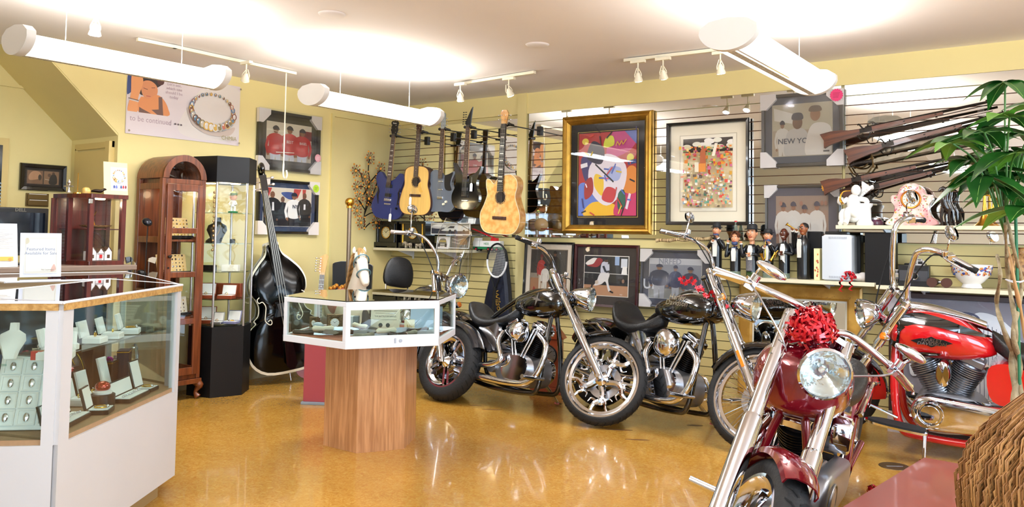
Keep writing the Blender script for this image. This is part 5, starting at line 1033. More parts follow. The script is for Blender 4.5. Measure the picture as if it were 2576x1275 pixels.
s = MB(); s.loft([ring(1, .092), ring(1, .083), ring(.96, .083), ring(.96, .098), ring(1, .092)], cap=False); s.build('back_binding', col('cfc9b8', .4), bd)
s = MB(); s.tube([(0, -.13, 1.12), (0, -.13, 1.62)], [.032, .024], 12); s.build('neck', GLOSSB, db)
s = MB(); s.loft([[(-w_, -.16+y, z), (w_, -.16+y, z), (w_, -.148+y, z), (-w_, -.148+y, z)] for w_, z, y in ((.021, 1.62, 0), (.038, .78, -.06))]); s.build('fingerboard', mat('ebony', '151210', .35), db)
s = MB(); s.loft([[(-.028, -.165, z), (.028, -.165, z), (.024, -.10, z), (-.024, -.10, z)] for z in (1.6, 1.76)]); s.tube(spline([(0, -.13, 1.74), (0, -.12, 1.82), (0, -.17, 1.85), (0, -.2, 1.81), (0, -.17, 1.79)], 5), [.03]*8+[.022]*13, 10); hd = s.build('scroll', GLOSSB, db)
for q, z in ((-1, 1.64), (1, 1.67), (-1, 1.70), (1, 1.73)): s = MB(); s.cyl((0, -.13, z), (q*.07, -.13, z), .006, 8); s.ell((q*.08, -.13, z), (.016, .006, .014), 0, 10, 6); s.build('tuning_peg', SILVER, hd)
s = MB()
for i in range(4): x = (i-1.5); s.tube([(x*.009, -.17, 1.62), (x*.022, -.245, .52), (x*.012, -.18, .3)], .0017, 5)
s.build('strings', STRING, db)['kind'] = 'stuff'
s = MB(); s.prism([(-.07, .51), (.07, .51), (.05, .57), (.055, .62), (-.055, .62), (-.05, .57)], -.14, -.235); s.build('bridge', BLACK, db, smooth=0)
s = MB(); s.prism([(-.028, .34), (.028, .34), (.045, .08), (.02, .04), (-.02, .04), (-.045, .08)], -.16, -.185); s.build('tailpiece', GLOSSB, db)
for q in (-1, 1):
    s = MB(); s.tube([(q*(.155+p[0]), -.142-.004*(1-abs(p[1]-.56)*4), p[1]) for p in spline([(.02, .70), (.04, .68), (.03, .65), (-.0, .655), (-.02, .61), (-.01, .55), (.0, .49), (-.03, .45), (-.05, .46), (-.045, .49), (-.02, .48)], 6)], .0042, 6); s.build('f_hole', col('e9e4d0', .4), db)
s = MB(); s.cyl((0, 0, .03), (0, 0, -.08), .008, 10); s.ell((0, 0, .005), (.022, .022, .02)); s.build('end_pin', SILVER, db)
# --- guitar standing in the corner, cases, horse on its pole
p = cw((816-1288)/2050*7.75, 7.75)
guitar('electric_guitar', 'maple-necked electric guitar standing on the floor behind the hexagonal case', (p[0], p[1], .98), (radians(-4), radians(3), radians(45)), 1.05, sstrat, col('b23a2a', .3), col('b23a2a', .3), .045, .36, .92, hs=[(-.022, 0), (.022, 0), (.025, .03), (.04, .17), (.02, .19), (-.03, .16), (-.035, .04)], hm=MAPLE, inline=-1, bridge=(.13, .08, SILVER), pick=((0, .27, .08, .02, WHITE),))
for i, (px, z_, hh, w_) in enumerate(((872, 8.22, 1.08, .2), (910, 8.36, 1.06, .2))):
    x, y = cw((px-1288)/2050*z_, z_); t = thing('guitar_case', ['black guitar case standing behind the white horse', 'black guitar case in the corner beside the horse head'][i], 'instrument case', (x, y, 0), rot=(radians(-3), 0, radians(40)))
    s = MB(); o = spline([(-w_*.75, 0), (w_*.75, 0), (w_*.8, .35), (w_*.55, .45), (w_*.6, hh*.9), (w_*.5, hh), (-w_*.5, hh), (-w_*.6, hh*.9), (-w_*.55, .45), (-w_*.8, .35)], 3, True); s.prism(o, -.06, .06); s.build('shell', SATB, t, bevel=.01)
    s = MB(); s.prism([(a*1.01, b*1.003) for a, b in o], -.004, .004); s.build('edge_trim', STEEL, t)
    for z in (.3, .8): s = MB(); s.cbox((-w_*.5, -.062, z), (.03, .008, .02)); s.build('latch', BRASS, t, bevel=.002)
x, y = cw((880-1288)/2050*7.6, 7.6)
hr = thing('carousel_horse', 'white carousel horse on a tall brass-topped pole behind the hexagonal case', 'carousel horse', (x, y, 0), radians(-27)); hr.scale = (1.12, 1.12, 1.02)
HW = mat('aged_white_paint', 'e9e0cf', .4, noise=.08, nscale=6); s = MB()
body_st = [(-.42, .03, .72, .66), (-.36, .11, .78, .56), (-.2, .13, .8, .5), (0, .12, .78, .5), (.18, .13, .82, .5), (.27, .1, .84, .56), (.32, .03, .78, .66)]
body(s, body_st, 0, 2.1)
s.loft([[(cx+a*cos(tt)*1.0*sin(an)+0, a*.62*sin(tt), cz+a*cos(tt)*cos(an)) for tt in [2*pi*i/14 for i in range(14)]] for cx, cz, a, an in ((.2, .72, .15, -.9), (.28, .88, .11, -1.0), (.33, 1.0, .085, -1.1), (.35, 1.1, .08, -1.5))])
s.loft([[(cx+a*cos(tt)*sin(an), b*sin(tt), cz+a*cos(tt)*cos(an)) for tt in [2*pi*i/14 for i in range(14)]] for cx, cz, a, b, an in ((.28, 1.17, .03, .03, .5), (.32, 1.15, .075, .055, .5), (.38, 1.08, .07, .05, .6), (.44, .99, .045, .04, .7), (.485, .93, .04, .036, .7), (.50, .905, .02, .02, .7))])
for q in (-1, 1):
    s.tube(spline([(.22, q*.07, .58), (.33, q*.08, .48), (.36, q*.08, .36), (.25, q*.08, .28), (.22, q*.08, .22)], 4), [.06, .055, .05, .045, .035, .032, .03, .028, .026, .024, .022, .022, .022, .025, .028, .03, .03][:17], 10)
    s.tube(spline([(-.33, q*.07, .6), (-.4, q*.08, .48), (-.5, q*.08, .4), (-.52, q*.08, .28), (-.58, q*.08, .2)], 4), [.085, .08, .07, .06, .05, .045, .04, .036, .034, .03, .028, .026, .024, .024, .026, .03, .03][:17], 10)
    s.tube([(.30, q*.04, 1.17), (.30, q*.045, 1.21), (.305, q*.04, 1.235)], [.02, .016, .003], 8)
hb_ = s.build('horse_body', HW, hr, sub=1)
s = MB()
for i in range(14): f = i/13; s.tube(spline([(.29-.13*f, .0, 1.2-.33*f), (.24-.15*f, .03*(-1)**i, 1.17-.34*f), (.25-.17*f, .06*(-1)**i, 1.08-.32*f)], 4), [.02, .024, .024, .022, .018, .014, .012, .008, .003], 7)
for i in range(3): s.tube(spline([(.3, .0, 1.21), (.36, .02*(i-1), 1.19), (.4, .03*(i-1), 1.12)], 4), [.018, .018, .016, .015, .013, .01, .008, .005, .002], 7)
s.build('mane', mat('tan_mane', 'a8814e', .5, noise=.3, nscale=30), hr)
s = MB()
for rx, ry, cx, cz, an in ((.052, .055, .43, 1.005, .72), (.08, .062, .36, 1.10, .6)):
    s.tube([(cx+rx*cos(tt)*sin(an)*1.05, ry*sin(tt)*.98, cz+rx*cos(tt)*cos(an)*1.05) for tt in [2*pi*i/16 for i in range(16)]], .006, 6, closed=True)
s.build('bridle', mat('bridle_teal', '5d7f86', .4), hr)['kind'] = 'stuff'
for q in (-1, 1): s = MB(); s.ell((.385, q*.052, 1.10), (.014, .006, .01)); s.build('eye', BLACK, hb_)
s = MB(); body(s, [(-.2, .09, .82, .7), (-.12, .14, .84, .6), (.0, .145, .81, .58), (.1, .14, .84, .62), (.16, .08, .86, .74)], 0, 2.2); s.build('saddle', mat('pink_saddle', 'c9837a', .45, noise=.15, nscale=15), hr)
s = MB()
for i in range(9): s.ell((-.16+.02*(i % 2), -.1+.025*i, .84+.012*(i % 3)), (.03, .018, .02))
s.build('saddle_trim', mat('orange_gold', 'c98a34', .35, .4), hr)['kind'] = 'stuff'
s = MB(); s.tube([(0, 0, .0), (0, 0, 1.6)], .017, 12); pl = s.build('pole', mat('twisted_metal', '8a7a68', .4, .8), hr); s = MB(); s.ell((0, 0, 1.635), .04); s.cyl((0, 0, 1.58), (0, 0, 1.6), .026); s.build('ball_finial', BRASS, pl)
s = MB(); s.prism([(-.3, -.22), (.3, -.22), (.3, .22), (-.3, .22)], 0, .025, 0, 'xy'); s.build('base_edge', col('8a97a4', .5), hr, bevel=.004)
x, y = cw((838-1288)/2050*6.75, 6.75)
s = MB(); s.box((-.16, -.14, .022), (.16, .14, .5)); s.box((-.175, -.155, 0), (.175, .155, .022), 1)
tag(s.build('pedestal_box', [mat('dusty_pink', 'a5454e', .6), col('8a97a4', .5)], smooth=0, bevel=.003), 'dusty pink display box on the floor behind the wood-grain pedestal', 'display stand', loc=(x, y, 0), rz=radians(30))
# --- jewelled metal tree on the panel beside the corner
c0 = LW(905, 578); tr = thing('metal_wall_tree', 'black metal tree wall sculpture with amber jewel flowers near the corner', 'wall sculpture', (XL+.05, c0.y, c0.z), RL)
def WP(px, py): p = LW(px, py); return (p.y-c0.y, -.02, p.z-c0.z)
st_ = MB(); tips = [(918, 398), (882, 430), (945, 425), (938, 455), (885, 470), (915, 470), (890, 500), (950, 470), (925, 510), (940, 545), (885, 530), (915, 500), (905, 445), (895, 560), (932, 560)]
br = [[(905, 578), (905, 540), (912, 500), (902, 460), (895, 435), (882, 425)], [(905, 540), (918, 505), (930, 480), (940, 450)], [(903, 490), (918, 460), (915, 430), (918, 395)], [(918, 460), (935, 440), (948, 425)], [(905, 545), (925, 535), (942, 545)], [(908, 530), (895, 510), (888, 500)], [(902, 470), (888, 470)], [(912, 505), (930, 515)], [(905, 575), (918, 562), (932, 558)], [(925, 500), (945, 480), (952, 470)]]
for b in br: st_.tube(spline([WP(*q) for q in b], 5), .006, 6)
for x_, y_ in tips:
    c_ = V3(WP(x_, y_)); 
    for i in range(11): an = 2*pi*i/11+.3; d = V3((cos(an), -.15, sin(an)))*(.055+.02*(i % 2)); st_.tube([c_, c_+d], .0022, 4)
st_.build('stems', mat('black_iron', '17130f', .4, .7), tr)
rr = random.Random(5)
for x_, y_ in tips:
    c_ = V3(WP(x_, y_)); s = MB(); s.at(c_).ell((0, -.012, 0), (.017, .012, .017), 1, 12, 8)
    for i in range(11): an = 2*pi*i/11+.3; d = V3((cos(an), -.15, sin(an)))*(.055+.02*(i % 2)); s.at(c_+d).ell((0, -.004, 0), (.0105, .008, .0105), i % 2, 8, 6)
    s.build('jewel_flower', [mat('brown_jewel', '8a3f14', .12, coat=1), mat('amber_jewel', 'e8962a', .08, coat=1)], tr)
# --- tennis racket and bag
p = RW(1250, 655, .22); rk_ = thing('tennis_racket', 'black and white tennis racket hanging in front of the navy racket bag', 'tennis racket', p, rot=(0, radians(4), 0)); el = [(.118*cos(a), 0, .165*sin(a)) for a in [2*pi*i/40 for i in range(40)]]
s = MB(); s.tube(el[20:]+el[:1], .0095, 8, 0); s.tube(el[:21], .0095, 8, 1); s.tube([(-.055, 0, -.148), (-.012, 0, -.27)], .008, 8, 1); s.tube([(.055, 0, -.148), (.012, 0, -.27)], .008, 8, 1); s.build('frame', [col('e9e9ea', .3), SATB], rk_)
s = MB()
for i in range(-7, 8): x = i*.0148; h = .16*sqrt(1-(x/.118)**2); s.cyl((x, 0, -h), (x, 0, h), .0008, 4)
for i in range(-9, 10): z = i*.0165; h = .114*sqrt(1-(z/.165)**2); s.cyl((-h, 0, z), (h, 0, z), .0008, 4)
s.build('strings', col('e2e2dc'), rk_)['kind'] = 'stuff'
s = MB(); s.tube([(0, 0, -.26), (0, 0, -.3), (0, 0, -.5), (0, 0, -.51)], [.013, .016, .017, .019], 8); s.build('handle', BLACK, rk_)
p = RW(1256, 720, .1); bg_ = thing('racket_bag', 'navy racket bag with gold lettering hanging on the slatwall', 'sports bag', p, rot=(0, radians(3), 0))
o = spline([(-.02, .36), (.045, .36), (.09, .18), (.135, -.05), (.155, -.25), (.12, -.42), (0, -.46), (-.13, -.42), (-.16, -.27), (-.13, -.05), (-.07, .18)], 4, True)
s = MB(); s.loft([[(x*k, y, z*k) for x, z in o] for k, y in ((.7, .05), (1, .03), (1, -.03), (.8, -.055))]); s.build('bag_body', mat('navy_nylon', '12182c', .55, bump=.2, bscale=80), bg_)
s = MB(); q = s.at((.035, -.0585, -.15), (0, radians(72), 0)); q.text('Wilson', .085, 0, (0, 0, 0), .0008, .001, 1, .2); s.build('lettering', mat('gold_print', 'b8923e', .4), bg_, smooth=0)
s = MB(); q = s.at((.035, -.046, .13), (0, radians(-75), 0)); q.text('HAMMER', .03, 0, (0, 0, 0), .0008, 0, 1); s.build('lettering', col('c8ccd4'), bg_, smooth=0)
# ================================================================ things on the wall shelves
def on(px, z, off): "floor-plan x of a pixel column on the slatwall side"; return RW(px, 600, off).x
def clockface(s, c, r, m0, m1, m2, seed=0):
    s.lathe([(0, c[1]-.0), (r, c[1]-.0)], 28, m0, c=(c[0], 0, c[2]), ax='y'); s.torus(c, r, r*.09, 'y', 28, 6, m1)
    for i in range(12): a = pi*i/6; q = s.at((c[0]+sin(a)*r*.8, c[1]-.001, c[2]+cos(a)*r*.8), (0, a, 0)); q.cbox((0, 0, 0), (r*.05, .001, r*.16), m2)
    for a, l in ((-.9, .5), (.9, .7)): s.at((c[0], c[1]-.002, c[2]), (0, a, 0)).box((-r*.03, -.001, -r*.1), (r*.03, 0, r*l), m2)
BLKMAR = mat('black_marble', '0f0e10', .25, coat=.4, noise=.3, nscale=10)
for i, (pa, pb, lab) in enumerate(((950, 1008, 'black mantel clock with cream dial, leftmost on the shelf'), (1012, 1080, 'wide black mantel clock with gilt sides next to the cream dial clock'))):
    x0, x1 = on(pa, 0, .2), on(pb, 0, .2); w = (x1-x0)/2; t = thing('mantel_clock', lab, 'clock', ((x0+x1)/2, YR-.17, SH1)); h = .29
    s = MB()
    for q in (-1, 1): s.box((q*w-(.03 if q > 0 else 0), -.09, 0), (q*w+(.03 if q < 0 else 0), .09, .02))
    s.box((-w, -.09, .015), (w, .09, .06)); s.box((-w*.9, -.075, .06), (w*.9, .08, h-.03)); s.box((-w*.98, -.09, h-.03), (w*.98, .09, h-.01)); s.box((-w*.86, -.08, h-.01), (w*.86, .08, h)); s.build('case', BLKMAR, t, bevel=.002, smooth=0)
    for q in (-1, 1): s = MB(); s.lathe([(.012, .06), (.009, .08), (.009, .24), (.012, .26)], 12, c=(q*w*.72, -.08, 0)); s.build('column', BLKMAR if not i else BRASS, t)
    s = MB(); clockface(s, (0, -.078, .165), .062, 0, 1, 2); s.build('dial', [col('e6d9a8', .4), BRASS, BLACK], t)
def beast(label, x, dz, k, m, z=SH1):
    s = MB(); body(s, [(-.05, .006, .05, .04), (-.04, .02, .062, .026), (0, .022, .058, .026), (.035, .022, .066, .028), (.05, .01, .06, .035)], 0, 2.1, 10)
    s.tube([(.04, 0, .058), (.06, 0, .062), (.075, 0, .045), (.08, 0, .028)], [.014, .016, .011, .004], 8)
    for a in (-.032, .03):
        for q in (-1, 1): s.tube([(a, q*.012, .035), (a, q*.013, .002)], [.009, .006], 8)
    s.tube([(-.05, 0, .05), (-.058, 0, .03)], .002, 5); s.ell((.052, .012, .062), (.008, .003, .012)); s.ell((.052, -.012, .062), (.008, .003, .012))
    o = s.build('animal_figurine', m); o.scale = (k,)*3; return tag(o, label, 'figurine', loc=(x, YR-dz, z+.001))
stn = mat('speckled_stone', 'd9cbb0', .6, col2='5a4a38', nscale=90)
beast('pale speckled elephant figurine in front of the wide black clock', on(1028, 0, .28), .285, .95, stn).rotation_euler = (0, 0, pi)
beast('small pale beast figurine beside the speckled elephant', on(1054, 0, .28), .285, .8, stn)
def plaque(label, pa, pb, za, zb, off, shapes, border='f0ece4', bw=.008, tilt=-8, base=None):
    a, b = RW(pa, za, off), RW(pb, zb, off); w, h = b.x-a.x, a.z-b.z; t = thing('framed_photo', label, 'photo', ((a.x+b.x)/2, YR-off, b.z), rot=(radians(tilt), 0, 0))
    s = MB(); s.box((-w/2, -.004, 0), (w/2, .004, h)); s.build('mount', col(border), t, smooth=0); s = MB(); ms = art(s, -w/2+bw, bw, w-2*bw, h-2*bw, shapes, -.0045); s.build('print', ms, t, smooth=0); return t
car = [('r', 0, 0, 1, 1, '2a2f3c'), ('r', 0, .55, 1, 1, 'b8b2a4'), ('s', [(.02, .75), (.2, .95), (.4, .8), (.3, .55), (.05, .55)], 'e4e0d6'), ('s', [(.3, .3), (.35, .5), (.5, .8), (.7, .85), (.95, .7), (.97, .45), (.9, .3)], 'd9d6cc'), ('p', [(.42, .55), (.5, .75), (.62, .75), (.6, .55)], '3a3a40'), ('e', .5, .28, .035, .14, '1a1a1c'), ('e', .64, .28, .035, .14, '1a1a1c'), ('e', .86, .3, .03, .12, '1a1a1c'), ('l', [(.02, .65), (.35, .6)], .04, '3a3a44'), ('r', .7, .85, .99, .97, '8a8474')]
plaque('long black and white race car photo above the motorcycle windshield', 1085, 1183, 560, 591, .33, car, tilt=0)
plaque('small white framed photo of a truck front below the race car photo', 1098, 1128, 594, 626, .30, [('r', 0, 0, 1, 1, 'e6dcd4'), ('s', [(.2, .2), (.8, .2), (.85, .55), (.7, .85), (.3, .85), (.15, .55)], '6f6a5c'), ('r', .2, .55, .8, .7, 'b0964a'), ('r', .1, .1, .28, .4, '1c1c1c'), ('r', .72, .1, .9, .4, '1c1c1c'), ('r', .3, .25, .7, .4, 'a8a498')])
plaque('small grey photo of an ornate sleigh beside the truck photo', 1130, 1180, 592, 626, .29, [('r', 0, 0, 1, 1, '6f6a60'), ('l', [(.1, .8), (.4, .65), (.7, .8)], .04, 'c8c2b4'), ('l', [(.1, .5), (.5, .35), (.6, .6)], .05, 'b8b0a0'), ('s', [(.55, .3), (.9, .3), (.85, .8), (.6, .7)], '8a6a44')])
p = RW(955, 655, .06); s = MB(); s.lathe([(.0, -.008), (.035, -.006), (.06, -.01), (.062, .0)], 28, 0, ax='y', sc2=(.85, 1.1)); s.lathe([(0, -.012), (.02, -.011), (.022, -.006)], 16, 1, ax='y'); s.cyl((0, 0, .06), (0, 0, .14), .001, 4, 1)
tag(s.build('wall_plate', [mat('cobalt', '24287c', .25, coat=.6), BRASS]), 'small cobalt blue oval plate hanging under the clock shelf', 'plate', loc=p)
# toy truck on a clear ledge
p = RW(1228, 632, .14); t = thing('toy_truck', 'white and green toy crane truck with red ladder beside the tennis racket', 'toy truck', p)
WH, GRN, RDT = col('eceae4', .3), mat('toy_green', '1f7a4a', .3), mat('toy_red', 'c61f2a', .3)
s = MB(); s.box((-.17, -.035, .02), (.17, .035, .045), 1); s.box((-.17, -.036, .045), (-.09, .036, .1)); s.prism([(-.165, .1), (-.1, .1), (-.1, .135), (-.15, .135)], -.033, .033); s.box((-.085, -.034, .045), (.17, .034, .105)); s.build('cab_and_bed', [WH, GRN], t, bevel=.003)
s = MB(); s.text('HESS', .03, 0, (-.0, -.0345, .075), .0005, .0004); s.build('lettering', GRN, t, smooth=0)
for x in (-.125, .03, .075, .135): s = MB(); s.lathe([(0, -.042), (.016, -.042), (.022, -.036), (.022, -.02)], 16, c=(x, 0, .022), ax='y'); s.lathe([(0, -.0425), (.009, -.0425)], 10, 1, c=(x, 0, .022), ax='y'); s.lathe([(.006, -.03), (.006, .02), (.022, .02), (.022, .04), (0, .04)], 16, c=(x, 0, .022), ax='y'); s.build('wheel', [RUBBER, RDT], t)
s = MB()
for q in (-.012, .012): s.tube([(.09, q, .13), (-.2, q, .225)], .005, 6)
for i in range(9): f = i/8; s.cyl((.09-.29*f, -.012, .13+.095*f), (.09-.29*f, .012, .13+.095*f), .003, 6)
s.cbox((.08, 0, .12), (.07, .04, .03)); s.build('ladder', RDT, t)
s = MB(); s.box((-.19, -.06, -.006), (.19, .14, 0)); tag(s.build('acrylic_ledge', ACRYL, smooth=0), 'clear ledge on the slatwall under the toy truck', 'shelf', loc=p)
# ball in an acrylic case by the gold frame
p = RW(1368, 590, .12); t = thing('display_cube', 'clear display box holding a signed helmet, between the acoustic bass and gold frame', 'display box', p)
s = MB(); w, h = .16, .2
for a, b in (((-w, -.09, 0), (w, .09, .004)), ((-w, -.09, h), (w, .09, h+.004)), ((-w, -.09, 0), (-w+.004, .09, h)), ((w-.004, -.09, 0), (w, .09, h)), ((-w, -.09, 0), (w, -.087, h))): s.box(a, b)
s.build('acrylic_box', ACRYL, t, smooth=0); s = MB(); s.ell((-.03, 0, .09), (.07, .065, .065), 0, 20, 12); s.tube([(.0, -.05, .05), (.06, -.06, .05), (.06, .06, .05), (0, .05, .05)], .005, 6, 1); tag(s.build('toy_helmet', [col('d9b07a', .25), col('b03028', .4)]), 'small tan toy helmet with red guard inside the clear display box', 'helmet', loc=p+V3((0, 0, .005)))
# birch stick on hooks
a, b = RW(1652, 605, .06), RW(1792, 600, .06); s = MB(); P = [V3((a.x+(b.x-a.x)*i/12, YR-.07, a.z+(b.z-a.z)*i/12+.004*sin(i*1.7))) for i in range(13)]; s.tube(P, [.014+.003*(i % 3 == 0) for i in range(13)], 10)
tag(s.build('carved_stick', mat('birch_bark', 'd9c090', .6, col2='7a5a34', nscale=14, aniso=(8, 1, 1))), 'horizontal carved birch stick hanging under the patchwork print', 'stick')
# --- musician bottles
SKL, SKD, SUIT, SHIRT = mat('painted_skin', 'd99a72', .35), mat('painted_brown_skin', '5c2c1a', .3), mat('suit_black', '0c0d12', .3, coat=.4), col('ece8de', .4)
GREENG = mat('green_bottle_glass', '2f5a1c', .06, trans=.6, coat=.5); CLRG = mat('bottle_glass', 'a9bfae', .06, trans=.7); COAT = mat('blue_scarf', '3f4c74', .5)
def bottle_man(px, top, bot, label, hat=None, hair='1a1210', skin=SKL, glass=CLRG, head=1., arms='play', inst=None, beard=None, dz=.17, vest=None, gl=.04, glasses=0, wide=1.0, turn=0):
    x = on(px, 0, dz); zt = RW(px, top, dz).z; H = zt-SH2; r = .042*wide; t = thing('musician_bottle', label, 'bottle', (x, YR-dz, SH2), rz=radians(turn)); hz = H-.06*head-(.02 if hat else 0); sh = hz-.07*head
    s = MB(); s.lathe([(r*.95, 0), (r, .006), (r, gl)], 20); s.build('bottle_base', glass, t)
    s = MB(); s.lathe([(r*1.005, gl), (r*1.01, sh*.62), (r*1.08, sh*.8), (r*.95, sh*.93), (r*.45, sh), (r*.35, sh+.02)], 20); bd = s.build('suit_body', SUIT if not vest else vest, t)
    s = MB(); s.prism([(-.016, sh*.52), (.016, sh*.52), (.02, sh*.85), (.012, sh*.97), (-.012, sh*.97), (-.02, sh*.85)], -r*1.02-.006, -r*.8); s.build('shirt_front', SHIRT, t)
    s = MB(); s.cbox((0, -r*.75-.004, sh*.975), (.036, .01, .014)); s.cbox((0, -r*.75-.008, sh*.975), (.01, .01, .01)); s.build('bow_tie', BLACK if not beard else COAT, t, bevel=.002)
    s = MB(); k = head; s.ell((0, -.004, hz), (.031*k, .034*k, .044*k), 0, 16, 12); s.ell((0, -.038*k, hz-.004), (.008*k, .011*k, .011*k), 0, 8, 6); s.ell((0, -.012, hz-.033*k), (.02*k, .022*k, .018*k))
    for q in (-1, 1): s.ell((q*.032*k, 0, hz), (.006*k, .009*k, .012*k), 0, 8, 6)
    s.cyl((0, 0, sh-.005), (0, 0, hz-.02), .017*k, 10); hd_ = s.build('head', skin, t)
    s = MB()
    for q in (-1, 1): s.ell((q*.012*k, -.034*k, hz+.008*k), (.005*k, .003*k, .0035*k), 0, 8, 6); s.ell((q*.012*k, -.0365*k, hz+.008*k), (.002*k, .002*k, .002*k), 1, 6, 5); s.tube([(q*.006*k, -.036*k, hz+.017*k), (q*.019*k, -.031*k, hz+.018*k)], .0018*k, 5, 1)
    s.tube([(-.011*k, -.034*k, hz-.021*k), (0, -.037*k, hz-.024*k), (.011*k, -.034*k, hz-.021*k)], .0028*k, 6, 0 if skin is SKD else 2); s.build('facial_features', [col('f4f0e8', .3), BLACK, col('a03028', .4)], hd_)['kind'] = 'stuff'
    s = MB()
    if hair == 'bush':
        rr = random.Random(3)
        for i in range(46): a, b = rr.uniform(0, 2*pi), rr.uniform(-.1, 1.4); s.ell((.036*cos(a)*cos(b), .006+.034*sin(a)*cos(b) if sin(a) > -.6 else -.012, hz+.02+.036*sin(b)), .012, 0, 6, 5)
        s.build('hair', mat('brown_hair', '5a3018', .8), hd_)['kind'] = 'stuff'
    elif hair: s.lathe([(.033*k, .004), (.0345*k, .02), (.028*k, .038), (.012*k, .048*k), (0, .05*k)], 16, c=(0, .006*k, hz-.002), sc2=(1, 1.05)); s.build('hair', col(hair, .5), hd_)
    if beard: s = MB(); s.ell((0, -.018, hz-.036), (.026, .024, .02)); s.build('beard', COAT, hd_)
    if hat: s = MB(); s.lathe([(.034*k, 0), (.048*k, -.002), (.049*k, .003), (.034*k, .006), (.033*k, .03*hat), (.024*k, .044*hat), (0, .047*hat)], 20, c=(0, .002, hz+.028*k)); s.build('hat', mat('hat_felt', '15161a', .6), hd_)
    if glasses:
        s = MB()
        for q in (-1, 1): s.torus((q*.013, -.039, hz+.007), .009, .0016, 'y', 14, 5)
        s.tube([(-.004, -.04, hz+.007), (.004, -.04, hz+.007)], .0014, 5); s.build('spectacles', BLACK, hd_)
    A = {'up': [(1, .012, -.055, .02), (-1, .04, -.03, .04)], 'play': [(-1, .01, -.07, -.02), (1, .035, -.06, .01)], 'low': [(-1, .012, -.065, -.09), (1, .01, -.07, -.075)], 'raise': [(-1, .055, -.02, .035), (1, .055, -.02, .03)], 'horn': [(-1, .03, -.09, .055), (-1, .005, -.075, .05)]}[arms]
    for q, hx, hy, hz_ in A:
        h = V3((q*hx, hy, sh+hz_)); e = V3((q*(r+.028), -.02, sh-.075 if hz_ > -.05 else sh-.085)); s = MB(); s.tube(spline([(q*r*.8, 0, sh-.012), (q*(r+.014), -.002, sh-.04), e, (e+h)/2, h], 4), [.016]*8+[.0145]*5+[.012]*4, 9); s.build('sleeve', SUIT if not vest else vest, t)
        s = MB(); s.cyl(h-(h-e).normalized()*.006, h+(h-e).normalized()*.003, .0135, 10); s.build('cuff', SHIRT, t)
        s = MB(); d = (h-e).normalized(); c_ = h+d*.012; s.ell(c_, (.009, .009, .01)); 
        for f in range(4): o = V3((.006*(f-1.5), -.004, 0)); s.tube([c_+o, c_+o+d*.008+V3((0, -.004, 0)), c_+o+d*.012+V3((0, -.006, -.004))], .003, 5)
        s.tube([c_, c_+V3((-q*.01, -.004, .006))], .0032, 5); s.build('hand', skin, t)
    if inst == 'flute': s = MB(); s.tube([(-.035, -.055, sh+.03), (.045, -.075, sh+.028)], .0045, 8); s.build('flute', mat('dark_flute', '4a3020', .4), t)
    if inst == 'sax': s = MB(); s.tube(spline([(0, -.045, hz-.026), (.0, -.065, hz-.045), (-.004, -.06, sh-.03), (-.004, -.062, sh-.1), (-.012, -.075, sh-.115), (-.022, -.085, sh-.09), (-.026, -.09, sh-.065)], 4), [.003]*5+[.005]*5+[.007]*5+[.009]*5+[.011, .012, .013, .015, .018][:5], 10); s.build('saxophone', BRASS, t)
    if inst == 'trumpetlow': s = MB(); s.tube([(-.03, -.06, sh-.06), (-.06, -.075, sh-.1), (-.08, -.085, sh-.14), (-.085, -.088, sh-.148)], [.004, .006, .012, .024], 12); s.tube([(-.05, -.075, sh-.075), (-.065, -.08, sh-.12), (-.05, -.08, sh-.12), (-.038, -.075, sh-.085)], .004, 6, closed=True); s.build('trumpet', BRASS, t); s = MB(); s.prism([(-.004, sh-.1), (.02, sh-.105), (.028, sh-.16), (.008, sh-.14)], -.075, -.072); s.build('handkerchief', SHIRT, t)
    if inst == 'trumpetup': s = MB(); s.tube([(0, -.045, hz-.02), (-.03, -.075, hz+.0), (-.07, -.1, hz+.03), (-.076, -.103, hz+.036)], [.003, .005, .008, .017], 12); s.build('trumpet', BRASS, t)
    return t
bottle_man(1803, 556, 676, 'flute playing musician bottle in a black brimmed hat, first of the row', hat=1.0, arms='play', inst='flute', beard=1, dz=.16)
bottle_man(1850, 582, 680, 'short bushy-haired singer bottle with raised hands, second of the row', hair='bush', arms='raise', beard=1, dz=.17)
bottle_man(1892, 558, 680, 'bowler-hatted grinning man bottle with grey waistcoat and green glass', hat=1.0, glass=GREENG, head=1.25, arms='low', dz=.17, vest=None, wide=1.12)
bottle_man(1932, 569, 682, 'bearded saxophone player bottle in a cap, between bowler man and laughing trumpeter', hat=.7, arms='play', inst='sax', beard=1, dz=.18)
bottle_man(1973, 569, 684, 'laughing trumpeter bottle holding a lowered gold trumpet and handkerchief', skin=SKD, hair=None, arms='low', inst='trumpetlow', dz=.19)
bottle_man(2022, 556, 686, 'tall all-black trumpet player bottle with spectacles, last of the row', skin=mat('painted_tan_skin', '9a5a34', .3), arms='horn', inst='trumpetup', glass=SUIT, dz=.2, wide=1.2, glasses=1, turn=-25)
v = [o for o in bpy.data.objects if o.get('label', '').startswith('bowler')][0]; s = MB(); s.lathe([(.0485, .05), (.0487, .12), (.052, .16), (.047, .2)], 12, a0=radians(200), a1=radians(290)); s.build('grey_waistcoat', mat('grey_tweed', '77757a', .7, noise=.3, nscale=120), v)
s = MB(); s.lathe([(.02, 0), (.023, .01), (.022, .06), (.012, .12), (.009, .15), (.009, .16)], 16, 0); s.lathe([(.011, .158), (.011, .168), (0, .169)], 14, 1); s.lathe([(.0232, .03), (.0228, .06)], 16, 2, cap=False); tag(s.build('soda_bottle', [CLRG, RDT, SHIRT]), 'slim glass soda bottle with red cap behind the bushy-haired singer', 'bottle', loc=(on(1851, 0, .06), YR-.06, RW(1851, 555, .06).z-.169))
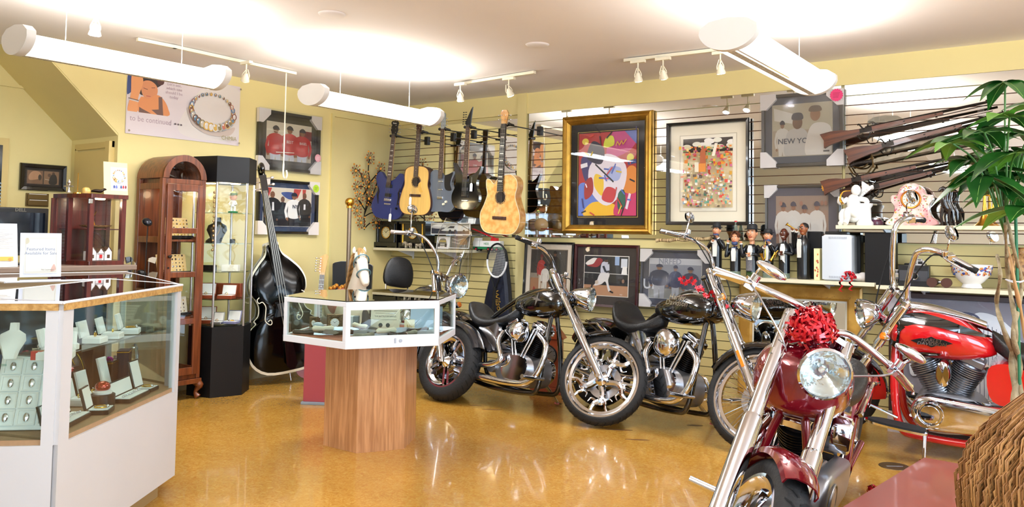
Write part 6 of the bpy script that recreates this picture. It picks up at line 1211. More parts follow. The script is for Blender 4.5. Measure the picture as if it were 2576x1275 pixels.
MB().cbox((0, 0, -.003), (.1, .1, .006)).build
s = MB(); s.box((-.06, -.09, -.006), (.06, -.0, 0)); tag(s.build('acrylic_ledge', ACRYL, smooth=0), 'tiny clear ledge on the mirrored slatwall under the soda bottle', 'shelf', loc=(on(1851, 0, .06), YR-.0, RW(1851, 555, .06).z-.17))
# --- console, yellow booklet, black cases, cameras
def bx_item(nm, label, cat, pa, pb, top, z, dz, d, m, bevel=.006, rz=0):
    x0, x1 = on(pa, 0, dz), on(pb, 0, dz); h = RW((pa+pb)/2, top, dz).z-z; t = thing(nm, label, cat, ((x0+x1)/2, YR-dz, z), rz); s = MB(); s.box((-(x1-x0)/2, 0, 0), ((x1-x0)/2, d, h)); s.build('casing', m, t, bevel=bevel, smooth=30); return t, (x1-x0)/2, h
s2b = SH2-.015
t, w, h = bx_item('game_console', 'upright curved white game console between the last bottle and the black speaker box', 'console', 2068, 2142, 590, SH2, .31, .22, mat('console_white', 'd3d6da', .35), .02)
s = MB(); s.loft([[(x, -.012*(1-abs(2*f-1)**2)*1.0-.002, zz) for x, f in [(-w+2*w*i/10, i/10) for i in range(11)]] for zz in (.012, h-.012)], closed=False); s.build('side_panel', col('c9cfd6', .35), t)
for z in (.025, h-.03): s = MB(); [s.box((-w*.5+i*.012, -.0165, z), (-w*.5+i*.012+.006, -.013, z+.014)) for i in range(11)]; s.build('vent_slots', col('a8acb4'), t, smooth=0)['kind'] = 'stuff'
t, w, h = bx_item('booklet', 'pale yellow floral booklet beside the white console', 'book', 2047, 2062, 625, SH2, .28, .12, col('ece0a8'), .002)
s = MB(); [s.at((random.uniform(-w*.7, w*.7), -.001, random.uniform(.03, h-.04))).ell((0, 0, 0), (.006, .001, .008), i % 2, 8, 5) for i in range(12)]; s.build('printed_flowers', [col('d08a4a'), col('b04a3a')], t)['kind'] = 'stuff'
bx_item('game_pad_box', 'small black device box lying on top of the white console', 'electronics', 2075, 2130, 582, RW(2100, 590, .3).z, .27, .1, BLACK, .006)
bx_item('speaker_box', 'small black speaker behind the white console', 'speaker', 2030, 2066, 582, SH2, .1, .08, SATB)
t, w, h = bx_item('speaker_box', 'small black box with round knob right of the console', 'electronics', 2143, 2165, 592, SH2, .14, .1, SATB)
bx_item('black_case', 'tall satin black box standing on the lower shelf behind the chrome headlamp', 'box', 2175, 2245, 585, s2b, .28, .2, mat('deep_black', '060608', .5, spec=.3), .004)
def camera_(label, px, bot, w, h, m, top=(), lens=.03, dz=.25, off2=0):
    x = on(px, 0, dz); t = thing('camera', label, 'camera', (x, YR-dz, s2b+off2)); s = MB(); s.box((-w/2, 0, 0), (w/2, .07, h)); s.build('camera_body', m, t, bevel=.005)
    s = MB(); s.box((-w*.46, -.004, h*.25), (w*.46, 0, h*.75)); s.build('front_plate', col('3a3a3e', .4), t, bevel=.002)
    s = MB(); s.lathe([(0, -.018), (lens*.5, -.02), (lens*.55, -.03), (lens, -.032), (lens, 0)], 24, c=(w*.05, 0, h*.5), ax='y'); s.build('lens', [CHROME], t); s = MB(); s.lathe([(0, -.0325), (lens*.8, -.0325)], 20, c=(w*.05, 0, h*.5), ax='y'); s.build('lens_glass', mat('lens_black', '08080c', .05, coat=1), t)
    s = MB(); s.box((-w*.1, .0, h), (w*.35, .05, h+.035)); s.box((-w*.05, -.002, h+.01), (w*.1, 0, h+.03), 1); s.box((w*.15, -.002, h+.01), (w*.3, 0, h+.03), 1); s.build('viewfinder', [ALU, BLACK], t, bevel=.002); return t
camera_('boxy folding instant camera with round lens, frontmost on the lower shelf', 2297, 695, .2, .15, BLACK, dz=.28, lens=.026)
camera_('older silver-topped camera standing behind the instant camera', 2300, 650, .14, .16, SATB, dz=.14, off2=.0)
camera_('tiny box camera with cream front beside the black box', 2252, 690, .07, .08, col('b8ae98', .5), dz=.26, lens=.018)
t = thing('binoculars', 'pair of brown and black binoculars between the instant camera and the bowl', 'binoculars', (on(2365, 0, .22), YR-.22, s2b+.035)); 
for q in (-1, 1): s = MB(); s.tube([(q*.045, -.08, 0), (q*.045, -.02, 0), (q*.035, .03, .0), (q*.032, .07, 0)], [.034, .032, .024, .02], 16); s.build('barrel', mat('brown_leather', '4a2414', .5), t)
s = MB(); s.cyl((-.035, 0, 0), (.035, 0, 0), .01); s.build('hinge', STEEL, t)
xb = on(2443, 0, .18); t = thing('porcelain_bowl', 'footed porcelain bowl with blue and red floral band', 'bowl', (xb, YR-.18, s2b)); R0 = (on(2500, 0, .18)-on(2388, 0, .18))/2*.97
s = MB(); s.lathe([(R0*.45, 0), (R0*.5, .005), (R0*.42, .03), (R0*.6, .05), (R0*.85, .09), (R0*.97, .15), (R0, .165), (R0*.96, .163), (R0*.8, .09), (R0*.5, .06), (0, .055)], 40); bo = s.build('bowl', col('f0eeec', .15), t)
rr = random.Random(9); s = MB()
for i in range(150):
    a = rr.uniform(0, 2*pi); z = rr.uniform(.095, .158); f = (z-.09)/.075; rad = R0*(.855+.13*f**.7)+.001; s.at((rad*cos(a), rad*sin(a), z), (0, 0, a)).ell((0, 0, 0), (.0015, rr.uniform(.005, .013), rr.uniform(.004, .01)), rr.randrange(4), 7, 4)
s.build('floral_band', [mat('bowl_blue', '27357c', .2), mat('bowl_red', 'b8382e', .2), col('3f5fae', .2), col('c98a4a', .2)], t)['kind'] = 'stuff'
xv = on(2568, 0, .2); s = MB(); s.lathe([(.05, 0), (.06, .01), (.09, .08), (.1, .15), (.085, .21), (.05, .25), (.055, .28), (.07, .29)], 28); tag(s.build('urn', mat('bronze_floral', '6a4a30', .4, .3, col2='b08a58', nscale=35, bump=.6, bscale=40)), 'brown patterned urn at the far end of the lower shelf', 'vase', loc=(xv, YR-.17, s2b))
def ribbon(s, c, R_, n, w, m=0, seed=1, hang=0):
    rr = random.Random(seed)
    for i in range(n):
        u_, v_ = rr.uniform(-.15, 1), rr.uniform(0, 2*pi); d = V3((sqrt(max(0, 1-u_*u_))*cos(v_), sqrt(max(0, 1-u_*u_))*sin(v_), u_)).normalized(); e = d.orthogonal().normalized(); k = R_*rr.uniform(.75, 1.05); o = rr.uniform(0, 6)
        e = Quaternion(d, o) @ e; g = d.cross(e); P = [V3(c)+d*k*(.15+.85*sin(t_*pi))+e*R_*.28*sin(2*pi*t_)*1.0 for t_ in [j/8 for j in range(9)]]
        s.add([p+g*w*q for p in P for q in (-.5, .5)], [(2*j, 2*j+1, 2*j+3, 2*j+2) for j in range(8)], m)
    return s
REDR = mat('red_foil', 'c60f20', .18, .35, coat=.6)
s = MB(); ribbon(s, (0, 0, 0), .055, 26, .014); 
for dx, l in ((-.05, .1), (.02, .09)): P = [V3((dx+.012*sin(k*1.9), -.03, -.01-l*k/7)) for k in range(8)]; s.add([p+V3((q*.007, 0, 0)) for p in P for q in (-1, 1)], [(2*j, 2*j+1, 2*j+3, 2*j+2) for j in range(7)])
p = RW(2132, 690, .34); tag(s.build('gift_bow', REDR, smooth=0), 'curly red ribbon bow hanging off the shelf edge below the console', 'bow', loc=(p.x, YR-.30, SH2+.035))
s = MB(); s.ell((0, 0, .03), (.06, .05, .03)); s.ell((.035, 0, .035), (.04, .04, .035), 0); tag(s.build('cloth_pouch', col('ded4cc', .8)), 'crumpled pale cloth pouch behind the red ribbon bow', 'pouch', loc=(on(2150, 0, .3), YR-.2, SH2))
# --- upper shelf
z3 = SH3; t = thing('white_statue', 'white seated cherub statue leaning on a column with a gold horn', 'statue', (on(2155, 0, .2), YR-.2, z3)); PW = mat('white_bisque', 'efeeea', .4)
s = MB(); s.lathe([(.06, 0), (.06, .02), (.045, .04), (.042, .13), (.055, .15), (.055, .165)], 18, c=(.06, .0, 0)); s.ell((-.02, 0, .09), (.07, .055, .07)); s.ell((-.02, 0, .17), (.05, .045, .07)); s.tube(spline([(-.02, -.02, .08), (-.08, -.06, .1), (-.09, -.06, .03), (-.1, -.08, .01)], 4), [.03]*4+[.026]*4+[.02]*4+[.018], 10); s.tube(spline([(.0, -.03, .08), (-.04, -.09, .11), (-.05, -.08, .04), (-.06, -.1, .012)], 4), [.03]*4+[.026]*4+[.02]*4+[.018], 10)
s.tube(spline([(-.06, 0, .2), (-.11, -.03, .17), (-.1, -.05, .21)], 4), [.02]*9, 8); s.tube(spline([(.02, 0, .2), (.07, -.03, .19), (.08, -.02, .17)], 4), [.02]*9, 8); s.ell((-.0, -.01, .265), (.035, .038, .042)); 
for i in range(9): s.tube(spline([(.01+.012*i, .02, .2+.012*i), (.04+.008*i, .04, .28), (.03+.007*i, .045, .34-.006*i)], 3), [.012]*5+[.008, .004], 6)
s.build('figure', PW, t, smooth=60); s = MB(); s.tube(spline([(-.03, -.05, .26), (-.08, -.07, .25), (-.1, -.07, .2), (-.08, -.08, .16)], 4), [.004]*5+[.006]*4+[.009]*3+[.014], 8); s.build('gold_horn', BRASS, t)
s = MB(); s.lathe([(.035, 0), (.045, .01), (.045, .03), (.03, .045)], 20, 0, sc2=(1.2, .9)); s.lathe([(.036, .045), (.03, .06), (.008, .068), (0, .07)], 20, 1, sc2=(1.2, .9)); tag(s.build('trinket_box', [mat('plum_glass', '5a3448', .2), SILVER]), 'small round silver-lidded box between the statue and porcelain clock', 'box', loc=(on(2204, 0, .15), YR-.15, z3))
x0 = on(2296, 0, .2); wc_ = (on(2362, 0, .2)-on(2230, 0, .2))/2; hc_ = RW(2290, 462, .2).z-z3; t = thing('porcelain_clock', 'pink and white floral porcelain mantel clock with gilt dial', 'clock', (x0, YR-.2, z3))
o = spline(mir([(0, .02*0), (.62, .0), (1, .03), (.96, .12), (.78, .2), (.66, .36), (.7, .52), (.82, .62), (.74, .72), (.56, .74), (.46, .86), (.3, .95), (.12, 1.0), (0, .99)]), 3, True); s = MB(); s.loft([[(x*wc_*k, y, z*hc_*(k if z > .5 else 1)) for x, z in o] for k, y in ((.94, -.055), (1, -.04), (1, .04), (.95, .06))]); s.build('porcelain_case', mat('pink_porcelain', 'f0dcd0', .2, coat=.8, col2='d99a98', nscale=9), t)
rr = random.Random(2); s = MB()
for i in range(230):
    a, b = rr.uniform(-.85, .85), rr.uniform(.05, .93)
    if abs(a) > (.9 if b < .15 else .62 if b < .7 else .4) or hypot(a*wc_, (b-.62)*hc_) < .075: continue
    s.ell((a*wc_, -.0565, b*hc_), (rr.uniform(.003, .008), .002, rr.uniform(.003, .007)), rr.randrange(4), 6, 4)
s.build('flower_sprigs', [col('c04a5a', .3), col('c9a04a', .3), col('8a9a5a', .3), col('b86a7a', .3)], t)['kind'] = 'stuff'
s = MB(); s.lathe([(0, -.06), (.055, -.06)], 28, 0, c=(0, 0, hc_*.62), ax='y'); s.lathe([(0, -.0615), (.03, -.0615)], 24, 1, c=(0, 0, hc_*.62), ax='y'); s.torus((0, -.06, hc_*.62), .062, .007, 'y', 32, 8, 1)
for i in range(12): a = pi*i/6; s.at((sin(a)*.043, -.0612, hc_*.62+cos(a)*.043), (0, a, 0)).cbox((0, 0, 0), (.003, .001, .012), 2)
s.at((0, -.063, hc_*.62), (0, .6, 0)).box((-.0015, -.001, 0), (.0015, 0, .042), 2); s.at((0, -.063, hc_*.62), (0, 2.2, 0)).box((-.002, -.001, 0), (.002, 0, .03), 2); s.build('dial', [col('efe6cc', .4), mat('copper_gilt', 'b8702a', .3, .9), BLACK], t)
t = thing('horse_figurine', 'pair of dark carved rearing horses right of the porcelain clock', 'figurine', (on(2392, 0, .18), YR-.18, z3), radians(200)); t.scale = (.7, .7, .82); DW = mat('dark_carved_wood', '1c0f0a', .25, coat=.5)
for k, (dx, dy) in enumerate(((0, 0), (.05, .05))):
    s = MB(); s.M = M4.Translation((dx, dy, 0)); s.tube(spline([(-.03, 0, .12), (0, 0, .16), (.02, 0, .22), (.0, 0, .29), (.03, 0, .325), (.07, 0, .30)], 4), [.03]*3+[.036]*4+[.034]*3+[.024]*4+[.02]*3+[.016]*2+[.01]*2, 10)
    for a, q in ((-.035, -1), (-.03, 1), (.03, -1), (.045, 1)): s.tube([(a*.8, q*.018, .15), (a+.01, q*.02, .08), (a, q*.02, .003)], [.02, .011, .009], 8)
    s.tube([(-.035, 0, .17), (-.06, 0, .12), (-.065, 0, .05)], [.012, .016, .006], 7); s.build('carved_horse', DW, t)
t = thing('brass_horn', 'brass horn standing on its bell behind the tree leaves', 'horn', (on(2478, 0, .17), YR-.17, z3)); s = MB(); s.lathe([(.075, 0), (.07, .006), (.04, .03), (.018, .08), (.011, .16), (.009, .22)], 28); s.build('bell', BRASS, t); s = MB(); s.tube(spline([(.011, 0, .1), (.05, 0, .13), (.05, 0, .2), (.0, 0, .22)], 5), .007, 8); s.build('tubing', BRASS, t)
# --- rifles and swords
STOCK = wood('walnut_stock', '6a371c', '3c1c0e', .35, 4, 0, coat=.3); GUNM = mat('gun_metal', '2b2622', .35, .85)
def long_arm(kind, label, pa, pb, off):
    a, b = RW(*pa, off), RW(*pb, off); L_ = (b-a).length; an = atan2(b.z-a.z, b.x-a.x); t = thing(kind, label, 'rifle' if kind == 'rifle' else 'sword', a, rot=(0, -an, 0)); S_ = L_
    if kind == 'rifle':
        s = MB(); P = [(0, .055), (.0, -.07), (.03, -.055), (.13, -.035), (.2, -.028), (.25, -.01), (.3, -.018), (.46, -.012), (.72, -.008), (.72, .012), (.46, .02), (.3, .022), (.235, .022), (.17, .028), (.12, .042), (.06, .05)]; P[0] = (-.01, .045); P.insert(1, (.008, -.01))
        s.prism([(x*S_, z) for x, z in P], -.018, .018); s.build('stock', STOCK, t, bevel=.007, smooth=50)
        s = MB(); s.tube([(.27*S_, 0, .02), (.99*S_, 0, .016)], [.0125, .009], 12); s.tube([(.7*S_, 0, -.008), (.96*S_, 0, -.004)], .003, 6); s.cbox((.955*S_, 0, .028), (.01, .003, .012)); s.build('barrel', GUNM, t)
        s = MB(); s.box((.235*S_, -.021, -.012), (.31*S_, -.016, .02)); s.tube(spline([(.262*S_, -.024, .01), (.25*S_, -.026, .035), (.24*S_, -.024, .055), (.23*S_, -.024, .05)], 4), .006, 7); s.cyl((.29*S_, -.02, .02), (.29*S_, -.02, .04), .006); s.build('lock_and_hammer', GUNM, t, bevel=.002)
        s = MB(); s.tube(spline([(.215*S_, 0, -.022), (.23*S_, 0, -.058), (.27*S_, 0, -.062), (.295*S_, 0, -.018)], 5), .004, 7); s.tube([(.25*S_, 0, -.015), (.247*S_, 0, -.045)], .003, 6); s.build('trigger_guard', GUNM, t)
        for x in (.5, .68): s = MB(); s.lathe([(.022, -.007), (.022, .007)], 14, c=(x*S_, 0, .006), ax='x', sc2=(.85, 1)); s.build('barrel_band', GUNM, t)
    else:
        s = MB(); s.loft([[(x*S_, -.003, -.02*k-.04*(x-.25)**2), (x*S_, 0, -.02*k-.012-.04*(x-.25)**2), (x*S_, .003, -.02*k-.04*(x-.25)**2), (x*S_, 0, .022*k-.04*(x-.25)**2)] for x, k in ((.17, .7), (.5, .66), (.85, .6), (.95, .4), (1, .04))]); s.build('blade', mat('old_steel', '6a6152', .35, .8, noise=.3, nscale=15), t, smooth=20)
        s = MB(); s.tube(spline([(0, 0, .0), (.05*S_, 0, .01), (.17*S_, 0, 0)], 4), [.014, .017, .016, .015, .014, .014, .015, .017, .018], 10); s.build('grip', mat('wire_grip', '2a2018', .5, .2, bump=.6, bscale=120), t)
        s = MB(); s.tube(spline([(-.01, 0, .0), (.02*S_, 0, -.07), (.1*S_, 0, -.09), (.17*S_, 0, -.03)], 5), .006, 7); s.tube([(.17*S_, 0, -.05), (.17*S_, 0, .05)], [.008, .006], 8); s.build('hand_guard', mat('dark_brass2', '5a4424', .35, .8), t)
    return t
long_arm('rifle', 'topmost long musket with curved steel butt overlapping the pink-stickered photo', (2070, 352), (2505, 258), .16)
long_arm('rifle', 'second musket, just below and behind the topmost musket', (2130, 392), (2545, 284), .09)
long_arm('sword', 'upper curved sword with brass guard under the two muskets', (2135, 398), (2497, 318), .06)
long_arm('sword', 'lower curved sword with looped guard, beneath the upper sword', (2138, 418), (2497, 338), .06)
long_arm('rifle', 'walnut carbine with broad butt, above the statue and clock', (2070, 470), (2405, 400), .16)
long_arm('rifle', 'dark musket partly hidden behind the walnut carbine', (2120, 492), (2440, 410), .08)
for i, (px, py, lb) in enumerate(((2205, 300, 'clear hook holding the musket locks'), (2475, 285, 'clear hook holding the musket barrels'), (2195, 445, 'clear hook holding the walnut carbine'), (2440, 340, 'clear hook holding the sword tips'))):
    p = RW(px, py, .0); s = MB(); s.box((-.02, -.2, -.045), (.02, -.0, -.04)); s.box((-.02, -.2, -.045), (.02, -.195, .02)); s.box((-.02, -.006, -.05), (.02, -.0, .04)); tag(s.build('acrylic_hook', ACRYL, smooth=0), lb, 'wall hook', loc=p)
# ================================================================ goods in the cases
VEL = mat('white_velvet', 'f2efec', .8); JB = mat('jewel_box_black', '16110f', .3, coat=.3); GOLDM = mat('jewel_gold', 'e0b34a', .18, 1); IVORY = mat('ivory_card', 'e9e2cc', .6)
def jbox(label, loc, rz, w, d, h=.02, lid=None, m=JB, kind='bracelet', ang=15, cat='jewellery box'):
    t = thing('jewellery_box', label, cat, loc, rz); lid = lid or d
    s = MB(); s.box((-w/2, -d, 0), (w/2, 0, h)); s.build('box_base', m, t, smooth=0, bevel=.003)
    s = MB(); s.box((-w/2+.006, -d+.006, h), (w/2-.006, -.006, h+.003)); s.build('cushion', VEL, t, smooth=0)
    s = MB(); q = s.at((0, 0, h), (radians(-ang), 0, 0)); q.box((-w/2, 0, 0), (w/2, .012, lid), 0); q.box((-w/2+.006, -.002, .006), (w/2-.006, .001, lid-.006), 1); s.build('open_lid', [m, VEL], t, smooth=0, bevel=.003)
    s = MB()
    if kind == 'bracelet':
        for i in range(12): s.ell((-w*.4+w*.8*i/11, -d*.5+.004*sin(i), h+.007), .0055, i % 2, 8, 6)
    elif kind == 'ring': s.torus((0, -d*.5, h+.012), .01, .0022, 'y', 16, 6); s.ell((0, -d*.5, h+.024), .004, 1, 8, 6)
    else: s.torus((0, -d*.5, h+.007), min(w, d)*.3, .003, 'z', 20, 6); s.ell((0, -d*.8, h+.008), .008, 1)
    s.build('jewellery', [GOLDM if kind != 'bracelet' else SILVER, SILVER], t); return t
def cbasis(P, Q):
    d = (V3((*Q, 0))-V3((*P, 0))); L_ = d.length; d /= L_; n = V3((-d.y, d.x, 0)); rz = atan2(-n.x*-1, 0) if 0 else atan2(-n.x, n.y)
    return (lambda u, dd, z: V3((*P, 0))+d*L_*u+n*dd+V3((0, 0, z))), rz
C0, r1 = cbasis(B_, A_); C1 = lambda u, d, z: C0(min(1.16, u+1.6*(d-.13)), d, z); D1, SF1 = .562, .87
jbox('long black jewellery box with open white lid and bracelet, nearest the counter seam', C1(.20, .15, D1), r1+.1, .26, .085, .02, .08)
jbox('small dark open box with a gold chain, beside the round drum', C1(.43, .12, D1), r1+.2, .1, .09, .02, .1, kind='chain')
jbox('long black jewellery box open behind the drum toward the oak cabinet', C1(.70, .13, D1), r1+.05, .24, .085, .02, .075)
jbox('slim dark box with white lid standing near the far glass post', C1(.86, .14, D1), r1, .1, .08, .018, .14, kind='chain')
jbox('small white ring box on the deck behind the long black box', C1(.30, .29, D1), r1, .08, .07, .03, .09, VEL, 'ring')
jbox('white box with upright square lid next to the white ring box', C1(.41, .29, D1), r1, .09, .07, .03, .11, VEL, 'ring')
jbox('tall oval-cornered white watch box in the middle of the deck', C1(.60, .27, D1), r1, .08, .09, .03, .15, VEL, 'ring')
for i, (u, lab) in enumerate(((.14, 'white watch box lying open on the glass shelf by the seam'), (.38, 'white ring box standing open on the glass shelf, second'), (.52, 'white ring box standing open on the glass shelf, third'), (.68, 'rounded white watch box at the end of the glass shelf'))):
    jbox(lab, C1(u, .16, SF1), r1+(.1*i), .09 if i else .14, .08, .025, .075, VEL, 'chain' if i in (0, 3) else 'ring')
p = C1(.53, .15, D1); t = thing('ornament_drum', 'round dark leather drum topped by a shiny red ornament', 'display stand', p); s = MB(); s.lathe([(.055, 0), (.055, .05), (.05, .053)], 28); s.build('drum', mat('dark_leather', '2b201c', .4), t); s = MB(); s.lathe([(.04, .053), (.042, .062), (.03, .07)], 24); s.build('pearl_ring', VEL, t); s = MB(); s.ell((0, 0, .085), (.034, .034, .026)); s.build('red_ornament', mat('red_orange_foil', 'd8401c', .1, .7, coat=1, col2='8a1a10', nscale=14), t)
def bust(label, loc, rz, h=.22, m=BLACK, chain=True):
    t = thing('necklace_bust', label, 'necklace stand', loc, rz); s = MB(); k = h/.22; s.loft([[(x*k, y0*k+y*k, z*k) for x, y in ((-w, 0), (-w*.7, -.02), (w*.7, -.02), (w, 0), (w*.6, .015), (-w*.6, .015))] for z, w, y0 in ((0, .04, 0), (.05, .055, .005), (.11, .085, .02), (.15, .075, .035), (.175, .03, .05), (.22, .028, .055))]); s.build('bust', m, t)
    if chain: s = MB(); s.tube(spline([(-.026*k, .03*k, .18*k), (-.03*k, .004*k, .13*k), (0, -.025*k, .06*k), (.03*k, .004*k, .13*k), (.026*k, .03*k, .18*k)], 5), .0022, 5); s.ell((0, -.03*k, .052*k), .008); s.build('necklace', GOLDM, t)
    return t
bust('black necklace bust with gold pendant behind the small white boxes', C1(.36, .40, D1), r1, .24)
bust('black necklace bust standing at the middle back of the counter', C1(.56, .42, D1), r1+.2, .2, chain=False)
bust('grey round-topped bust on the deck beneath the shelf, by the seam', C1(.14, .42, D1), r1, .22, col('a9a6b0', .4))
for i, (u, d, w, h, lab) in enumerate(((.48, .42, .12, .26, 'tall black gift box standing behind the gold pendant bust'), (.62, .36, .1, .13, 'low black box with gilt rim, magenta bow on top'), (.76, .34, .1, .17, 'dark blue box standing behind the long open box'), (.88, .4, .11, .12, 'navy jewellery box at the far back corner'))):
    s = MB(); s.box((-w/2, -.03, 0), (w/2, .03, h)); s.box((-w/2-.002, -.032, h-.012), (w/2+.002, .032, h-.006), 1); tag(s.build('gift_box', [JB if i < 2 else mat('navy_box', '131a30', .4), GOLDM], bevel=.002, smooth=0), lab, 'box', loc=C1(u, d, D1), rz=r1+.15*i)
s = MB(); ribbon(s, (0, 0, 0), .022, 14, .007, 0, 4); tag(s.build('gift_bow', mat('magenta_foil', 'b81a9a', .2, .4), smooth=0), 'tiny magenta bow on the gilt-rimmed black box', 'bow', loc=C1(.62, .36, D1+.13))
s = MB(); ribbon(s, (0, 0, 0), .05, 24, .014, 0, 6); tag(s.build('gift_bow', REDR, smooth=0), 'red foil bow on the deck beside the counter seam', 'bow', loc=C1(.12, .25, D1+.01))
s = MB(); ribbon(s, (0, 0, 0), .04, 20, .012, 0, 8); tag(s.build('gift_bow', REDR, smooth=0), 'red foil bow between purple bag and black bust', 'bow', loc=C1(.25, .36, D1+.14))
s = MB(); s.box((-.03, -.05, 0), (.03, .05, .16)); tag(s.build('gift_box', JB, smooth=0), 'black box under the red foil bow by the bust', 'box', loc=C1(.25, .38, D1-.0), rz=r1)
s = MB(); s.prism([(-.045, 0), (.045, 0), (.05, .2), (-.05, .2)], -.03, .03); s.tube(spline([(-.03, -.03, .2), (0, -.03, .25), (.03, -.03, .2)], 5), .003, 5, 1); tag(s.build('gift_bag', [mat('purple_foil', '5a3a9a', .3, .3, noise=.4, nscale=60), GOLDM], smooth=0), 'purple patterned gift bag near the counter seam', 'gift bag', loc=C1(.07, .36, D1), rz=r1)
s = MB(); P = [(.03*cos(a), .02, .11+.1*sin(a)) for a in [radians(-60+15*i) for i in range(13)]]; s.tube(P, .008, 8); s.lathe([(.04, 0), (.04, .008), (.01, .02)], 18); tag(s.build('crystal_stand', mat('crystal', 'dfe8ee', .03, trans=.9), smooth=60), 'clear curved crystal ornament near the far glass', 'ornament', loc=C1(.8, .25, D1))
# left unit
C2, r2 = cbasis((-3.9, 1.0), (-3.30, 1.585))
t = thing('ring_tray_stand', 'large white tilted tray stand with square cells in the left counter', 'jewellery tray', C2(.80, .16, .565), r2, rot=(radians(-16), 0, r2)); s = MB(); s.box((-.13, 0, 0), (.13, .03, .3)); s.build('tray', VEL, t, bevel=.004)
for i in range(3):
    for j in range(4): s = MB(); frame_mb(.07, .06, [(0, .006), (.005, .006)]); s = frame_mb(.072, .064, [(0, .008), (.006, .006)]); s.v = [v+V3((-.08+.08*i, 0, .05+.068*j)) for v in s.v]; s.ell((-.08+.08*i, -.005, .05+.068*j), (.012, .005, .018), 1, 8, 6); s.build('cell', [VEL, SILVER], t, smooth=0)
t = thing('ring_stand', 'cream sloped ring stand beside the white tray, left counter', 'jewellery stand', C2(.80, .36, .565), r2); s = MB(); s.prism([(-.03, 0), (.08, 0), (.08, .26), (.02, .3)], -.07, .07, 0, 'yz'); s.build('slope', mat('cream_velvet', 'd8cfb8', .8), t, bevel=.005)
for i in range(4): s = MB(); s.torus((-.045+.03*i, .035, .305), .009, .003, 'y', 14, 6); s.build('ring', SILVER, t)
t_ = thing('ribbon_box', 'pink foil bow on a small white bowl in the left counter', 'gift box', C2(.72, .33, .565), r2); s = MB(); s.lathe([(.03, 0), (.05, .18), (.055, .24)], 18); s.build('bowl_stand', VEL, t_); s = MB(); ribbon(s, (0, 0, .25), .05, 22, .014, 0, 3); s.build('bow', mat('pink_foil', 'c02058', .2, .4), t_, smooth=0)
bust('white bust on the glass shelf of the left counter', C2(.72, .16, .852), r2, .14, VEL, False)
jbox('white necklace case lying open on the left counter shelf', C2(.92, .2, .852), r2+.2, .13, .1, .03, .09, VEL, 'chain')
s = MB(); s.box((-.02, -.02, 0), (.02, .02, .035)); s.box((-.021, -.004, 0), (.021, .004, .036), 1); tag(s.build('gift_box', [mat('red_orange', 'c8341c', .3), GOLDM], smooth=0), 'tiny red box with gold band on the left counter shelf', 'box', loc=C2(.86, .13, .852), rz=r2)
s = MB(); s.ell((0, 0, .024), .024, 0, 12, 8); tag(s.build('gold_ball', mat('gilt_flower', 'b58a4a', .3, .7, bump=1, bscale=60)), 'small gold ball on the deck beside the white tray', 'ornament', loc=C2(.955, .08, .56))
# --- hexagonal case goods
hq = V3((-3.94, 3.944, 0)); rc = radians(35.5)
def HP(x, y, z=.715): return hq+V3((x*cos(rc)-y*sin(rc), x*sin(rc)+y*cos(rc), z))
for x, y, w, h, r, lab in ((-.26, .02, .105, .12, .1, 'ornate bronze square desk clock in the hexagonal case'), (-.42, .12, .07, .09, -.5, 'small oval bronze clock at the left end of the hexagonal case')):
    t = thing('desk_clock', lab, 'clock', HP(x, y), rc+r); s = frame_mb(w, h, [(0, .012), (.006, .02), (w*.2, .016), (w*.24, .01)]); s.v = [v+V3((0, 0, h/2)) for v in s.v]; s.box((-w/2+.01, -.002, .005), (w/2-.01, .03, h-.01)); s.build('frame', mat('aged_bronze', '7a5c3c', .4, .7, noise=.4, nscale=60, bump=.8, bscale=90), t); s = MB(); clockface(s, (0, -.012, h*.52), w*.3, 0, 1, 2); s.build('dial', [col('f2f0ea', .3), BRASS, BLACK], t)
s = MB(); s.box((-.025, -.03, 0), (.0, .03, .105), 0); s.box((.0, -.03, 0), (.035, .03, .105), 1); tag(s.build('booklet', [col('c8cfd0', .5), col('5a6a70', .5)], smooth=0, bevel=.002), 'grey and blue booklet standing beside the bronze square clock', 'book', loc=HP(-.14, .05), rz=rc)
s = MB(); s.tube([(0, 0, 0), (.01, 0, .07), (0, 0, .13), (-.005, 0, .15)], [.035, .032, .02, .004], 10); tag(s.build('leather_pouch', mat('dark_pouch', '1c1818', .6)), 'dark upright pouch between booklet and certificate', 'pouch', loc=HP(-.07, .08), rz=rc)
t = thing('certificate', 'cream printed certificate with two round dark marks in the hexagonal case', 'paper', HP(.06, .12), rot=(radians(-12), 0, rc)); s = MB(); s.box((-.1, -.002, 0), (.1, 0, .15)); s.build('sheet', IVORY, t, smooth=0); s = MB(); ms = art(s, -.1, 0, .2, .15, [('l', [(.1, .9), (.9, .9)], .03, '8a8474'), ('l', [(.15, .8), (.85, .8)], .02, 'a09a88'), ('t', 'THE BATTLE OF NAPLES', .5, .65, .014, '5a5648'), ('e', .35, .25, .07, .1, '4a4a46'), ('e', .6, .25, .07, .1, '4a4a46'), ('l', [(.1, .5), (.9, .5)], .02, 'a09a88')], -.003); s.build('printing', ms, t, smooth=0)
t = thing('price_card', 'small cream card leaning in front of the pale blue paper', 'card', HP(.24, .02), rot=(radians(-12), 0, rc)); s = MB(); s.box((-.035, -.001, 0), (.035, 0, .09)); s.build('card', col('efe3bc', .6), t, smooth=0); s = MB(); ms = art(s, -.035, 0, .07, .09, [('t', '$40', .5, .5, .025, 'b89a50')], -.0015); s.build('handwriting', ms, t, smooth=0)
s = MB(); s.box((-.1, -.002, 0), (.12, 0, .17)); tag(s.build('paper_sheet', col('a9c4de', .6), smooth=0), 'pale blue sheet leaning in the right side of the hexagonal case', 'paper', loc=HP(.33, .14), rot=(radians(-10), 0, rc))
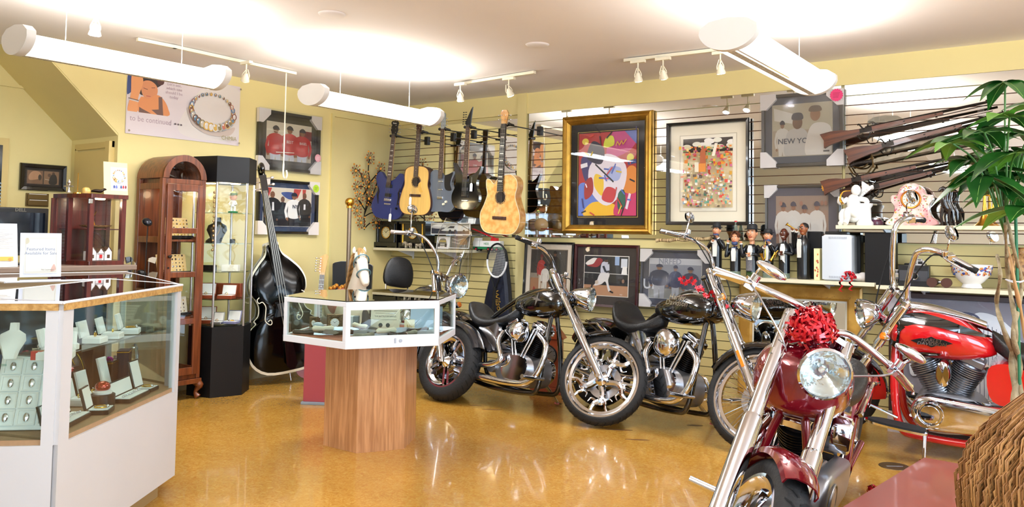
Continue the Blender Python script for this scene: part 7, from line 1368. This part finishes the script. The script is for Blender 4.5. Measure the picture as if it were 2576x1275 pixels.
KH = [mat('antler', '8f8a78', .5, noise=.4, nscale=30), wood('knife_wood', '4a3222', '2a1a10', .4, 8, 0), mat('bone', 'd8cfb8', .4), mat('blue_handle', '3a3f8a', .3)]
rr = random.Random(12)
KN = [('brown handled hunting knife', 1), ('antler handled knife', 0), ('bone handled folding knife', 2), ('blue handled pocket knife', 3), ('dark wood sheath knife', 1), ('pale bone dagger', 2), ('mottled antler carving knife', 0), ('slim dark dagger', 1), ('short bone knife', 2), ('broad dark knife', 1), ('long antler knife', 0), ('worn wooden knife', 1)]
PL = ['beside the small oval clock', 'in front of the bronze square clock', 'beside the front frame post', 'under the booklet', 'in front of the certificate', 'before the dark pouch', 'at the centre of the case', 'behind the antler pile', 'under the small card', 'beside the lock side glass', 'in front of the blue sheet', 'at the right end of the case']
for i, (nm_, k) in enumerate(KN):
    x = -.36+.068*i; y = rr.uniform(-.26, -.1)+.1*abs(x); a = rr.uniform(-.7, .7); t = thing('knife', nm_+' lying '+PL[i]+' in the hexagonal case', 'knife', HP(x, y, .728+.016*(i % 3)), rot=(0, rr.uniform(-.12, .12), rc+a)); s = MB(); s.tube([(-.1, 0, 0), (-.09, 0, .002), (-.05, .004, .0), (-.01, 0, .003), (0, 0, 0)], [.006, .013, .01, .013, .01], 9); s.build('handle', KH[k], t); t.scale = (1.35,)*3; s = MB(); s.loft([[(x_, -.0015, -w_), (x_, .0015, 0), (x_, 0, w_)] for x_, w_ in ((0, .01), (.07, .011), (.1, .007), (.125, .001))]); s.build('blade', STEEL, t)
s = MB(); s.tube(spline([(-.04, 0, .0), (-.03, 0, .035), (.0, -.0, .03), (.02, .01, .0)], 4), [.01]*3+[.02]*4+[.022]*3+[.016]*3, 10); tag(s.build('bird_carving', mat('pale_blue_grey', 'a9b4bc', .4)), 'pale blue-grey carved bird head at the left of the hexagonal case', 'carving', loc=HP(-.33, -.1, .735), rz=rc)
# --- oak cabinet and tower goods
def tray(label, loc, rz, w, h, m=mat('gilt_tray', 'e0c080', .6)):
    t = thing('charm_tray', label, 'jewellery tray', loc, rot=(radians(-14), 0, rz)); s = MB(); s.box((-w/2, 0, 0), (w/2, .01, h)); s.build('tray', m, t, smooth=0, bevel=.002)
    s = MB(); rr = random.Random(int(h*900)); n, k = int(w/.03), int(h/.03)
    for i in range(n):
        for j in range(k): s.ell((-w/2+.018+i*.03, -.003, .018+j*.03), (rr.uniform(.004, .009), .003, rr.uniform(.004, .01)), rr.randrange(3), 7, 5)
    s.build('charms', [GOLDM, SILVER, mat('dark_charm', '3a2a20', .4)], t)['kind'] = 'stuff'
    s = MB(); s.box((-w/2-.01, -.04, -.02), (w/2+.01, .02, 0)); s.build('stand_base', BLACK, t, smooth=0)
oy = (ya+yb)/2
tray('gold charm tray on the upper shelf of the arched cabinet', (-6.12, oy+.0, 1.328), RL, .24, .16); tray('gold charm tray on the middle shelf of the arched cabinet', (-6.12, oy-.02, 1.038), RL, .26, .15)
tray('pale charm tray on the lower shelf of the arched cabinet', (-6.12, oy+.03, .70), RL, .2, .14, IVORY)
TC = lambda x, y, z: tc+V3((x*cos(rc)-y*sin(rc), x*sin(rc)+y*cos(rc), z+.007))
bust('black necklace bust with pearl strand in the tower case', TC(-.05, -.03, 1.27), rc+.2, .22)
t = thing('bobblehead_figure', 'bobblehead ballplayer figure in green and white on the tower case top shelf', 'figurine', TC(.09, -.04, 1.53), rc-.1); s = MB(); s.lathe([(.04, 0), (.042, .012), (.03, .016)], 20); s.build('base', GRN, t); s = MB()
for q in (-1, 1): s.tube([(q*.014, 0, .015), (q*.014, 0, .06)], .011, 8); s.tube([(q*.02, 0, .1), (q*.034, -.008, .075), (q*.018, -.022, .07)], .008, 8)
s.tube([(0, 0, .055), (0, 0, .1), (0, 0, .112)], [.022, .024, .01], 12); s.build('body', SHIRT, t); s = MB(); s.ell((0, -.002, .142), (.031, .03, .036)); s.ell((0, -.034, .138), (.006, .008, .006)); hd_ = s.build('head', SKL, t); s = MB(); s.lathe([(.032, 0), (.031, .02), (.015, .033), (0, .035)], 16, c=(0, 0, .152)); s.box((-.02, -.05, .15), (.02, -.02, .155)); s.build('cap', mat('olive_cap', '5a6a2a', .5), hd_)
for i, (x, y, z, w, h, m, lab) in enumerate(((-.1, -.05, 1.53, .1, .09, ACRYL, 'clear box on the top shelf of the tower case'), (-.1, .02, 1.27, .1, .03, BLACK, 'round black hat-like stand beside the necklace bust'), (.08, .0, 1.27, .03, .035, BLACK, 'tiny dark ring cube on the tower case shelf'),
    (-.1, -.05, 1.03, .12, .05, JB, 'black watch roll on the third shelf of the tower case'), (.09, -.05, 1.03, .14, .055, IVORY, 'cream ring tray on the third shelf of the tower case'), (0, .07, .80, .3, .12, mat('cherry_wood', '8a3a1c', .3), 'wide cherry wood case at the back of the fourth shelf'))):
    s = MB()
    if 'round' in lab: s.lathe([(.06, 0), (.055, .02), (.03, .04), (0, .045)], 20)
    else: s.box((-w/2, -.03, 0), (w/2, .03, h))
    tag(s.build('display_box', m, bevel=.003), lab, 'box', loc=TC(x, y, z), rz=rc)
CW_ = MATS['cherry_wood']
jbox('cherry wood watch box open on the fourth tower shelf, toward the oak cabinet', TC(-.1, -.06, .80), rc+.1, .14, .1, .03, .1, CW_, 'ring'); jbox('cherry wood watch box open on the fourth tower shelf, toward the bass', TC(.09, -.08, .80), rc-.1, .13, .09, .03, .09, CW_, 'ring')
jbox('cherry wood box with watch on the lowest tower shelf', TC(-.1, -.04, .588), rc+.1, .14, .1, .03, .11, CW_, 'ring'); jbox('grey watch case open on the lowest tower shelf', TC(.02, -.11, .588), rc, .09, .07, .02, .08, STEEL, 'ring'); jbox('white-lined box on the lowest tower shelf nearest the bass', TC(.13, -.05, .588), rc-.2, .12, .08, .02, .09, col('8a8ab0', .4), 'chain')
# bead strand hung down the tower case corner
p = tc+V3((.17, -.22, 0)); s = MB(); [s.ell((.004*(i % 2), 0, -.04*i), (.009, .009, .011), 0, 8, 6) for i in range(13)]; s.cyl((0, 0, .02), (0, 0, -.5), .001, 4); tag(s.build('bead_strand', mat('gilt_bead', 'a88a5a', .3, .8)), 'strand of small gilt bells hanging at the front corner of the tower case', 'strand', loc=(p.x, p.y, 1.70))
# --- curio goods
cz = V3((-5.95, 3.05, zc))
t = thing('serving_plate', 'carved cream oval plate on the curio middle shelf', 'plate', cz+V3((.05, .02, .262))); s = MB(); s.lathe([(0, .004), (.05, .004), (.1, .018), (.11, .022), (.1, .014), (.05, 0), (0, 0)], 32); s.build('plate', mat('carved_cream', 'd9b87a', .5, col2='8a6030', nscale=40), t); s = MB(); s.tube(spline([(0, 0, .005), (0, -.02, .07), (0, -.0, .12)], 5), .004, 6); s.build('handle', BRASS, t)
t = thing('ceramic_cottage', 'white half-timbered ceramic cottage on the curio floor', 'model house', cz+V3((.08, .03, .032)), RL); CR = mat('brown_roof', '5a3a28', .6)
for i, (x, w, h) in enumerate(((-.06, .05, .06), (0, .05, .05), (.055, .05, .06))):
    s = MB(); s.box((x-w/2, -.04+.01*(i == 1), 0), (x+w/2, .04, h)); s.prism([(x-w/2, h), (x+w/2, h), (x, h+.035)], -.04, .04); s.build('cottage_wall', VEL, t, smooth=0); s = MB()
    for q in (-1, 1): s.at((x+q*w*.27, 0, h+.02), (0, q*.95, 0)).cbox((0, 0, 0), (w*.72, .09, .004))
    s.build('roof', CR, t, smooth=0); s = MB(); s.box((x-.01, -.042, .015), (x+.01, -.04, .04)); s.build('window_opening', CR if i != 1 else MATS['toy_red'], t, smooth=0)
# --- on the work counter and curio top
p = cw((45-1288)/2050*6.5, 6.5); t = thing('computer_monitor', 'black computer monitor seen past the counter sign', 'monitor', (-6.05, 2.56, 1.125), RL+.15); t.scale = (1.08, 1, 1.1)
s = MB(); s.box((-.24, -.02, .06), (.24, .02, .36)); s.build('bezel', BLACK, t, bevel=.006); s = MB(); s.box((-.215, -.0215, .09), (.215, -.02, .33)); s.build('screen', mat('dark_screen', '0b1018', .1, coat=.6), t, smooth=0); s = MB(); s.text('DELL', .03, 0, (.05, -.0215, .345), .0005, .0008, 1.1); s.build('logo', col('5a564c'), t, smooth=0); s = MB(); s.box((-.03, -.01, 0), (.03, .02, .08)); s.box((-.1, -.07, 0), (.1, .08, .012)); s.build('stand', BLACK, t, bevel=.004)
t = thing('office_chair', 'black office chair back beyond the monitor', 'chair', (-6.86, 2.7, 0), RL); s = MB(); s.box((-.24, .1, .62), (.24, .17, 1.47)); s.build('backrest', LEATHER, t, bevel=.06); s = MB(); s.box((-.25, -.3, .45), (.25, .15, .54)); s.build('seat', LEATHER, t, bevel=.04); s = MB(); s.cyl((0, 0, .06), (0, 0, .46), .03); 
for i in range(5): a = 2*pi*i/5; s.tube([(0, 0, .08), (.28*cos(a), .28*sin(a), .03)], .02, 6)
s.build('base', BLACK, t)
def stand_paper(nm, label, corners_px, z, x_, shapes, bw, rz, tilt, fm):
    (xa, ya_), (xb, yb_) = corners_px; a, b = X_(xa, ya_, x_), X_(xb, yb_, x_); w = abs(b.y-a.y); h = a.z-z; t = thing(nm, label, 'sign', (x_, (a.y+b.y)/2, z), rot=(radians(-tilt), 0, rz)); s = MB(); s.box((-w/2, 0, 0), (w/2, .006, h)); s.build('panel', fm, t, smooth=0); s = MB(); ms = art(s, -w/2+bw, bw, w-2*bw, h-2*bw, shapes, -.001); s.build('print', ms, t, smooth=0); return t
stand_paper('paper_notice', 'printed page with orange pictures standing before the monitor', ((-45, 560), (46, 650)), 1.127, -5.72, [('r', 0, 0, 1, 1, 'ece6e0'), ('t', 'SPECIAL ORDERS', .5, .93, .012, '8a6a6a')]+[('l', [(.1, .88-.035*i), (.9-.1*(i % 3), .88-.035*i)], .008, '9a9490') for i in range(14)]+[('r', .3, .55, .5, .7, '3a3432'), ('r', .1, .12, .9, .22, 'e0a84a'), ('e', .3, .2, .12, .08, 'c8762a'), ('e', .8, .15, .06, .04, 'd88a3a')], .008, RL, 8, PAPER)
sg = stand_paper('counter_sign', 'white framed announcement sign standing on the glass counter', ((58, 585), (150, 680)), 1.10, -4.95, [('r', 0, 0, 1, 1, 'e9e6dc'), ('t', 'Featured Items\nAvailable for Sale', .5, .6, .024, '6a7aa0'), ('l', [(.04, .04), (.96, .04), (.96, .96), (.04, .96), (.04, .04)], .006, 'b8b090'), ('s', [(.8, .05), (.95, .1), (.9, .25), (.82, .15)], 'd9b0a0'), ('s', [(.05, .8), (.15, .85), (.12, .95), (.05, .94)], 'c8c0a8'), ('t', 'No Layaways', .7, .1, .012, '8a8070')], .02, RL-.25, 7, col('e6e8f4', .4))
t = stand_paper('bracelet_card', 'small framed bracelet picture standing on the mahogany curio', ((265, 405), (322, 485)), zc+.507, -5.93, [('r', 0, 0, 1, 1, 'd9cba0'), ('r', .28, .14, 1, .86, 'f4f2f0')]+[(k[0], .62+(k[1]-.5)*.62, .6+(k[2]-.5)*.5, k[3]*.8, k[4]*.6, k[5]) for k in bracelet(.5, .5, .4, .35, .05, .05, 18, 5)]+[('e', .38+.1*i, .25, .04, .05, c) for i, c in enumerate(('3a4a8a', '5a6ab0', 'c8ccd8', '3a4a7a', 'b02a3a', '7a2030'))], .004, RL, 6, col('d9cba0', .5))
ct = zc+.508
s = MB(); s.lathe([(.02, 0), (.006, .02), (.005, .05), (.014, .07), (.004, .09), (0, .095)], 14); s.box((-.035, -.008, .04), (.03, .008, .05)); tag(s.build('trophy_figure', SILVER), 'little silver airplane trophy on the curio corner', 'figurine', loc=(-5.84, 2.84, ct), rz=.5)
s = MB(); s.tube([(0, 0, 0), (0, 0, .15)], .003, 6); s.lathe([(.03, 0), (.028, .008), (.004, .012)], 14); tag(s.build('brass_spindle', BRASS), 'thin upright brass spindle on the curio top', 'ornament', loc=(-5.96, 2.96, ct))
s = MB(); body(s, [(-.05, .003, .02, .015), (-.02, .016, .035, .012), (.02, .018, .034, .01), (.04, .01, .045, .025), (.055, .004, .04, .03)], 0, 2, 10); tag(s.build('bird_figurine', mat('dark_bronze', '2a1c14', .4, .5)), 'small dark bird figurine on the curio top', 'figurine', loc=(-5.85, 3.05, ct), rz=1.2)
s = MB(); s.lathe([(.03, 0), (.032, .02), (.02, .04), (0, .045)], 16); tag(s.build('shell_ornament', mat('honey_shell', 'c9a050', .4, noise=.4, nscale=40)), 'honey coloured shell beside the silver trophy', 'ornament', loc=(-5.84, 2.96, ct))
# --- golf bag
gb = thing('golf_bag', 'black golf bag with clubs between curio and arched cabinet', 'golf bag', (-6.25, 3.45, 0), rot=(0, 0, 0)); gb.location = (-6.0, 3.47, 0); gb.scale = (.8, .8, 1); s = MB(); s.tube([(0, 0, 0), (0, 0, .03), (0, 0, .8), (0, 0, .86)], [.1, .11, .12, .125], 18); s.box((.06, -.07, .2), (.15, .07, .6)); s.build('bag', mat('bag_black', '15151a', .5), gb, bevel=.01)
rr = random.Random(8)
for i in range(9):
    a = 2*pi*i/9; x, y = .08*cos(a), .075*sin(a); h = rr.uniform(1.0, 1.15) if i else 1.42; tx, ty = x*1.6, y*1.2; s = MB(); s.cyl((x, y, .5), (tx, ty, h), .005, 6); cl = s.build('golf_club', STEEL if i else BLACK, gb); s = MB()
    if i % 3 == 0: s.at((tx+.02, ty-.02, h+.02), (0, .3, a)).ell((0, 0, 0), (.055, .045, .03), 0, 14, 8)
    else: s.at((tx, ty, h), (0, .2, a)).prism([(-.01, -.01), (.06, -.015), (.065, .035), (.02, .03), (-.008, .015)], -.008, .004)
    s.build('club_head', CHROME if i % 3 else (mat('driver_head', '2a2a30', .2, .6) if not i else BLACK), cl)
# ================================================================ right foreground
pl = thing('low_platform', 'brick-red low platform in front of the red and black motorcycle', 'platform', (*cw(1.797, 3.57), 0)); P0 = V3(cw(1.797, 3.57)+(0,)); e1 = V3(cw(1.797-.68, 3.57-.73)+(0,))-P0; e2 = V3(cw(1.797+.73, 3.57-.68)+(0,))-P0
RM = mat('brick_red_laminate', '8e3a2c', .3, noise=.08, nscale=2, coat=.3); s = MB(); q = [V3((0, 0, 0)), e1*1.45, e1*1.45+e2*1.0, e2*1.0]; s.prism([(v.x, v.y) for v in q], .41, .45, 0, 'xy'); s.build('top', RM, pl, smooth=0, bevel=.004)
c_ = sum(q, V3())/4; s = MB(); s.prism([(c_.x+(v.x-c_.x)*.9, c_.y+(v.y-c_.y)*.93) for v in q], 0, .41, 0, 'xy'); s.build('base', mat('dark_base', '4a2620', .5), pl, smooth=0)
# potted money tree
tp = V3(cw(2.02, 3.32)+(.45,)); tr_ = thing('potted_money_tree', 'tall potted tree with braided trunks and large green palmate leaves', 'plant', tp)
s = MB(); s.lathe([(.055, 0), (.065, .02), (.075, .09), (.078, .1), (.07, .1), (.066, .09), (0, .085)], 28); s.build('pot', mat('clay_pot', '5a3a30', .5), tr_)
BARK = mat('pachira_bark', 'a08c68', .7, noise=.35, nscale=25, bump=.6, bscale=50); hx_ = _h; top_z = lambda py: 1.38-(py-608)/2050*3.32-.45
def TP(px, py, dd=0): v = V3(cw((px-1288)/2050*(3.32+dd), 3.32+dd)+(0,))-V3((tp.x, tp.y, 0)); v.z = 1.38-(py-608)/2050*(3.32+dd)-.45; return v
for pts, r0, r1, m in (([(2548, 1110), (2552, 1010), (2540, 900), (2552, 820), (2535, 700), (2530, 560)], .014, .006, BARK), ([(2556, 1110), (2545, 1000), (2560, 910), (2545, 830), (2568, 720), (2545, 600), (2520, 480)], .014, .005, BARK), ([(2552, 1110), (2563, 1000), (2548, 900), (2520, 820), (2505, 760), (2515, 690), (2508, 640)], .012, .006, BARK), ([(2560, 1100), (2590, 950), (2572, 820), (2550, 700), (2535, 620)], .009, .006, mat('tan_stem', 'b98a58', .6))):
    P = spline([TP(a, b, .02*i*(-1)**i) for i, (a, b) in enumerate(pts)], 6); n_ = len(P); s = MB(); s.tube(P, [r0+(r1-r0)*i/(n_-1)+.0015*sin(i*1.3) for i in range(n_)], 10); s.build('trunk', m, tr_)
s = MB(); s.tube([TP(2560, 1090), TP(2558, 700), TP(2556, 540)], .006, 8); s.tube(spline([TP(2528, 700), TP(2560, 705, -.04), TP(2580, 700), TP(2556, 708, .03)], 5, True), .0025, 5, 1, closed=True); s.build('support_stake', [mat('green_stake', '1f6a44', .4), col('e6e6ee')], tr_)
LEAFM = mat('leaf_green', '28691f', .35, nscale=5, spec=.6, col2='174a18'); LEAFY = mat('young_leaf', '6aa834', .4, noise=.2, nscale=5)
rr = random.Random(21); s = MB(); stems = MB()
def leaflet(c, d, nrm, L_, W_, m):
    d = d.normalized(); sd = d.cross(nrm).normalized(); nn = sd.cross(d); vs = []; fs = []; K = 9
    for i in range(K+1):
        f = i/K; w = W_*(sin(pi*min(1, f*1.02)**.8))**.9*(1-.25*f) if 0 < i < K else .001; p = c+d*L_*f-V3((0, 0, 1))*L_*.38*f*f
        vs += [p-sd*w+nn*w*.28, p, p+sd*w+nn*w*.28]
    for i in range(K): a = i*3; fs += [(a, a+1, a+4, a+3), (a+1, a+2, a+5, a+4)]
    s.add(vs, fs, m); s.tube([c+d*L_*f-V3((0, 0, 1))*(L_*.38*f*f-.0008) for f in (0, .3, .6, .9)], .0012, 4, 1)
top = TP(2530, 560)
for (px, py, dd, n, L_, up, m) in ((2535, 200, 0, 6, .17, .0, 0), (2545, 290, -.15, 6, .22, .1, 0), (2420, 345, .1, 6, .22, .15, 0), (2480, 330, -.1, 6, .2, .2, 0), (2560, 380, -.2, 6, .26, .0, 0), (2500, 430, .05, 7, .24, .0, 0), (2440, 400, .2, 6, .2, .1, 0), (2550, 470, .1, 6, .24, .0, 0), (2590, 520, -.25, 6, .26, .0, 0), (2400, 360, -.05, 5, .16, .2, 1), (2520, 380, .25, 6, .22, .0, 0), (2600, 330, .1, 6, .24, .1, 0), (2600, 440, .0, 6, .24, .1, 0), (2640, 260, .1, 6, .22, .1, 0), (2475, 440, -.12, 6, .22, -.1, 0)):
    c_ = TP(px, py, dd); stems.tube(spline([top+V3((0, 0, -.05)), (top+c_)/2+V3((0, 0, .07)), c_], 5), .004, 6); a0 = rr.uniform(0, 6)
    for i in range(n): a = a0+2*pi*i/n; d = V3((cos(a), sin(a), up+rr.uniform(-.25, .15))); leaflet(c_, d, V3((0, 0, 1)), L_*rr.uniform(.75, 1.1), L_*.23, 0 if not m and rr.random() > .12 else 2)
s.build('foliage', [LEAFM, mat('leaf_vein', '8ab45a', .5), LEAFY], tr_, smooth=60); stems.build('leaf_stems', mat('stem_green', '4a7a34', .5), tr_)
# person seated in the near corner: only the brown hair comes into the picture
hc = V3(cw(.765, 1.02)+(1.0,)); pr = thing('person', 'person with long light-brown hair seated in the near corner, back to the shop', 'person', (hc.x, hc.y, 0), radians(35.5+180)); pr.scale = (1.12, 1.12, 1.07)
SKN = mat('skin', 'd8a588', .5, noise=.05, nscale=20); bm_ = bpy.data.meshes.new('person_body')
J = [((0, 0, .47), .15), ((0, .01, .62), .125), ((0, 0, .76), .14), ((0, .0, .84), .07), ((0, 0, .9), .055), ((0, -.01, .97), .085), ((0, -.01, 1.04), .085),
     ((.15, 0, .79), .06), ((.21, -.04, .58), .045), ((.14, -.22, .5), .035), ((-.15, 0, .79), .06), ((-.21, -.04, .58), .045), ((-.14, -.22, .5), .035),
     ((.1, -.05, .45), .09), ((.12, -.42, .46), .065), ((.12, -.44, .08), .045), ((.12, -.56, .04), .04), ((-.1, -.05, .45), .09), ((-.12, -.42, .46), .065), ((-.12, -.44, .08), .045), ((-.12, -.56, .04), .04)]
E_ = [(0, 1), (1, 2), (2, 3), (3, 4), (4, 5), (5, 6), (2, 7), (7, 8), (8, 9), (2, 10), (10, 11), (11, 12), (0, 13), (13, 14), (14, 15), (15, 16), (0, 17), (17, 18), (18, 19), (19, 20)]
bm_.from_pydata([j[0] for j in J], E_, []); ob = bpy.data.objects.new('body', bm_); C.objects.link(ob); ob.parent = pr; bm_.materials.append(mat('grey_clothes', '4a4a55', .8)); md = ob.modifiers.new('skin', 'SKIN')
for v_, j in zip(bm_.skin_vertices[0].data, J): v_.radius = (j[1], j[1])
bm_.skin_vertices[0].data[0].use_root = True; md.use_smooth_shade = True; sb = ob.modifiers.new('s', 'SUBSURF'); sb.levels = sb.render_levels = 2
s = MB(); s.ell((0, -.01, 1.03), (.085, .1, .12), 0, 24, 16); s.ell((0, -.115, 1.02), (.013, .02, .018), 0, 8, 6); s.ell((.086, 0, 1.02), (.012, .02, .03), 0, 8, 6); s.ell((-.086, 0, 1.02), (.012, .02, .03), 0, 8, 6); s.build('head', SKN, pr)
HAIR = mat('brown_hair_strands', 'b8874e', .55, col2='8a5c30', nscale=30, aniso=(3, 3, .3)); s = MB(); rr = random.Random(33); s.ell((0, .03, 1.035), (.115, .12, .125), 0, 28, 16); s.tube([(0, .06, 1.05), (0, .085, .95), (0, .11, .8), (0, .1, .62)], [.1, .13, .14, .07], 20)
for i in range(5200):
    a = rr.uniform(-.15*pi, 1.15*pi); b = rr.uniform(0, 1.45); d = V3((cos(a)*cos(b), sin(a)*cos(b), sin(b))); k = rr.uniform(1.0, 1.1); r_ = V3((d.x*.118, .03+d.y*.125, 1.04+d.z*.128))
    o = V3((d.x, d.y+.2, 0)).normalized(); e = r_+V3((0, 0, -.12))+o*rr.uniform(.028, .05)*(1-.2*b)+o*.04*sin(b); g = e+V3((rr.uniform(-.02, .02), rr.uniform(-.02, .02)+.01, -rr.uniform(.1, .22))); P = spline([r_, (r_+e)/2+o*.03+d*.01*k, e, g], 2); s.tube(P, [.0013]*(len(P)-1)+[.0003], 3)
s.build('hair', HAIR, pr, smooth=80)
s = MB(); s.lathe([(.17, .41), (.17, .44), (.15, .45)], 24); s.cyl((0, 0, 0), (0, 0, .41), .03); s.lathe([(.18, 0), (.18, .02), (.03, .04)], 24); tag(s.build('stool', BLACK), 'black round stool carrying the seated person with brown hair', 'stool', loc=(hc.x, hc.y, 0))
# bows and garland
pb = cw((2042-1288)/2050*3.32, 3.32); s = MB(); ribbon(s, (0, 0, 0), .105, 210, .0095, 0, 7); ribbon(s, (0, 0, -.02), .11, 120, .009, 0, 17)
for i in range(7): a = i*1.1; P = [V3((.05*cos(a)+.012*sin(k*1.9), .05*sin(a), -.05-.016*k)) for k in range(7)]; s.add([p+V3((q*.007, 0, 0)) for p in P for q in (-1, 1)], [(2*j, 2*j+1, 2*j+3, 2*j+2) for j in range(6)])
tag(s.build('gift_bow', REDR, smooth=0), 'big curly red ribbon bow tied above the round headlight', 'bow', loc=(pb[0], pb[1], 1.38-(832-605)/2050*3.32))
p = GR(2197, 1232, .03); s = MB(); ribbon(s, (0, 0, 0), .035, 26, .012, 0, 12); tag(s.build('gift_bow', REDR, smooth=0), 'little red bow on the floor beside the candy red motorcycle', 'bow', loc=p)
rr = random.Random(3); s = MB(); WR = []
for i in range(26):
    f = i/25; px, py = 1712+118*f, 712+60*f*f-8*sin(f*7)+rr.uniform(-14, 14); Z = 5.72; v = cw((px-1288)/2050*Z, Z); c_ = V3((v[0], v[1], 1.38-(py-602)/2050*Z)); WR.append(c_); q = s.at(c_, (rr.uniform(-.5, .5), rr.uniform(0, 3), YAW+rr.uniform(-.5, .5))); q.prism([((.02 if k % 2 == 0 else .009)*cos(pi*k/5), (.02 if k % 2 == 0 else .009)*sin(pi*k/5)) for k in range(10)], -.001, .001)
s.tube(spline(WR, 2), .0012, 4); tag(s.build('star_garland', mat('red_star_foil', 'b8121e', .2, .5), smooth=0), 'red star garland wound around the black cruiser handlebar', 'garland', kind=None)
# marks and fittings on the floor
for i, (px, py, w, d, lab) in enumerate(((1237, 1030, .16, .02, 'dark leaf-shaped scuff on the floor before the second motorcycle'), (1196, 1020, .1, .012, 'faint scuff on the floor near the windshield motorcycle wheel'), (1556, 1081, .2, .03, 'dark scuff on the floor below the curled chrome wheel'), (1604, 1106, .17, .026, 'darker scuff right of the curled chrome wheel'), (1748, 1070, .12, .04, 'dull stain on the floor before the wire-spoke wheel'))):
    s = MB(); s.prism(spline([(-w/2, 0), (-w*.2, d/2), (w*.25, d*.4), (w/2, 0), (w*.2, -d/2), (-w*.2, -d*.35)], 4, True), 0, .0012, 0, 'xy'); tag(s.build('floor_mark', mat('scuff', '6b4420', .5), smooth=0), lab, 'floor mark', loc=GR(px, py), rz=YAW-.1)
s = MB(); s.lathe([(.09, 0), (.088, .003), (0, .003)], 32); s.box((-.05, -.008, .003), (.05, .008, .004), 1); tag(s.build('floor_outlet_cover', [mat('old_bronze', '5f4a30', .4, .6), STEEL]), 'round bronze outlet cover set in the floor by the red motorcycle', 'floor fitting', loc=GR(2250, 1173), rz=.6)
# wooden case clock standing on the floor behind the curled-wheel motorcycle
t = thing('floor_clock', 'reddish wooden case clock on the floor behind the second black motorcycle', 'clock', (*cw((1385-1288)/2050*7.25, 7.25), 0), radians(20)); s = MB(); s.box((-.15, -.07, 0), (.15, .08, .06)); s.box((-.12, -.06, .06), (.12, .07, .48)); s.prism([(-.15, .48), (.15, .48), (.09, .56), (0, .6), (-.09, .56)], -.07, .08); s.build('case', CW_, t, bevel=.004, smooth=0); s = MB(); clockface(s, (0, -.064, .34), .085, 0, 1, 2); s.build('dial', [STEEL, BLACK, BLACK], t)
# things of one kind share a group phrase
for nm_, gr_ in (('motorcycle', 'motorcycles parked along the slatwall'), ('electric_guitar', 'electric guitars on show'), ('guitar_hanger', 'wall hangers holding the guitars'), ('musician_bottle', 'musician bottles on the lower shelf'), ('framed_photo', 'framed photos on the walls'), ('framed_print', 'large framed prints on the slatwall'),
                 ('jewellery_box', 'open jewellery boxes in the glass cases'), ('knife', 'knives in the hexagonal case'), ('rifle', 'antique long guns on the slatwall'), ('sword', 'swords on the slatwall'), ('charm_tray', 'charm trays in the arched cabinet'), ('camera', 'old cameras on the lower shelf'), ('mantel_clock', 'black mantel clocks on the shelf'),
                 ('desk_clock', 'desk clocks in the hexagonal case'), ('necklace_bust', 'necklace busts in the glass cases'), ('display_counter', 'jewellery counters'), ('wall_shelf', 'shelves on the slatwall'), ('track_light_rail', 'ceiling track lights'), ('gift_box', 'gift boxes in the counter'), ('display_box', 'goods in the tower case'),
                 ('guitar_case', 'guitar cases in the corner'), ('acrylic_hook', 'clear gun hooks on the slatwall'), ('floor_mark', 'scuffs on the floor'), ('animal_figurine', 'animal figurines before the mantel clocks'), ('ceiling_speaker', 'round ceiling discs'), ('gift_bow', 'foil gift bows')):
    for o in bpy.data.objects:
        if o.parent is None and o.name.split('.')[0] == nm_ and 'group' not in o: o['group'] = gr_
